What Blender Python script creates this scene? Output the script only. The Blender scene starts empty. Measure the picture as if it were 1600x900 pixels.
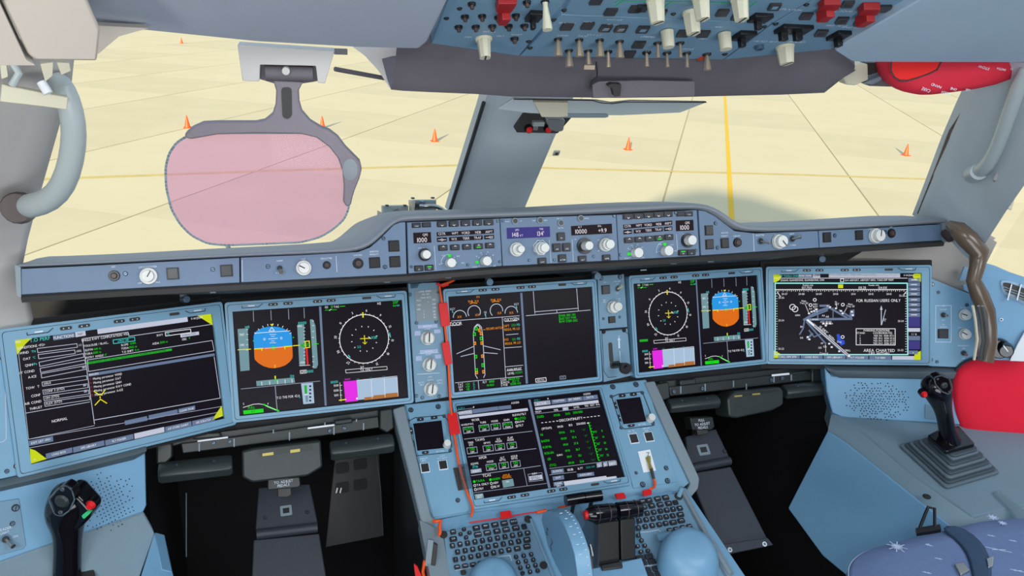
import bpy, bmesh, math, random
from mathutils import Vector, Matrix
random.seed(7)
S = bpy.context.scene
# ------------------------------------------------------------ camera, world, sun, added fill lights, exposure
CAM = Vector((-0.546, -1.4599, 0.6947))
CR = Vector((0.9487, -0.3122, 0.0506)).normalized()
CF = Vector((0.3097, 0.8841, -0.3499)).normalized()
CU = CR.cross(CF).normalized(); CR = CF.cross(CU).normalized()
FP = 1239.62
cd = bpy.data.cameras.new('camera'); cam = bpy.data.objects.new('camera', cd); S.collection.objects.link(cam)
cam.matrix_world = Matrix(((CR.x, CU.x, -CF.x, CAM.x), (CR.y, CU.y, -CF.y, CAM.y), (CR.z, CU.z, -CF.z, CAM.z), (0, 0, 0, 1)))
cd.sensor_width = 36; cd.lens = 36*FP/1600; cd.clip_start = .02; cd.clip_end = 600
S.camera = cam
S.view_settings.view_transform = 'Standard'; S.view_settings.look = 'None'
S.view_settings.gamma = 1; S.view_settings.use_curve_mapping = False
S.view_settings.exposure = 0.0

def lin(c):
    return tuple(((v/255)/12.92 if v/255 <= .04045 else ((v/255+.055)/1.055)**2.4) for v in c)
wd = bpy.data.worlds.new('sky'); S.world = wd; wd.use_nodes = True
bg = wd.node_tree.nodes['Background']; bg.inputs[0].default_value = (*lin((200, 222, 245)), 1); bg.inputs[1].default_value = 1.0
sd = bpy.data.lights.new('sun', 'SUN'); sd.energy = 8.8; sd.angle = .02; sd.color = (1, .90, .70)
sun = bpy.data.objects.new('sun', sd); S.collection.objects.link(sun)
SAZ = math.radians(31); SEL = math.radians(14.5)
sun.rotation_euler = Vector((math.sin(SAZ)*math.cos(SEL), math.cos(SAZ)*math.cos(SEL), -math.sin(SEL))).to_track_quat('-Z', 'Y').to_euler()
def area(name, loc, target, sx, sy, power, col):
    l = bpy.data.lights.new(name, 'AREA'); l.shape = 'RECTANGLE'; l.size = sx; l.size_y = sy; l.energy = power; l.color = col
    o = bpy.data.objects.new(name, l); o.location = loc; S.collection.objects.link(o)
    o.rotation_euler = (Vector(target)-Vector(loc)).to_track_quat('-Z', 'Y').to_euler(); return o
area('fill_light_left', (-1.1, -2.1, 1.25), (-.5, 0, 0), 1.0, .7, 20, (.86, .95, 1))  # added area fill behind the camera, brightens the left of the interior
area('fill_light_right', (1.0, -2.0, 1.25), (.7, 0, -.1), 1.0, .7, 19, (.90, .96, 1))  # matching added fill for the right of the interior
area('fill_light_low', (-.2, -2.2, .0), (0, -.3, .7), 1.4, .8, 20, (.90, .95, 1))  # added low fill, lifts the ceiling and other downward faces
area('fill_light_corner', (-1.0, -1.15, .5), (-.85, -.5, .62), .08, .08, 1.6, (1, .93, .85))  # small added fill standing in for glare on the upper left trim

# ------------------------------------------------------------ materials
MATS = {}
def mat(name, col, rough=.55, metal=0, emit=0, bump=0, spec=.5, noise=0, nscale=60):
    if name in MATS: return MATS[name]
    m = bpy.data.materials.new(name); m.use_nodes = True; t = m.node_tree; b = t.nodes['Principled BSDF']
    c = (*lin(col), 1); b.inputs['Base Color'].default_value = c; b.inputs['Roughness'].default_value = rough
    b.inputs['Metallic'].default_value = metal; b.inputs['Specular IOR Level'].default_value = spec
    if emit:
        b.inputs['Base Color'].default_value = (0, 0, 0, 1)
        b.inputs['Emission Color'].default_value = c; b.inputs['Emission Strength'].default_value = emit
    if bump or noise:
        tc = t.nodes.new('ShaderNodeTexCoord'); n = t.nodes.new('ShaderNodeTexNoise'); n.inputs['Scale'].default_value = nscale
        n.inputs['Detail'].default_value = 5; t.links.new(tc.outputs['Object'], n.inputs['Vector'])
        if noise:
            mx = t.nodes.new('ShaderNodeMix'); mx.data_type = 'RGBA'; mx.blend_type = 'MULTIPLY'; mx.inputs[0].default_value = noise
            mx.inputs[6].default_value = c; r = t.nodes.new('ShaderNodeValToRGB'); r.color_ramp.elements[0].position = .35; r.color_ramp.elements[1].position = .7
            r.color_ramp.elements[0].color = (.35, .35, .35, 1); t.links.new(n.outputs[0], r.inputs[0]); t.links.new(r.outputs[0], mx.inputs[7])
            t.links.new(mx.outputs[2], b.inputs['Base Color'])
        if bump:
            n2 = t.nodes.new('ShaderNodeTexNoise'); n2.inputs['Scale'].default_value = 700; t.links.new(tc.outputs['Object'], n2.inputs['Vector'])
            bp = t.nodes.new('ShaderNodeBump'); bp.inputs['Strength'].default_value = bump; bp.inputs['Distance'].default_value = .001
            t.links.new(n2.outputs[0], bp.inputs['Height']); t.links.new(bp.outputs[0], b.inputs['Normal'])
    MATS[name] = m; return m
mat('panel', (116, 152, 176), .5, noise=.12, nscale=14, bump=.08)
mat('ledge', (84, 98, 106), .6)
mat('panel_fcu', (106, 128, 154), .5, noise=.12, nscale=14, bump=.08)
mat('bezel', (122, 166, 193), .4, noise=.08, nscale=20)
mat('body_blue', (120, 168, 202), .5, noise=.08, nscale=8, bump=.1)
mat('console', (120, 143, 156), .6, noise=.1, nscale=7, bump=.25)
mat('liner', (168, 176, 188), .65, noise=.08, nscale=9, bump=.25)
mat('liner_right', (172, 192, 210), .65, noise=.08, nscale=9, bump=.25)
mat('beige', (186, 176, 165), .55, noise=.06, nscale=9)
mat('pillar', (190, 200, 205), .5, noise=.08, nscale=9)
mat('pillar_warm', (200, 196, 192), .5, noise=.08, nscale=9)
mat('visor_frame', (128, 120, 128), .5, noise=.1, nscale=20)
mat('brow', (104, 98, 104), .6, noise=.15, nscale=10, bump=.3)
mat('lip', (138, 144, 150), .5, noise=.1, nscale=12, bump=.3)
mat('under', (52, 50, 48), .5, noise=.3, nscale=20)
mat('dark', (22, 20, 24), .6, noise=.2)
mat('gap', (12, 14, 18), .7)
mat('tray', (38, 44, 45), .35, noise=.3, nscale=25)
mat('tray_light', (50, 57, 58), .35, noise=.25, nscale=25)
mat('footbox', (50, 54, 64), .5, noise=.2, nscale=20, bump=.3)
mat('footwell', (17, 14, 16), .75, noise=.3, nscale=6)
mat('black', (15, 15, 18), .35)
mat('lever_black', (9, 9, 11), .4)
mat('black_gloss', (16, 14, 20), .12)
mat('key', (34, 36, 44), .45)
mat('korry', (44, 42, 42), .3)
mat('brownish', (70, 54, 52), .4)
mat('screw', (96, 120, 140), .35, .6)
mat('steel', (190, 188, 182), .25, .9)
mat('bronze', (176, 158, 138), .35, .5)
mat('bellows_dark', (66, 78, 86), .6)
mat('pedal_black', (36, 36, 38), .55)
mat('knob', (224, 224, 218), .45)
mat('cream', (206, 200, 176), .5)
mat('white', (236, 240, 244), .6)
mat('letter', (225, 235, 245), .6)
mat('lavender', (168, 180, 215), .5)
mat('red', (222, 20, 24), .55)
mat('darkred', (150, 20, 24), .5)
mat('orange', (238, 84, 14), .5)
mat('green_print', (60, 205, 130), .5)
mat('red_cloth', (238, 22, 54), .85, noise=.08, nscale=5, bump=.4)
mat('red_bag', (214, 34, 58), .7, noise=.12, nscale=7, bump=.4)
mat('red_bag_bright', (236, 26, 22), .7)
mat('cloth', (112, 132, 172), .9, noise=.12, nscale=90, bump=.8)
mat('star', (196, 208, 232), .9)
mat('belt', (48, 74, 102), .7, noise=.2, nscale=80)
mat('brown', (104, 88, 74), .22, noise=.25, nscale=20)
mat('pink_label', (190, 172, 178), .5)
mat('handle', (180, 190, 190), .35)
mat('wall_beige', (168, 160, 152), .6, noise=.1, nscale=8)
mat('palm', (116, 160, 190), .38)
mat('bellows', (96, 110, 120), .55)
mat('brass', (180, 166, 90), .35, .5)
mat('blue_part', (40, 130, 190), .4)
mat('equip', (158, 172, 170), .5, noise=.2, nscale=60)
mat('vent', (150, 180, 205), .5)
mat('rubber', (36, 44, 48), .7)
mat('edge_gray', (128, 142, 150), .45)
mat('edge_weather', (120, 100, 88), .9, noise=.8, nscale=180)
E_ = dict(s_black=((24, 18, 27), 0), s_white=((235, 235, 240), 1), s_grey=((150, 160, 180), 1), s_pale=((190, 196, 214), 1), s_green=((20, 215, 20), 1),
          s_dgreen=((30, 170, 40), 1), s_cyan=((70, 205, 200), 1), s_amber=((245, 150, 20), 1), s_yellow=((235, 225, 30), 1), s_sky=((38, 150, 228), 1),
          s_earth=((222, 108, 14), 1), s_mag=((225, 40, 225), 1), s_tape=((112, 148, 156), 1), s_terr=((170, 108, 50), 1), s_vsd=((165, 190, 215), 1),
          s_lime=((198, 212, 22), 1), s_red=((225, 30, 30), 1), s_bar=((100, 118, 148), 1), s_navy=((62, 56, 130), 1), s_maroon=((90, 30, 45), 1),
          s_steel=((105, 122, 150), 1), s_teal=((40, 150, 150), 1), s_seg=((235, 225, 235), 1), s_blue=((40, 80, 200), 1), s_lcd=((34, 22, 28), .8), s_btngreen=((40, 230, 50), 1))
for k, (c, e) in E_.items():
    mat(k, c, .3 if k == 's_black' else .5, emit=e, spec=.12)
# tinted visor
def trans_mat(name, tcol, dcol, fac, gl=.03):
    m = bpy.data.materials.new(name); m.use_nodes = True; t = m.node_tree; t.nodes.clear()
    o = t.nodes.new('ShaderNodeOutputMaterial'); tr = t.nodes.new('ShaderNodeBsdfTransparent'); tr.inputs[0].default_value = (*tcol, 1)
    g = t.nodes.new('ShaderNodeBsdfGlossy'); g.inputs['Roughness'].default_value = .03
    d = t.nodes.new('ShaderNodeBsdfTranslucent'); d.inputs[0].default_value = (*dcol, 1)
    m1 = t.nodes.new('ShaderNodeMixShader'); m1.inputs[0].default_value = fac; t.links.new(tr.outputs[0], m1.inputs[1]); t.links.new(d.outputs[0], m1.inputs[2])
    m2 = t.nodes.new('ShaderNodeMixShader'); m2.inputs[0].default_value = gl; t.links.new(m1.outputs[0], m2.inputs[1]); t.links.new(g.outputs[0], m2.inputs[2])
    t.links.new(m2.outputs[0], o.inputs[0]); MATS[name] = m
trans_mat('visor_pink', (1, .84, .98), (1, .62, .85), .24, .004)
trans_mat('glass', (.985, .99, .985), (1, 1, 1), 0, .025)
trans_mat('clear_plastic', (.80, .86, .88), (.7, .8, .85), .22, .12)

# ------------------------------------------------------------ pixel rays onto real planes
def ray(px, py):
    return (CF + CR*((px-800)/FP) - CU*((py-450)/FP)).normalized()
def hit(px, py, p, n):
    d = ray(px, py); return CAM + d*((Vector(p)-CAM).dot(n)/d.dot(n))
def aty(px, py, y): return hit(px, py, (0, y, 0), Vector((0, 1, 0)))
def atx(px, py, x): return hit(px, py, (x, 0, 0), Vector((1, 0, 0)))
def atz(px, py, z): return hit(px, py, (0, 0, z), Vector((0, 0, 1)))
class Surf:
    def __init__(s, o, n, u=(1, 0, 0)):
        s.o = Vector(o); s.n = Vector(n).normalized(); u = Vector(u); s.u = (u-s.n*u.dot(s.n)).normalized(); s.v = s.n.cross(s.u)
    def loc(s, px, py, h=0):
        p = hit(px, py, s.o+s.n*h, s.n)-s.o; return Vector((p.dot(s.u), p.dot(s.v)))
    def w(s, a, b, h=0): return s.o+s.u*a+s.v*b+s.n*h
    def p(s, px, py, h=0): a = s.loc(px, py); return s.w(a.x, a.y, h)
    def off(s, h): return Surf(s.o+s.n*h, s.n, s.u)
sD = Surf((0, 0, 0), (0, -.9348, .3551))
sLO = Surf((-.7627, -.0893, .0241), (.4696, -.827, .3092), (.2865, .1485, -.0379))
sRO = Surf((.7627, -.0893, .0241), (-.4696, -.827, .3092), (.2865, -.1485, .0379))
sB = Surf((0, -.1305, -.1796), (0, -.6185, .7857))
sF = Surf((0, -.1616, .2694), (0, -.9423, .3347))
a_ = math.radians(22); sK = Surf((0, -.36, -.303), (0, -math.sin(a_), math.cos(a_)))
a_ = math.radians(25); sO = Surf(aty(1000, 92, -.39), (0, -math.sin(a_), -math.cos(a_)))
GZ = -5.2
class Cx:
    """drawing context: photo crop (x0,y0,scale) laid on a real plane"""
    def __init__(s, surf, x0=0, y0=0, sc=1, sx=0): s.f = surf; s.x0 = x0; s.y0 = y0; s.sc = sc; s.sx = sx
    def ab(s, X, Y):
        a = s.f.loc(s.x0+X/s.sc, s.y0+Y/s.sc); return Vector((a.x+s.sx, a.y))
    def mu(s, X, Y, d): return (s.ab(X+d/2, Y)-s.ab(X-d/2, Y)).length
    def mv(s, X, Y, d): return (s.ab(X, Y+d/2)-s.ab(X, Y-d/2)).length

# ------------------------------------------------------------ glyph cache (Blender's built-in font)
GL = {}
_tc = bpy.data.curves.new('t', 'FONT'); _to = bpy.data.objects.new('t', _tc); S.collection.objects.link(_to)
_tc.resolution_u = 3
def glyph(ch):
    if ch in GL: return GL[ch]
    _tc.body = ch; bpy.context.view_layer.update()
    me = _to.evaluated_get(bpy.context.evaluated_depsgraph_get()).to_mesh()
    vs = [(v.co.x, v.co.y) for v in me.vertices]; fs = [tuple(p.vertices) for p in me.polygons]
    w = (max(v[0] for v in vs) if vs else .3)
    mn = min(v[0] for v in vs) if vs else 0
    GL[ch] = ([(x-mn, y) for x, y in vs], fs, w-mn); return GL[ch]
# ------------------------------------------------------------ mesh builder
class MB:
    def __init__(s): s.V = []; s.F = []; s.M = []; s.names = []; s.m = 0
    def mat(s, n):
        if n not in s.names: s.names.append(n)
        s.m = s.names.index(n); return s
    def add(s, vs, fs, m=None):
        if m: s.mat(m)
        b = len(s.V); s.V += [Vector(v) for v in vs]; s.F += [tuple(i+b for i in f) for f in fs]; s.M += [s.m]*len(fs); return s
    def prismw(s, bot, top, m=None, capb=True):
        n = len(bot); fs = [tuple(range(n, 2*n))]
        if capb: fs.append(tuple(range(n-1, -1, -1)))
        fs += [(i, (i+1) % n, n+(i+1) % n, n+i) for i in range(n)]
        return s.add(list(bot)+list(top), fs, m)
    def abprism(s, f, pts, z0, z1, m=None):
        if z0 == z1: return s.add([f.w(a[0], a[1], z0) for a in pts], [tuple(range(len(pts)))], m)
        return s.prismw([f.w(a[0], a[1], z0) for a in pts], [f.w(a[0], a[1], z1) for a in pts], m)
    def poly(s, c, pts, z0, z1, m=None, rad=0):
        P = [c.ab(*p) for p in pts]
        if rad: P = rnd(P, c.mu(*pts[0], rad))
        return s.abprism(c.f, P, z0, z1, m)
    def rect(s, c, X, Y, w, h, z0, z1, m=None, rad=0):
        o = c.ab(X, Y); w = c.mu(X, Y, w)/2; h = c.mv(X, Y, h)/2
        P = [Vector((o.x-w, o.y-h)), Vector((o.x+w, o.y-h)), Vector((o.x+w, o.y+h)), Vector((o.x-w, o.y+h))]
        if rad: P = rnd(P, min(c.mu(X, Y, rad), w*.98, h*.98))
        return s.abprism(c.f, P, z0, z1, m)
    def frame(s, c, X, Y, w, h, t, z0, z1, m=None):
        o = c.ab(X, Y); w = c.mu(X, Y, w)/2; h = c.mv(X, Y, h)/2; t = c.mu(X, Y, t)
        return s.abframe(c.f, o.x-w, o.y-h, o.x+w, o.y+h, t, z0, z1, m)
    def abframe(s, f, x0, y0, x1, y1, t, z0, z1, m=None):
        q = lambda k: [(x0+k, y0+k), (x1-k, y0+k), (x1-k, y1-k), (x0+k, y1-k)]
        return s.ring(f, q(0), q(t), z0, z1, m)
    def ring(s, f, out, inn, z0, z1, m=None):
        n = len(out)
        if z0 == z1:
            return s.add([f.w(*p, z1) for p in out]+[f.w(*p, z1) for p in inn], [(i, (i+1) % n, n+(i+1) % n, n+i) for i in range(n)], m)
        vs = [f.w(*p, z0) for p in out]+[f.w(*p, z1) for p in out]+[f.w(*p, z1) for p in inn]+[f.w(*p, z0) for p in inn]
        fs = []
        for k in range(4):
            a, b = k*n, ((k+1) % 4)*n
            fs += [(a+i, a+(i+1) % n, b+(i+1) % n, b+i) for i in range(n)]
        return s.add(vs, fs, m)
    def line(s, c, pts, w, z, m=None, closed=False):
        P = [c.ab(*p) for p in pts]; w = c.mu(*pts[0], w)/2
        return s.abline(c.f, P, w, z, m, closed)
    def abline(s, f, P, w, z, m=None, closed=False):
        if m: s.mat(m)
        n = len(P); rng = range(n if closed else n-1)
        for i in rng:
            a, b = Vector(P[i]), Vector(P[(i+1) % n]); d = b-a
            if d.length < 1e-7: continue
            d.normalize(); k = Vector((-d.y, d.x))*w; e = d*w*.5
            s.add([f.w(*(a-e-k), z), f.w(*(b+e-k), z), f.w(*(b+e+k), z), f.w(*(a-e+k), z)], [(0, 1, 2, 3)])
        return s
    def arc(s, c, X, Y, r, a0, a1, w, z, m=None, n=24):
        o = c.ab(X, Y); r = c.mu(X, Y, r); w = c.mu(X, Y, w)/2
        P = [(o.x+r*math.cos(math.radians(a0+(a1-a0)*i/n)), o.y+r*math.sin(math.radians(a0+(a1-a0)*i/n))) for i in range(n+1)]
        return s.abline(c.f, P, w, z, m)
    def disc(s, c, X, Y, r, z0, z1, m=None, r2=None, n=20):
        o = c.ab(X, Y); r = c.mu(X, Y, r); r2 = r if r2 is None else c.mu(X, Y, r2)
        P = lambda r, z: [c.f.w(o.x+r*math.cos(2*math.pi*i/n), o.y+r*math.sin(2*math.pi*i/n), z) for i in range(n)]
        if z0 == z1: return s.add(P(r, z0), [tuple(range(n))], m)
        return s.prismw(P(r, z0), P(r2, z1), m)
    def torus(s, c, X, Y, r, w, z0, z1, m=None, n=20):
        o = c.ab(X, Y); r0 = c.mu(X, Y, r); r1 = r0-c.mu(X, Y, w)
        q = lambda r: [(o.x+r*math.cos(2*math.pi*i/n), o.y+r*math.sin(2*math.pi*i/n)) for i in range(n)]
        return s.ring(c.f, q(r0), q(r1), z0, z1, m)
    def text(s, c, X, Y, t, h, z, m=None, al='c', rot=0, sx=1.0):
        """h: cap height in crop pixels"""
        if m: s.mat(m)
        o = c.ab(X, Y); k = c.mv(X, Y, h)/.70; sx = sx*.9
        return s.abtext(c.f, o, t, k, z, al, rot, sx)
    def abtext(s, f, o, t, k, z, al='c', rot=0, sx=1.0):
        W = 0; L = []
        for ch in t:
            if ch == ' ': W += .36; continue
            g = glyph(ch); L.append((W, g)); W += g[2]+.09
        W -= .09; x0 = {'c': -W/2, 'l': 0, 'r': -W}[al]; cr, sr = math.cos(math.radians(rot)), math.sin(math.radians(rot))
        for wx, (vs, fs, gw) in L:
            vv = []
            for x, y in vs:
                a = (x0+wx+x)*k*sx; b = (y-.35)*k; vv.append(f.w(o[0]+a*cr-b*sr, o[1]+a*sr+b*cr, z))
            s.add(vv, fs)
        return s
    def tube(s, pts, r, m=None, n=10, cap=True):
        pts = [Vector(p) for p in pts]; R = r if isinstance(r, (list, tuple)) else [r]*len(pts)
        rings = []; up = None
        for i, p in enumerate(pts):
            d = (pts[min(i+1, len(pts)-1)]-pts[max(i-1, 0)]).normalized()
            if up is None: up = d.orthogonal().normalized()
            up = (up-d*up.dot(d)).normalized(); b = d.cross(up)
            rings.append([p+(up*math.cos(2*math.pi*j/n)+b*math.sin(2*math.pi*j/n))*R[i] for j in range(n)])
        return s.loft(rings, m, cap)
    def loft(s, rings, m=None, cap=True, closed=True):
        n = len(rings[0]); vs = [v for r in rings for v in r]; fs = []
        for k in range(len(rings)-1):
            a, b = k*n, (k+1)*n
            fs += [(a+i, a+(i+1) % n, b+(i+1) % n, b+i) for i in range(n if closed else n-1)]
        if cap and closed: fs += [tuple(range(n-1, -1, -1)), tuple(range((len(rings)-1)*n, len(rings)*n))]
        return s.add(vs, fs, m)
    def box(s, c, sx, sy, sz, m=None, rot=None):
        q = rot or Matrix.Identity(3); v = [Vector(c)+q @ Vector((x*sx/2, y*sy/2, z*sz/2)) for z in (-1, 1) for x, y in ((-1, -1), (1, -1), (1, 1), (-1, 1))]
        return s.prismw(v[:4], v[4:], m)
def rnd(P, r, n=4):
    out = []
    N = len(P)
    for i in range(N):
        a, b, c = Vector(P[i-1]), Vector(P[i]), Vector(P[(i+1) % N]); d1 = (a-b); d2 = (c-b)
        k = min(r, d1.length*.48, d2.length*.48); p, q = b+d1.normalized()*k, b+d2.normalized()*k
        for j in range(n+1):
            t = j/n; out.append(p*(1-t)**2+b*2*t*(1-t)+q*t*t)
    return out
WL = {}
def build(mb, name, parent=None, label=None, cat=None, group=None, kind=None, smooth=40, bevel=0, sub=0, solid=0):
    if name in ('lettering', 'readout', 'screen_graphics', 'marking', 'outline'): kind = 'stuff'
    if not mb.V: return None
    lo = Vector([min(v[i] for v in mb.V) for i in range(3)]); hi = Vector([max(v[i] for v in mb.V) for i in range(3)]); c = (lo+hi)/2
    me = bpy.data.meshes.new(name); me.from_pydata([v-c for v in mb.V], [], mb.F)
    for n in mb.names: me.materials.append(MATS[n])
    me.polygons.foreach_set('material_index', mb.M)
    bm = bmesh.new(); bm.from_mesh(me); bmesh.ops.recalc_face_normals(bm, faces=bm.faces); bm.to_mesh(me); bm.free()
    if smooth:
        me.shade_smooth(); me.set_sharp_from_angle(angle=math.radians(smooth))
    o = bpy.data.objects.new(name, me); S.collection.objects.link(o); WL[o.name] = c
    o.location = c
    if parent: o.parent = parent; o.location = c-WL[parent.name]
    props(o, label, cat, group, kind)
    if solid:
        d = o.modifiers.new('s', 'SOLIDIFY'); d.thickness = solid; d.offset = 0
    if bevel:
        b = o.modifiers.new('b', 'BEVEL'); b.width = bevel; b.segments = 2; b.limit_method = 'ANGLE'; b.angle_limit = math.radians(40)
    if sub:
        d = o.modifiers.new('u', 'SUBSURF'); d.levels = sub; d.render_levels = sub
    return o
def props(o, label=None, cat=None, group=None, kind=None):
    if label: o['label'] = label
    if cat: o['category'] = cat
    if group: o['group'] = group
    if kind: o['kind'] = kind
def thing(name, label, cat, loc, group=None, kind=None):
    o = bpy.data.objects.new(name, None); S.collection.objects.link(o); o.location = Vector(loc); o.empty_display_size = .02
    WL[o.name] = Vector(loc); props(o, label, cat, group, kind); return o
# --- small controls, each a part of the panel it sits in
def knob(c, X, Y, r, h, par, m='knob', base=None, skirt=None, ptr=None, name='knob', label=None):
    b = MB()
    if base: b.disc(c, X, Y, base, 0, .004, 'black')
    if skirt: b.disc(c, X, Y, skirt, .002, h*.45, m, skirt*.94, 24)
    o = c.ab(X, Y); R = c.mu(X, Y, r); n = 32
    rr = lambda k, z, a=0: [c.f.w(o.x+R*k*(1-(.05*a if i % 2 else 0))*math.cos(2*math.pi*i/n), o.y+R*k*(1-(.05*a if i % 2 else 0))*math.sin(2*math.pi*i/n), z) for i in range(n)]
    b.loft([rr(1, .001, 1), rr(.94, h*.85, 1), rr(.88, h, 0), rr(.3, h*1.01, 0)], m)
    if ptr is not None:
        a = math.radians(ptr); p = Vector((o.x, o.y)); d = Vector((math.cos(a), math.sin(a)))
        b.abline(c.f, [p-d*R*.1, p+d*R*.85], R*.09, h*1.03, 'black')
    return build(b, name, par, label)
def fknob(c, X, Y, r, h, par, ang=90, m='knob'):
    """rotary selector: round skirt under a raised grip bar with a dark pointer line"""
    b = MB(); b.disc(c, X, Y, r*1.15, 0, .004, m, r*1.05, 24)
    o = c.ab(X, Y); R = c.mu(X, Y, r); a = math.radians(ang); d = Vector((math.cos(a), math.sin(a))); e = Vector((-d.y, d.x))
    bot = [o+d*R*t+e*R*s for t, s in ((-.9, -.55), (-.55, -.85), (.55, -.8), (1.05, -.3), (1.05, .3), (.55, .8), (-.55, .85), (-.9, .55))]
    top = [o+(q-o)*.8 for q in bot]
    b.prismw([c.f.w(*q, .003) for q in bot], [c.f.w(*q, h) for q in top], m)
    b.abline(c.f, [o-d*R*.5, o+d*R*.8], R*.1, h*1.02, 'black')
    return build(b, 'selector_knob', par, bevel=.0006)
def pb(c, X, Y, w, h, par, m='korry', fr='black', name='push_button', z=.004, rad=0, label=None):
    b = MB(); b.rect(c, X, Y, w*1.22, h*1.2, 0, z*.5, fr, rad); b.rect(c, X, Y, w, h, z*.4, z, m, rad)
    return build(b, name, par, label, bevel=.0004)
def toggle(c, X, Y, r, par, tilt=(0, -.4), L=.018, m='steel', lr=.0022, name='toggle_switch'):
    b = MB(); b.disc(c, X, Y, r, 0, .003, 'black', r*.8); b.torus(c, X, Y, r*1.15, r*.3, 0, .0015, 'screw')
    o = c.ab(X, Y); p0 = c.f.w(o.x, o.y, .001); d = (c.f.n+c.f.u*tilt[0]+c.f.v*tilt[1]).normalized()
    b.tube([p0, p0+d*L*.6, p0+d*L], [lr*.8, lr, lr*1.35], m)
    return build(b, name, par)
def screw(c, X, Y, r, par, m='screw'):
    b = MB(); b.disc(c, X, Y, r*1.25, 0, .0006, 'gap', n=12); b.disc(c, X, Y, r, 0, .0018, m, r*.9, 12)
    o = c.ab(X, Y); R = c.mu(X, Y, r); a = random.random()*3; d = Vector((math.cos(a), math.sin(a)))*R*.7
    b.abline(c.f, [o-d, o+d], R*.14, .002, 'gap')
    return build(b, 'screw', par)
# ============================================================ OUTSIDE
DJ = Vector((.531, .847, 0)).normalized(); NJ = Vector((DJ.y, -DJ.x, 0))
mat('slab', (224, 209, 168), .9, noise=.07, nscale=.35)
mat('slab_b', (219, 204, 164), .9, noise=.10, nscale=.5)
mat('joint', (182, 168, 134), .95)
mat('paint_yellow', (238, 190, 20), .8)
mat('paint_faded', (222, 192, 112), .85, noise=.25, nscale=2)
b = MB(); b.add([(-400, -200, GZ-.03), (500, -200, GZ-.03), (500, 700, GZ-.03), (-400, 700, GZ-.03)], [(0, 1, 2, 3)], 'joint')
apron = build(b, 'floor_apron', kind='structure', label='pale concrete apron outside the windshields', smooth=0)
b = MB(); q = 3.225
for z in (-.03, 0): pass
P = lambda k, z: [NJ*(-k)+DJ*(-k)+Vector((0, 0, z)), NJ*k+DJ*(-k)+Vector((0, 0, z)), NJ*k+DJ*k+Vector((0, 0, z)), NJ*(-k)+DJ*k+Vector((0, 0, z))]
P = lambda k, l, z: [NJ*sx*k+DJ*sy*l+Vector((0, 0, z)) for sx, sy in ((-1, -1), (1, -1), (1, 1), (-1, 1))]
b.prismw(P(q, 3.249, -.03), P(q-.004, 3.249, 0), 'slab')
s0 = build(b, 'slab', apron, smooth=0); me2 = s0.data.copy(); me2.materials.clear(); me2.materials.append(MATS['slab_b'])
first = True
for i in range(-10, 12):
    for j in range(-1, 26):
        c = NJ*(-13.6+6.5*(i+.5))+DJ*(6.5*(j+.5)+2.4)
        if c.y < 8 or c.length > 150: continue
        d = c-CAM; z = d.dot(CF)
        if z < 3: continue
        px = 800+FP*d.dot(CR)/z
        if px < -500 or px > 2100: continue
        o = s0 if first else s0.copy()
        if not first:
            S.collection.objects.link(o)
            if random.random() < .4: o.data = me2
        o.location = Vector((c.x, c.y, GZ-.015))-WL[apron.name]; first = False
def strip(p, q, w, name, m, lab):
    a, c = Vector((*p, GZ+.003)), Vector((*q, GZ+.003)); d = (c-a).normalized(); k = Vector((-d.y, d.x, 0))*w/2
    b = MB(); b.prismw([a-k, c-k, c+k, a+k], [v+Vector((0, 0, .003)) for v in (a-k, c-k, c+k, a+k)], m); return build(b, name, apron, lab, smooth=0)
A = NJ*1.47
strip((A+DJ*10)[:2], (A+DJ*95)[:2], .16, 'painted_line', 'paint_yellow', 'bright yellow painted centre line')
pts = [(-25, 22.6), (-5.34, 24.78), (.5, 25.3), (6.88, 25.64), (10.13, 24.84), (19, 23), (27.9, 20.83), (40, 17.5)]
b = MB()
for z in (0,):
    L = []; R = []
    for i, p in enumerate(pts):
        a = Vector(pts[max(i-1, 0)]); c = Vector(pts[min(i+1, len(pts)-1)]); d = (c-a).normalized(); k = Vector((-d.y, d.x))*.14
        L.append((p[0]-k.x, p[1]-k.y, GZ+.002)); R.append((p[0]+k.x, p[1]+k.y, GZ+.002))
    b.add(L+R, [(i, i+1, len(pts)+i+1, len(pts)+i) for i in range(len(pts)-1)], 'paint_faded')
build(b, 'painted_curve', apron, 'faded yellow guide line crossing the apron', smooth=0)
# traffic cones
def cone(x, y, lab, first=None):
    t = thing('traffic_cone', lab, 'cone', (x, y, GZ), 'orange cones on the apron')
    if first is None:
        b = MB(); b.box((x, y, GZ+.015), .30, .30, .03, 'orange'); build(b, 'cone_base', t, bevel=.006)
        b = MB(); n = 20; rr = lambda r, z: [(x+r*math.cos(2*math.pi*i/n), y+r*math.sin(2*math.pi*i/n), GZ+z) for i in range(n)]
        b.loft([rr(.12, .03), rr(.085, .2), rr(.025, .5), rr(.012, .51)], 'orange'); build(b, 'cone_body', t)
        return t
    for ch in first.children:
        c = ch.copy(); S.collection.objects.link(c); c.parent = t
    return t
bpy.context.view_layer.update()
c1 = cone(6.87, 30.23, 'orange traffic cone on the apron just left of the centre window post')
for x, y, l in ((14.54, 28.06, 'orange traffic cone seen through the right windshield, left of the yellow line'),
                (27.11, 26.06, 'orange traffic cone near the right edge of the right windshield'),
                (-2.66, 33.59, 'orange traffic cone standing by the upper left corner of the pink visor'),
                (2.72, 33.52, 'orange traffic cone half hidden behind the visor frame arm'),
                (-5.2, 78.4, 'tiny far orange traffic cone below the left ceiling liner')):
    cone(x, y, l, c1)
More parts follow.
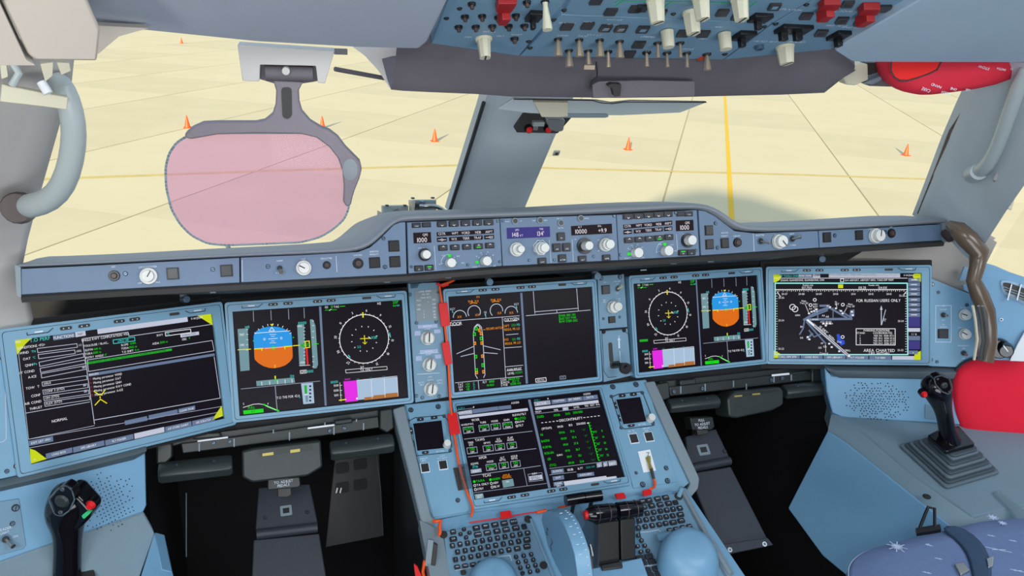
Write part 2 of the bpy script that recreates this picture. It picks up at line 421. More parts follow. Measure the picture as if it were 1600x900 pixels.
# outer skin of the aircraft behind the windows (casts its shadow on the apron)
b = MB(); n = 48; rr = []
for y, zc, r in ((-.95, -.9, 2.25), (-2, -.85, 2.6), (-4, -.75, 2.85), (-7, -.7, 2.98), (-22, -.7, 2.98)):
    rr.append([(r*math.cos(2*math.pi*i/n), y, zc+r*1.02*math.sin(2*math.pi*i/n)) for i in range(n)])
b.loft(rr, 'liner', cap=False); b.add(rr[-1], [tuple(range(n))], 'liner')
build(b, 'wall_fuselage', kind='structure', label='curved fuselage skin around the flight deck')

b = MB(); rows = []
for k in range(7):
    y = .40+.35*k; z = .045-.12*k-.05*k*k; rows.append([(x*(1-.07*k), y-abs(x)**2*.35, z-.25*abs(x)**2) for x in (-1.3, -1, -.6, -.2, .2, .6, 1, 1.3)])
b.loft(rows, 'equip', cap=False, closed=False); build(b, 'wall_nose_skin', kind='structure', label='outer nose skin below the windshields')
# ============================================================ FLIGHT DECK SHELL
def strip_loft(rows, m, name, lab=None, kind='structure', solid=0, smooth=60, parent=None, cat=None, sub=0):
    b = MB(); b.loft(rows, m, cap=False, closed=False); return build(b, name, parent, lab, cat, kind=kind, smooth=smooth, solid=solid, sub=sub)
# floor
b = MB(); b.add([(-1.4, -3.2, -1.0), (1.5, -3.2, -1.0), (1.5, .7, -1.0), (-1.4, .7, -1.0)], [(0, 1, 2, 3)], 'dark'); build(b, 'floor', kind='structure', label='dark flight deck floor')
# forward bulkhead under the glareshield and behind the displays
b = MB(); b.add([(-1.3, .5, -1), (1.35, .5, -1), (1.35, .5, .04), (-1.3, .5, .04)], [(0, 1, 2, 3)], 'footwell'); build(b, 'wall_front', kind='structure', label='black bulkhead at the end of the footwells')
# ceiling liners, sheet with a rolled front lip
def liner(px, name, m, lab, z=.012, back=0):
    f = sO.off(z); c = Cx(f)
    b = MB(); b.poly(c, px, -.03, 0, m, rad=10); return build(b, name, None, lab, kind='structure', bevel=.006)
liner([(112, -60), (122, 0), (158, 48), (222, 48), (400, 66), (560, 75), (655, 77), (668, 66), (703, -6), (730, -60)], 'ceiling_left', 'liner', 'smooth grey-blue ceiling liner above the left windshield')
liner([(1302, 78), (1332, 97), (1700, 98), (1700, -60), (1560, -60), (1442, -2)], 'ceiling_right', 'liner_right', 'smooth blue-grey ceiling liner above the right windshield')
# beige head lining, upper left corner
f = Surf(aty(100, 60, -.62), (.25, -.85, -.45)); c = Cx(f)
b = MB(); b.poly(c, [(28, -70), (105, -70), (157, 47), (152, 96), (56, 95), (44, 86), (0, -5)], -.03, 0, 'beige', rad=6); build(b, 'trim_1', None, 'beige trim panel in the upper left corner', kind='structure', bevel=.004)
b = MB(); b.poly(c, [(-160, -70), (22, -70), (-2, 0), (40, 90), (56, 99), (-160, 97)], -.03, .004, 'beige', rad=6); build(b, 'trim_2', None, 'beige trim panel at the far upper left edge', kind='structure', bevel=.004)
f2 = Surf(aty(170, 60, -.5), (.2, -.9, -.3)); c = Cx(f2)
b = MB(); b.poly(c, [(152, 40), (232, 44), (186, 57), (168, 72), (154, 84), (148, 84)], -.01, 0, 'beige'); build(b, 'trim_3', None, 'small beige corner piece beside the left ceiling liner', kind='structure')
# windows: glass panes
def pane(pts, name, lab):
    b = MB(); b.add(pts, [(0, 1, 2, 3)], 'glass'); return build(b, name, None, lab, kind='structure', smooth=0, solid=.006)
pane([(-.02, .34, .18), (-1.02, -.02, .10), (-.86, -.46, .72), (-.02, -.10, .66)], 'window_1', 'left windshield pane')
pane([(.02, .34, .18), (1.06, -.02, .10), (.92, -.46, .72), (.02, -.10, .66)], 'window_2', 'right windshield pane')
pane([(1.22, -.0, .0), (1.5, -.8, .0), (1.2, -.9, .7), (1.0, -.4, .7)], 'window_3', 'right side window pane')
# centre post
def post_rings():
    R = []
    for t in (0, .25, .5, .75, 1):
        y = .34-.34*t; z = .16+.38*t
        l = aty(720-8-(1-t)*18+t*48, 325-175*t, y) ; R.append((t, y))
    return R
rows = []
for (pl, pr, py, yy) in ((703, 818, 332, .27), (706, 821, 322, .262), (722, 842, 272, .20), (740, 866, 215, .12), (756, 890, 165, .05), (772, 915, 110, -.03)):
    a = aty(pl, py, yy); e = aty(pr, py, yy); m = (a+e)/2; w = (e-a)
    rows.append([a+Vector((0, .05, 0)), a, a+w*.07+Vector((0, -.008, 0)), a+w*.25+Vector((0, -.028, 0)), a+w*.5+Vector((0, -.034, 0)), a+w*.78+Vector((0, -.026, 0)), a+w*.95+Vector((0, -.006, 0)), e, e+Vector((0, .05, 0))])
b = MB(); b.loft(rows, 'pillar', cap=True)
post = build(b, 'trim_4', None, 'blue-grey centre post between the two windshields', kind='structure')
b = MB(); b.tube([aty(703, 328, .262), aty(721, 272, .195), aty(739, 215, .115), aty(756, 160, .04)], .004, 'rubber', 6); build(b, 'seal', post, 'dark rubber seal strip')
# bracket with two red lamps on the post
t = thing('post_bracket', 'dark recessed bracket with two red lamps high on the centre post', 'bracket', aty(840, 195, .03))
f = Surf(aty(840, 198, .035), (0, -.93, -.3)); c = Cx(f, 660, 0, 4)
b = MB(); b.poly(c, [(630, 705), (935, 728), (845, 832), (585, 826)], -.02, .001, 'under', rad=8); build(b, 'recess_plate', t)
for X, Y in ((660, 798), (780, 798)):
    b = MB(); b.disc(c, X, Y, 26, .001, .01, 'black', 22); b.disc(c, X, Y, 20, .01, .014, 'red', 12); build(b, 'red_lamp', t, 'round red lamp lens')
b = MB(); b.rect(c, 718, 762, 70, 26, .001, .01, 'equip'); b.rect(c, 700, 790, 30, 24, .001, .008, 'steel'); build(b, 'label_plate', t)
b = MB(); b.poly(c, [(745, 700), (862, 705), (850, 775), (810, 782), (765, 765)], .001, .03, 'steel', rad=14); build(b, 'clamp', t, bevel=.003)
# left window pillar with its wall
E1 = [(36, 412, -.10), (44, 372, -.13), (60, 312, -.18), (80, 242, -.24), (97, 182, -.30), (112, 130, -.35), (116, 92, -.38)]
rows = []
for i, (x, y, d) in enumerate(E1):
    e = aty(x, y, d); k = Vector((-.38, -.30, 0)); rows.append([e+Vector((-.02, .05, 0)), e, e+Vector((-.008, -.012, 0)), e+Vector((-.035, -.03, 0)), e+k*.35, e+k*.7+Vector((0, -.02, 0)), e+k*1.3, e+k*2.0])
rows.insert(0, [v+Vector((0, .02, -.45)) for v in rows[0]])
rows.append([v+Vector((.08, -.1, .2)) for v in rows[-1]])
strip_loft(rows, 'pillar_warm', 'wall_left', 'pale grey side lining and pillar left of the left windshield', smooth=70)
# left grab handle
t = thing('grab_handle', 'curved pale grey grab handle on the left window pillar', 'grab handle', aty(70, 320, -.28))
H = [(22, 325, -.22, .017), (50, 322, -.27, .017), (78, 314, -.30, .016), (100, 290, -.33, .0155), (112, 250, -.36, .015), (117, 210, -.38, .0145), (112, 172, -.40, .014), (100, 140, -.40, .014), (84, 118, -.38, .013)]
b = MB(); b.tube([aty(x, y, d) for x, y, d, r in H], [r for *_, r in H], 'handle', 14); build(b, 'grip', t, sub=1)
b = MB(); b.tube([aty(30, 324, -.20), aty(26, 325, -.27)], [.024, .019], 'brownish', 16); build(b, 'mount', t, 'brown lower mount')
# sun-blind mechanism beside the handle, the glare on it put into its pale cream colour
t = thing('blind_bracket', 'pale metal blind bracket with levers under the upper left beige trim', 'bracket', aty(60, 130, -.45))
f = Surf(aty(55, 140, -.46), (.2, -.97, 0), (1, .2, 0)); c = Cx(f, 0, 60, 7.965)
b = MB(); b.poly(c, [(20, 570), (340, 640), (850, 735), (835, 890), (540, 850), (0, 790)], -.02, .0, 'cream', rad=20); build(b, 'rail', t, bevel=.002)
for p in ([(500, 310), (660, 290), (650, 460), (560, 530)], [(700, 290), (860, 295), (880, 400), (760, 450)], [(0, 310), (80, 310), (100, 470), (20, 500)]):
    b = MB(); b.poly(c, p, -.02, .006, 'cream', rad=14); build(b, 'lever', t, bevel=.002)
b = MB(); b.tube([c.f.p(0+160/7.965, 60+320/7.965, .0), c.f.p(235/7.965, 60+430/7.965, .005), c.f.p(150/7.965, 60+580/7.965, .0)], .004, 'handle'); b.tube([c.f.p(510/7.965, 60+540/7.965, .0), c.f.p(600/7.965, 60+680/7.965, .004)], .005, 'white'); build(b, 'link_rod', t)
# right window pillar and wall
E2 = [(1440, 345, -.07), (1447, 328, -.09), (1466, 280, -.14), (1490, 220, -.22), (1512, 172, -.29), (1530, 135, -.34), (1545, 95, -.38)]
G2 = [(1520, 410), (1545, 372), (1572, 330), (1600, 290), (1650, 210), (1700, 140), (1740, 95)]
rows = []
for (x, y, d), (gx, gy) in zip(E2, G2):
    e = aty(x, y, d); g = aty(gx, gy, d-.22); k = g-e
    rows.append([e+Vector((.02, .05, 0)), e, e+k*.06+Vector((0, -.018, 0)), e+k*.22+Vector((0, -.03, 0)), e+k*.5+Vector((0, -.02, 0)), e+k*.8, g, g+Vector((.03, .03, 0))])
strip_loft(rows, 'pillar', 'wall_right', 'pale blue-grey pillar right of the right windshield', smooth=70)
b = MB(); b.tube([aty(1437, 333, -.05), aty(1462, 270, -.12), aty(1487, 205, -.21), aty(1524, 146, -.31), aty(1530, 120, -.33)], .006, 'edge_weather', 6); build(b, 'trim_5', None, 'weathered brown window edge strip along the right pillar', kind='structure')
t = thing('grab_handle', 'pale grab handle bar on the right window pillar', 'grab handle', aty(1560, 240, -.35))
b = MB(); b.tube([aty(1526, 268, -.28), aty(1540, 264, -.33), aty(1556, 238, -.36), aty(1573, 190, -.40), aty(1590, 140, -.43), aty(1606, 100, -.45)], [.015, .014, .0125, .0125, .0125, .0125], 'handle', 14); build(b, 'grip', t, sub=1)
b = MB(); b.tube([aty(1521, 272, -.25), aty(1530, 268, -.30)], [.019, .016], 'handle', 14); build(b, 'mount', t)
t = thing('wall_bar', 'slim dark-edged second bar right of the right grab handle', 'bar', aty(1590, 220, -.4))
b = MB(); b.tube([aty(1551, 286, -.34), aty(1572, 256, -.37), aty(1592, 205, -.40), aty(1612, 160, -.42)], .006, 'pillar_warm', 10); build(b, 'bar', t, sub=1)
b = MB(); f = Surf(aty(1575, 312, -.32), (-.3, -.95, 0), (1, -.3, 0)); c = Cx(f, 1300, 250, 5.327)
b.poly(c, [(1450, 250), (1505, 260), (1465, 410), (1430, 395)], 0, .012, 'cream', rad=12); build(b, 'wall_clip', None, 'narrow cream clip on the right pillar below the bar', 'clip', bevel=.002)
# side lining right of the right display panel, below the glareshield end
f = Surf(aty(1500, 400, -.16), (-.55, -.83, .1), (.83, -.55, 0)); c = Cx(f)
b = MB(); b.poly(c, [(1380, 375), (1478, 352), (1500, 340), (1560, 380), (1540, 420), (1536, 600), (1460, 600), (1446, 470), (1290, 430)], -.02, -.01, 'wall_beige'); build(b, 'trim_6', None, 'warm grey side lining below the right end of the glareshield', kind='structure')
f = Surf(aty(1570, 470, -.30), (-.75, -.64, .15), (.65, -.75, 0)); c = Cx(f, 1440, 380, 4.09)
b = MB(); b.poly(c, [(385, 60), (400, 130), (470, 150), (560, 190), (800, 270), (900, 330), (900, 758), (440, 745), (400, 700), (380, 420)], -.02, 0, 'body_blue', rad=10); side_r = build(b, 'wall_right_lower', None, 'light blue-grey side wall under the right side window', kind='structure', bevel=.003)
t = thing('air_vent', 'oval slatted air vent in the right side wall', 'vent', c.f.p(1590, 460))
b = MB(); b.poly(c, [(500, 235), (560, 235), (760, 300), (800, 440), (640, 380), (520, 320)], .0, .004, 'vent', rad=34); b.poly(c, [(515, 248), (560, 252), (760, 325), (790, 420), (640, 360), (530, 305)], .004, .0045, 'under', rad=26); build(b, 'vent_frame', t)
for k in range(4):
    b = MB(); y = 262+k*18; b.line(c, [(515+k*8, y+10), (720, y+82)], 7, .007, 'edge_gray'); build(b, 'slat', t)
for X in (575, 635):
    b = MB(); b.poly(c, [(X-4, 258), (X+4, 260), (X-22, 362), (X-30, 358)], .005, .011, 'white'); build(b, 'vane_bar', t)
b = MB(); b.disc(c, 510, 487, 12, 0, .003, 'white', n=12); b.disc(c, 510, 487, 6, .003, .0035, 'gap', n=12); build(b, 'wall_button', None, 'small white-ringed stud on the right side wall below the oval vent', 'stud')
# door-pocket edge far right
b = MB(); b.poly(c, [(610, 640), (655, 560), (900, 500), (900, 760), (560, 745)], .002, .012, 'white', rad=8); build(b, 'chart_holder', None, 'pale hinged holder at the right edge above the red pad', 'holder', bevel=.002)

for sx, nm in ((1, 'right'), (-1, 'left')):
    b = MB(); q = [(sx*1.42, .15, -1), (sx*1.42, -1.7, -1), (sx*1.42, -1.7, .0), (sx*1.42, .15, -.12)]
    b.prismw([Vector(v) for v in q], [Vector(v)+Vector((sx*.03, 0, 0)) for v in q], 'body_blue'); build(b, 'wall_%s_outer' % nm, None, 'outer side wall below the %s side window' % nm, kind='structure', smooth=0)
# ============================================================ GLARESHIELD
gs = thing('glareshield', 'grey padded glareshield hood spanning the whole instrument panel', 'glareshield', (0, -.15, .24))
OUT = [(30, 409), (60, 408.5), (150, 404.5), (200, 402), (300, 396), (400, 391), (480, 387), (530, 383), (556, 379), (575, 369), (590, 356), (603, 344), (616, 334), (635, 329), (660, 327.5), (765, 326), (870, 322), (950, 316), (1050, 313), (1090, 313), (1112, 316), (1130, 324), (1148, 337), (1165, 347), (1185, 351), (1300, 346.5), (1400, 341), (1450, 337), (1470, 336), (1478, 338)]
INN = [(31, 418), (60, 417), (150, 413), (200, 410.5), (300, 405), (400, 400.5), (480, 397.5), (530, 395.5), (560, 393), (578, 386), (592, 374), (604, 362), (615, 351), (626, 346.5), (640, 346), (765, 341), (870, 337), (950, 334.5), (1050, 328), (1084, 327), (1102, 329), (1116, 336), (1133, 349), (1148, 360), (1180, 364), (1300, 359.5), (1400, 353.5), (1450, 350.5), (1468, 349.5), (1474, 349.5)]
rows = []
for o, i in zip(OUT, INN):
    a = sF.p(*i, -.002); c0 = sF.p(*o, -.05)
    m = [(i[0]+(o[0]-i[0])*t, i[1]+(o[1]-i[1])*t) for t in (.2, .55, .85)]
    rows.append([sF.p(*i, -.03), a, sF.p(*m[0], .009), sF.p(*m[1], .006), sF.p(*m[2], -.014), c0, c0+Vector((0, .10, -.02)), c0+Vector((0, .42, -.13))])
b = MB(); b.loft(rows, 'lip', cap=False, closed=False); build(b, 'hood_lip', gs, smooth=75, sub=1)
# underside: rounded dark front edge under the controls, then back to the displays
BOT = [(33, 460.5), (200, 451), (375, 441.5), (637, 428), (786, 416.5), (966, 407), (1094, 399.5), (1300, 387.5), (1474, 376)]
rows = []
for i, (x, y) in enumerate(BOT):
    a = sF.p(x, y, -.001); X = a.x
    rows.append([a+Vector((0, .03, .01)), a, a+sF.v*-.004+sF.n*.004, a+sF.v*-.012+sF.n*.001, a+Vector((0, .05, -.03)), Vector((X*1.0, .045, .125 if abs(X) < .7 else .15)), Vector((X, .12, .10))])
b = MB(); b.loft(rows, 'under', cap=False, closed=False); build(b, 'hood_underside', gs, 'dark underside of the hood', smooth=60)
b = MB()
for X, Y in ((260, 455.5), (85, 468), (333, 460), (605, 444), (700, 437), (1005, 425), (1110, 412), (1052, 415), (868, 420), (575, 442)):
    c = Cx(sF.off(-.03)); b.rect(c, X, Y-3, 9, 1.6, 0, .002, 'edge_gray')
build(b, 'hood_clip', gs, kind='stuff')
# end caps
for s, pts in ((-1, [(24, 414), (33, 416), (34, 465), (27, 462)]), (1, [(1470, 347), (1478, 344), (1482, 378), (1472, 379)])):
    b = MB(); b.poly(Cx(sF), pts, -.05, .003, 'edge_gray', rad=2); build(b, 'end_cap', gs)

def cpanel(name, label, pts, surf=None, m='panel_fcu', th=.004, cat='control panel', rad=0, kind=None):
    f = surf or sF; c = Cx(f); P = [f.p(*q) for q in pts]; o = sum(P, Vector())/len(P)
    t = thing(name, label, cat, o)
    b = MB(); b.poly(c, pts, -.012, 0, m, rad=rad); build(b, 'face_plate', t, bevel=.0008)
    return t
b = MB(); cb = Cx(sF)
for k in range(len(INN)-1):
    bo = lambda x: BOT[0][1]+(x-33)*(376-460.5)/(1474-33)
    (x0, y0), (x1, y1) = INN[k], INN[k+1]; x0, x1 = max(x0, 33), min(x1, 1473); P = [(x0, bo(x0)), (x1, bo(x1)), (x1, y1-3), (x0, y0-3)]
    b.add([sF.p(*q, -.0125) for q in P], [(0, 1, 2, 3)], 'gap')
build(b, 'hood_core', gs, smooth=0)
# ---- left wing panel (outboard)
t = cpanel('hood_control_panel', 'blue-grey hood panel at far left with loudspeaker knob and two dark buttons', [(33, 420), (150, 414.5), (374, 402.5), (374.5, 441.5), (200, 451), (33, 460.5)])
c = Cx(sF, 0, 370, 4)
L = MB(); L.text(c, 710, 188, 'INT', 11, .0006, 'letter'); L.text(c, 925, 188, 'LOUDSPEAKER', 12, .0006, 'letter'); L.text(c, 875, 290, 'OFF', 11, .0006); L.text(c, 985, 284, 'MAX', 11, .0006)
build(L, 'lettering', t)
b = MB(); b.disc(c, 714, 244, 38, 0, .003, 'black', 34); b.disc(c, 714, 244, 22, .003, .006, 'brownish', 16); build(b, 'audio_jack', t)
screw(c, 784, 230, 13, t); knob(c, 930, 245, 42, .016, t, skirt=58, ptr=60)
pb(c, 1081, 230, 64, 62, t); screw(c, 1330, 204, 12, t); pb(c, 1416, 212, 64, 62, t)
# ---- left wing panel (inboard)
t = cpanel('hood_control_panel', 'blue-grey hood panel with head-up display knob, chrono and priority buttons left of centre', [(376, 402.3), (480, 398), (560, 393.5), (578, 386.5), (592, 374.5), (604, 362.5), (615, 351.5), (626, 347), (633.5, 347), (635.5, 428), (376.5, 441.4)])
c = Cx(sF, 350, 200, 4)
L = MB(); L.mat('letter')
for X, Y, s, h in ((347, 830, 'NORM', 10), (347, 905, 'X WIND', 10), (495, 820, 'HUD', 10), (640, 815, 'DECLUTTER', 10), (836, 795, 'CHRONO', 10), (938, 772, 'SIDESTICK', 10), (938, 790, 'PRIORITY', 10)): L.text(c, X, Y, s, h, .0006)
L.line(c, [(114, 826), (116, 960)], 2.5, .0006); L.line(c, [(700, 800), (706, 900)], 2.5, .0006)
build(L, 'lettering', t)
screw(c, 275, 865, 12, t); toggle(c, 348, 876, 20, t, (.1, -.5), .014, 'steel', .003); knob(c, 497, 875, 38, .016, t, skirt=50, ptr=150)
b = MB(); b.disc(c, 642, 857, 26, 0, .003, 'black', 22); b.disc(c, 642, 857, 12, .003, .004, 'brownish'); build(b, 'dimmer', t)
b = MB(); b.disc(c, 838, 847, 34, 0, .004, 'black', 30); b.disc(c, 838, 847, 22, .004, .007, 'brownish', 18); build(b, 'chrono_button', t)
pb(c, 941, 842, 56, 56, t); pb(c, 1061, 738, 56, 58, t); pb(c, 1067, 836, 56, 58, t); screw(c, 997, 690, 10, t); screw(c, 1006, 868, 11, t)
# ---- centre: two EFIS panels and the AFS panel
c0 = Cx(sF, 600, 300, 5.327); c1 = Cx(sF, 850, 300, 5.327)
def seg(b, c, X, Y, w, h, s, th, m='s_seg', bgm='s_lcd', al='c', dx=0):
    b.rect(c, X, Y, w, h, .0005, .001, bgm); b.text(c, X+dx, Y+h*.18, s, th, .0013, m, al)
def efis(t, c, M):
    # M: mapping of design coords (left panel crop) to this panel
    L = MB(); L.mat('letter'); D = MB()
    R = lambda X, Y: M(X, Y)
    tag_ = t
    for X, Y in ((268, 278), (352, 274)): pb(c, *R(X, Y), 62, 34, t, 'key', z=.003, rad=5)
    L.text(c, *R(268, 286), 'TAXI', 10, .0036)
    for i, (X, Y) in enumerate(((480, 268), (578, 265), (676, 261), (773, 257), (868, 254))):
        pb(c, *R(X, Y), 68, 40, t, 'key', z=.004, rad=8); x, y = R(X, Y+14); L.line(c, [(x-9, y-5), (x, y+3), (x+9, y-5)], 4, .0048, 's_white')
    for i, (X, Y) in enumerate(((489, 465), (588, 461), (687, 457), (783, 453), (878, 446))):
        pb(c, *R(X, Y), 64, 40, t, 'key', z=.004, rad=8); x, y = R(X, Y-10); L.line(c, [(x-9, y+4), (x, y-4), (x+9, y+4)], 4, .0048, 's_white')
        if i == 3: x, y = R(X, Y+8); L.rect(c, x, y, 32, 8, .0044, .0048, 's_btngreen')
    x, y = R(675, 338); D.poly(c, [R(438, 336), R(912, 308), R(914, 344), R(440, 370)], .0004, .001, 's_lcd')
    for X, Y, s in ((480, 348, 'CSTR'), (589, 344, 'WPT'), (678, 340, 'VORD'), (781, 335, 'NDB'), (872, 331, 'ARPT')): D.text(c, *R(X, Y), s, 20, .0013, 's_seg')
    D.poly(c, [R(440, 382), R(522, 378), R(523, 412), R(442, 416)], .0004, .001, 's_lcd'); D.poly(c, [R(540, 377), R(820, 362), R(822, 396), R(542, 411)], .0004, .001, 's_lcd'); D.poly(c, [R(832, 361), R(914, 357), R(915, 390), R(834, 395)], .0004, .001, 's_lcd')
    for X, Y, s in ((582, 392, 'WX'), (682, 386, 'TERR'), (777, 381, 'TRAF')): D.text(c, *R(X, Y), s, 20, .0013, 's_seg')
    D.line(c, [R(450, 399), R(470, 398), R(480, 390), R(495, 398), R(480, 406), R(470, 398)], 4, .0013); D.line(c, [R(495, 398), R(514, 397)], 4, .0013)
    D.line(c, [R(845, 378), R(870, 377), R(880, 371), R(905, 370)], 4, .0013); D.line(c, [R(870, 377), R(882, 383), R(905, 381)], 4, .0013)
    x, y = R(318, 381); D.rect(c, x, y, 146, 88, .0004, .001, 's_lcd'); D.text(c, *R(342, 356), 'QFE', 20, .0013, 's_seg'); D.text(c, *R(316, 399), '1000', 38, .0013, 's_seg')
    x, y = R(345, 520); knob(c, x-8, y+2, 38, .020, t, base=52)
    L.text(c, *R(315, 466), 'IN HG  HPA', 9, .0006, 'letter')
    for (X, Y) in ((545, 590), (838, 575)): x, y = R(X, Y); knob(c, x, y, 40, .017, t)
    for (X, Y), m in (((545, 530), 's_btngreen'), ((775, 585), 's_btngreen')): x, y = R(X, Y); L.rect(c, x, y, 24, 24, .0004, .0012, m, 6)
    for X, Y, s in ((462, 600, 'LS'), (497, 530, 'VOR'), (618, 534, 'NAV'), (655, 590, 'ARC'), (755, 625, 'ZOOM'), (770, 535, '10'), (806, 507, '20'), (862, 500, '40'), (908, 525, '80'), (918, 615, '320')): L.text(c, *R(X, Y), s, 11, .0006, 'letter')
    for X, Y in ((585, 545), (605, 588), (485, 595), (815, 522), (850, 517), (886, 540), (895, 575), (888, 610), (792, 617), (790, 545)): x, y = R(X, Y); L.disc(c, x, y, 3.5, .0004, .0008, 'letter', n=6)
    L.arc(c, *R(545, 590), 70, 95, 190, 2.5, .0006, 'letter'); L.line(c, [R(417, 450), R(432, 650)], 2.5, .0006, 'letter')
    for X, Y in ((228, 622), (697, 607), (963, 581), (946, 243)): x, y = R(X, Y); screw(c, x, y, 10, t)
    for X, Y, s, g in ((288, 636, 'LS', 0), (374, 631, 'VV', 1)):
        x, y = R(X, Y); pb(c, x, y, 62, 40, t, 'key', z=.004, rad=7); L.text(c, x, y+8, s, 12, .0046, 'letter')
        if g: L.rect(c, x, y-9, 34, 9, .0042, .0046, 's_btngreen')
    L.line(c, [R(165, 258), R(200, 256)], .1, .0006, 'letter')
    build(L, 'lettering', t); build(D, 'readout', t, 'dark readout windows with pale lettering')
t = cpanel('display_select_panel', 'left display selector panel of the glareshield reading QFE 1000', [(636, 347.5), (780.5, 341.5), (784.5, 415.5), (638.5, 427.3)])
efis(t, c0, lambda X, Y: (X, Y))
t = cpanel('display_select_panel', 'right display selector panel of the glareshield reading QFE 1000', [(963.5, 335.5), (1089, 328), (1093, 399.5), (967.5, 406.5)])
# mirrored order of halves: the range/list block comes first, the baro readout last
def Mr(X, Y):
    if 430 <= X <= 1000 and Y < 480: x = 660+(X-440)*.857; y = Y-268+208-(x-692)*.072+(X-480)*.045-3
    elif Y >= 480 and 700 < X < 1000 and not X == 963: x = 757+(X-838)*.82; y = 507+(Y-575)*.9
    elif Y >= 480 and 440 < X <= 700: x = 1005+(X-545)*.82; y = 490+(Y-590)*.9
    elif X < 430 and Y < 300: x = (1136 if X > 300 else 1200); y = 183-(x-1136)*.05+(Y-276)*.9 if Y > 280 else 183
    elif X < 430 and Y < 430: x = 1170+(X-318)*.85; y = 279+(Y-381)*.9
    elif X < 416 and 440 < Y < 480: x = 1180; y = 350
    elif 416 <= X < 435: x = 1100+(X-417); y = 350+(Y-450)*.9
    elif X < 430 and Y < 600: x = 1200; y = 402+(Y-520)*.9
    elif X > 900: x = 636 if Y > 400 else 618; y = 523 if Y > 400 else 198
    elif X < 250: x = 1266; y = 486
    elif X < 330: x = 1220; y = 503+(Y-636)
    else: x = 1150; y = 505+(Y-631)
    return x, y
efis(t, c1, Mr)
t = cpanel('autopilot_panel', 'central autopilot control panel with speed, track and altitude readouts', [(781.5, 341.4), (870, 338.2), (962.5, 335.6), (966.5, 406.6), (785.8, 415.6)])
L = MB(); D = MB(); c = c0
D.poly(c, [(1020, 300), (1378, 287), (1382, 374), (1024, 390)], .0004, .001, 's_navy'); D.text(c, 1106, 316, 'SPD', 15, .0013, 's_seg'); D.text(c, 1308, 308, 'TRK', 15, .0013)
D.text(c, 1092, 355, '148', 36, .0013); D.text(c, 1142, 362, 'KT', 16, .0013); D.text(c, 1302, 346, "134'", 36, .0013)
D.poly(c1, [(224, 284), (563, 264), (566, 345), (228, 362)], .0004, .001, 's_lcd'); D.text(c1, 296, 292, 'ALT', 15, .0013, 's_seg'); D.text(c1, 460, 284, 'FPA', 15, .0013); D.text(c1, 306, 328, '10000', 36, .0013); D.text(c1, 484, 320, '+9.9', 34, .0013)
build(D, 'readout', t, 'lit digital readouts')
for cc, X, Y in ((c, 1088, 243), (c, 1297, 236), (c, 1469, 258), (c1, 303, 220)):
    b = MB(); b.torus(cc, X, Y, 26, 7, 0, .003, 'edge_gray'); b.disc(cc, X, Y, 19, 0, .002, 'black'); build(b, 'push_knob', t)
for cc, X, Y, r, h, base in ((c, 1100, 478, 50, .012, 58), (c, 1300, 470, 46, .016, 0), (c1, 335, 450, 42, .024, 60), (c1, 505, 440, 46, .016, 0)):
    if base == 58: knob(cc, X, Y, r, h, t, skirt=58); knob(cc, X+10, Y, 30, .024, t)
    elif base: knob(cc, X, Y, 36, h, t, base=62)
    else: knob(cc, X, Y, r, h, t, skirt=r*1.15); knob(cc, X+8, Y-2, 38, .022, t)
for cc, X, Y, w, h, s in ((c, 1470, 372, 58, 58, 'FD'), (c, 1434, 464, 60, 60, 'AP1'), (c, 1516, 460, 60, 60, 'AP2'), (c, 1481, 553, 58, 56, 'A/THR'), (c, 1313, 574, 62, 44, 'LOC'), (c1, 316, 556, 60, 42, 'ALT'), (c1, 516, 546, 60, 42, 'APPR')):
    pb(cc, X, Y, w, h, t, 'key', rad=8); L.text(cc, X, Y+h*.22, s, 13, .0046, 'letter')
for cc, X, Y in ((c, 1208, 568), (c, 1417, 566), (c1, 413, 537), (c, 988, 240), (c1, 582, 200)): screw(cc, X, Y, 10, t)
for cc, X, Y, s in ((c, 1025, 247, 'MACH'), (c, 1140, 243, 'KT'), (c, 1245, 238, 'TRUE'), (c, 1345, 236, 'MAG'), (c, 1460, 222, 'HDG V/S'), (c, 1470, 300, 'TRK FPA'), (c1, 355, 220, 'METRIC'), (c1, 260, 395, '100'), (c1, 362, 390, '1000'), (c1, 455, 400, 'UP'), (c1, 455, 490, 'DN')): L.text(cc, X, Y, s, 10, .0006, 'letter')
L.line(c, [(1375, 400), (1390, 590)], 2.5, .0006); L.line(c, [(1565, 395), (1575, 580)], 2.5, .0006)
o = c.ab(1303, 463); R = c.mu(1303, 463, 62); L.abline(c.f, [(o.x+R*(1 if k % 2 else .88)*math.cos(k*math.pi/8), o.y+R*(1 if k % 2 else .88)*math.sin(k*math.pi/8)) for k in range(17)], .0005, .0006)
build(L, 'lettering', t)
# ---- right wing panels
t = cpanel('hood_control_panel', 'blue-grey hood panel with chrono, selector knob and toggles right of the right selector panel', [(1091.5, 328.5), (1102, 330), (1116, 337), (1133, 350), (1148, 361), (1180, 364.6), (1278, 360.6), (1279.5, 387), (1095.5, 399)])
c = Cx(sF, 1050, 250, 4); L = MB(); L.mat('letter')
for X, Y, w in ((229, 440, 42), (233, 527, 42), (328, 520, 42)): pb(c, X, Y, w, 52, t)
for X, Y in ((272, 395), (284, 548)): screw(c, X, Y, 9, t)
b = MB(); b.disc(c, 407, 516, 26, 0, .004, 'black', 23); b.disc(c, 407, 516, 17, .004, .006, 'brownish', 14); build(b, 'chrono_button', t)
toggle(c, 552, 507, 17, t, (.9, -.35), .018, 'steel', .0022); toggle(c, 750, 493, 17, t, (.8, .25), .018, 'steel', .003); knob(c, 660, 510, 34, .018, t, skirt=40, ptr=-50)
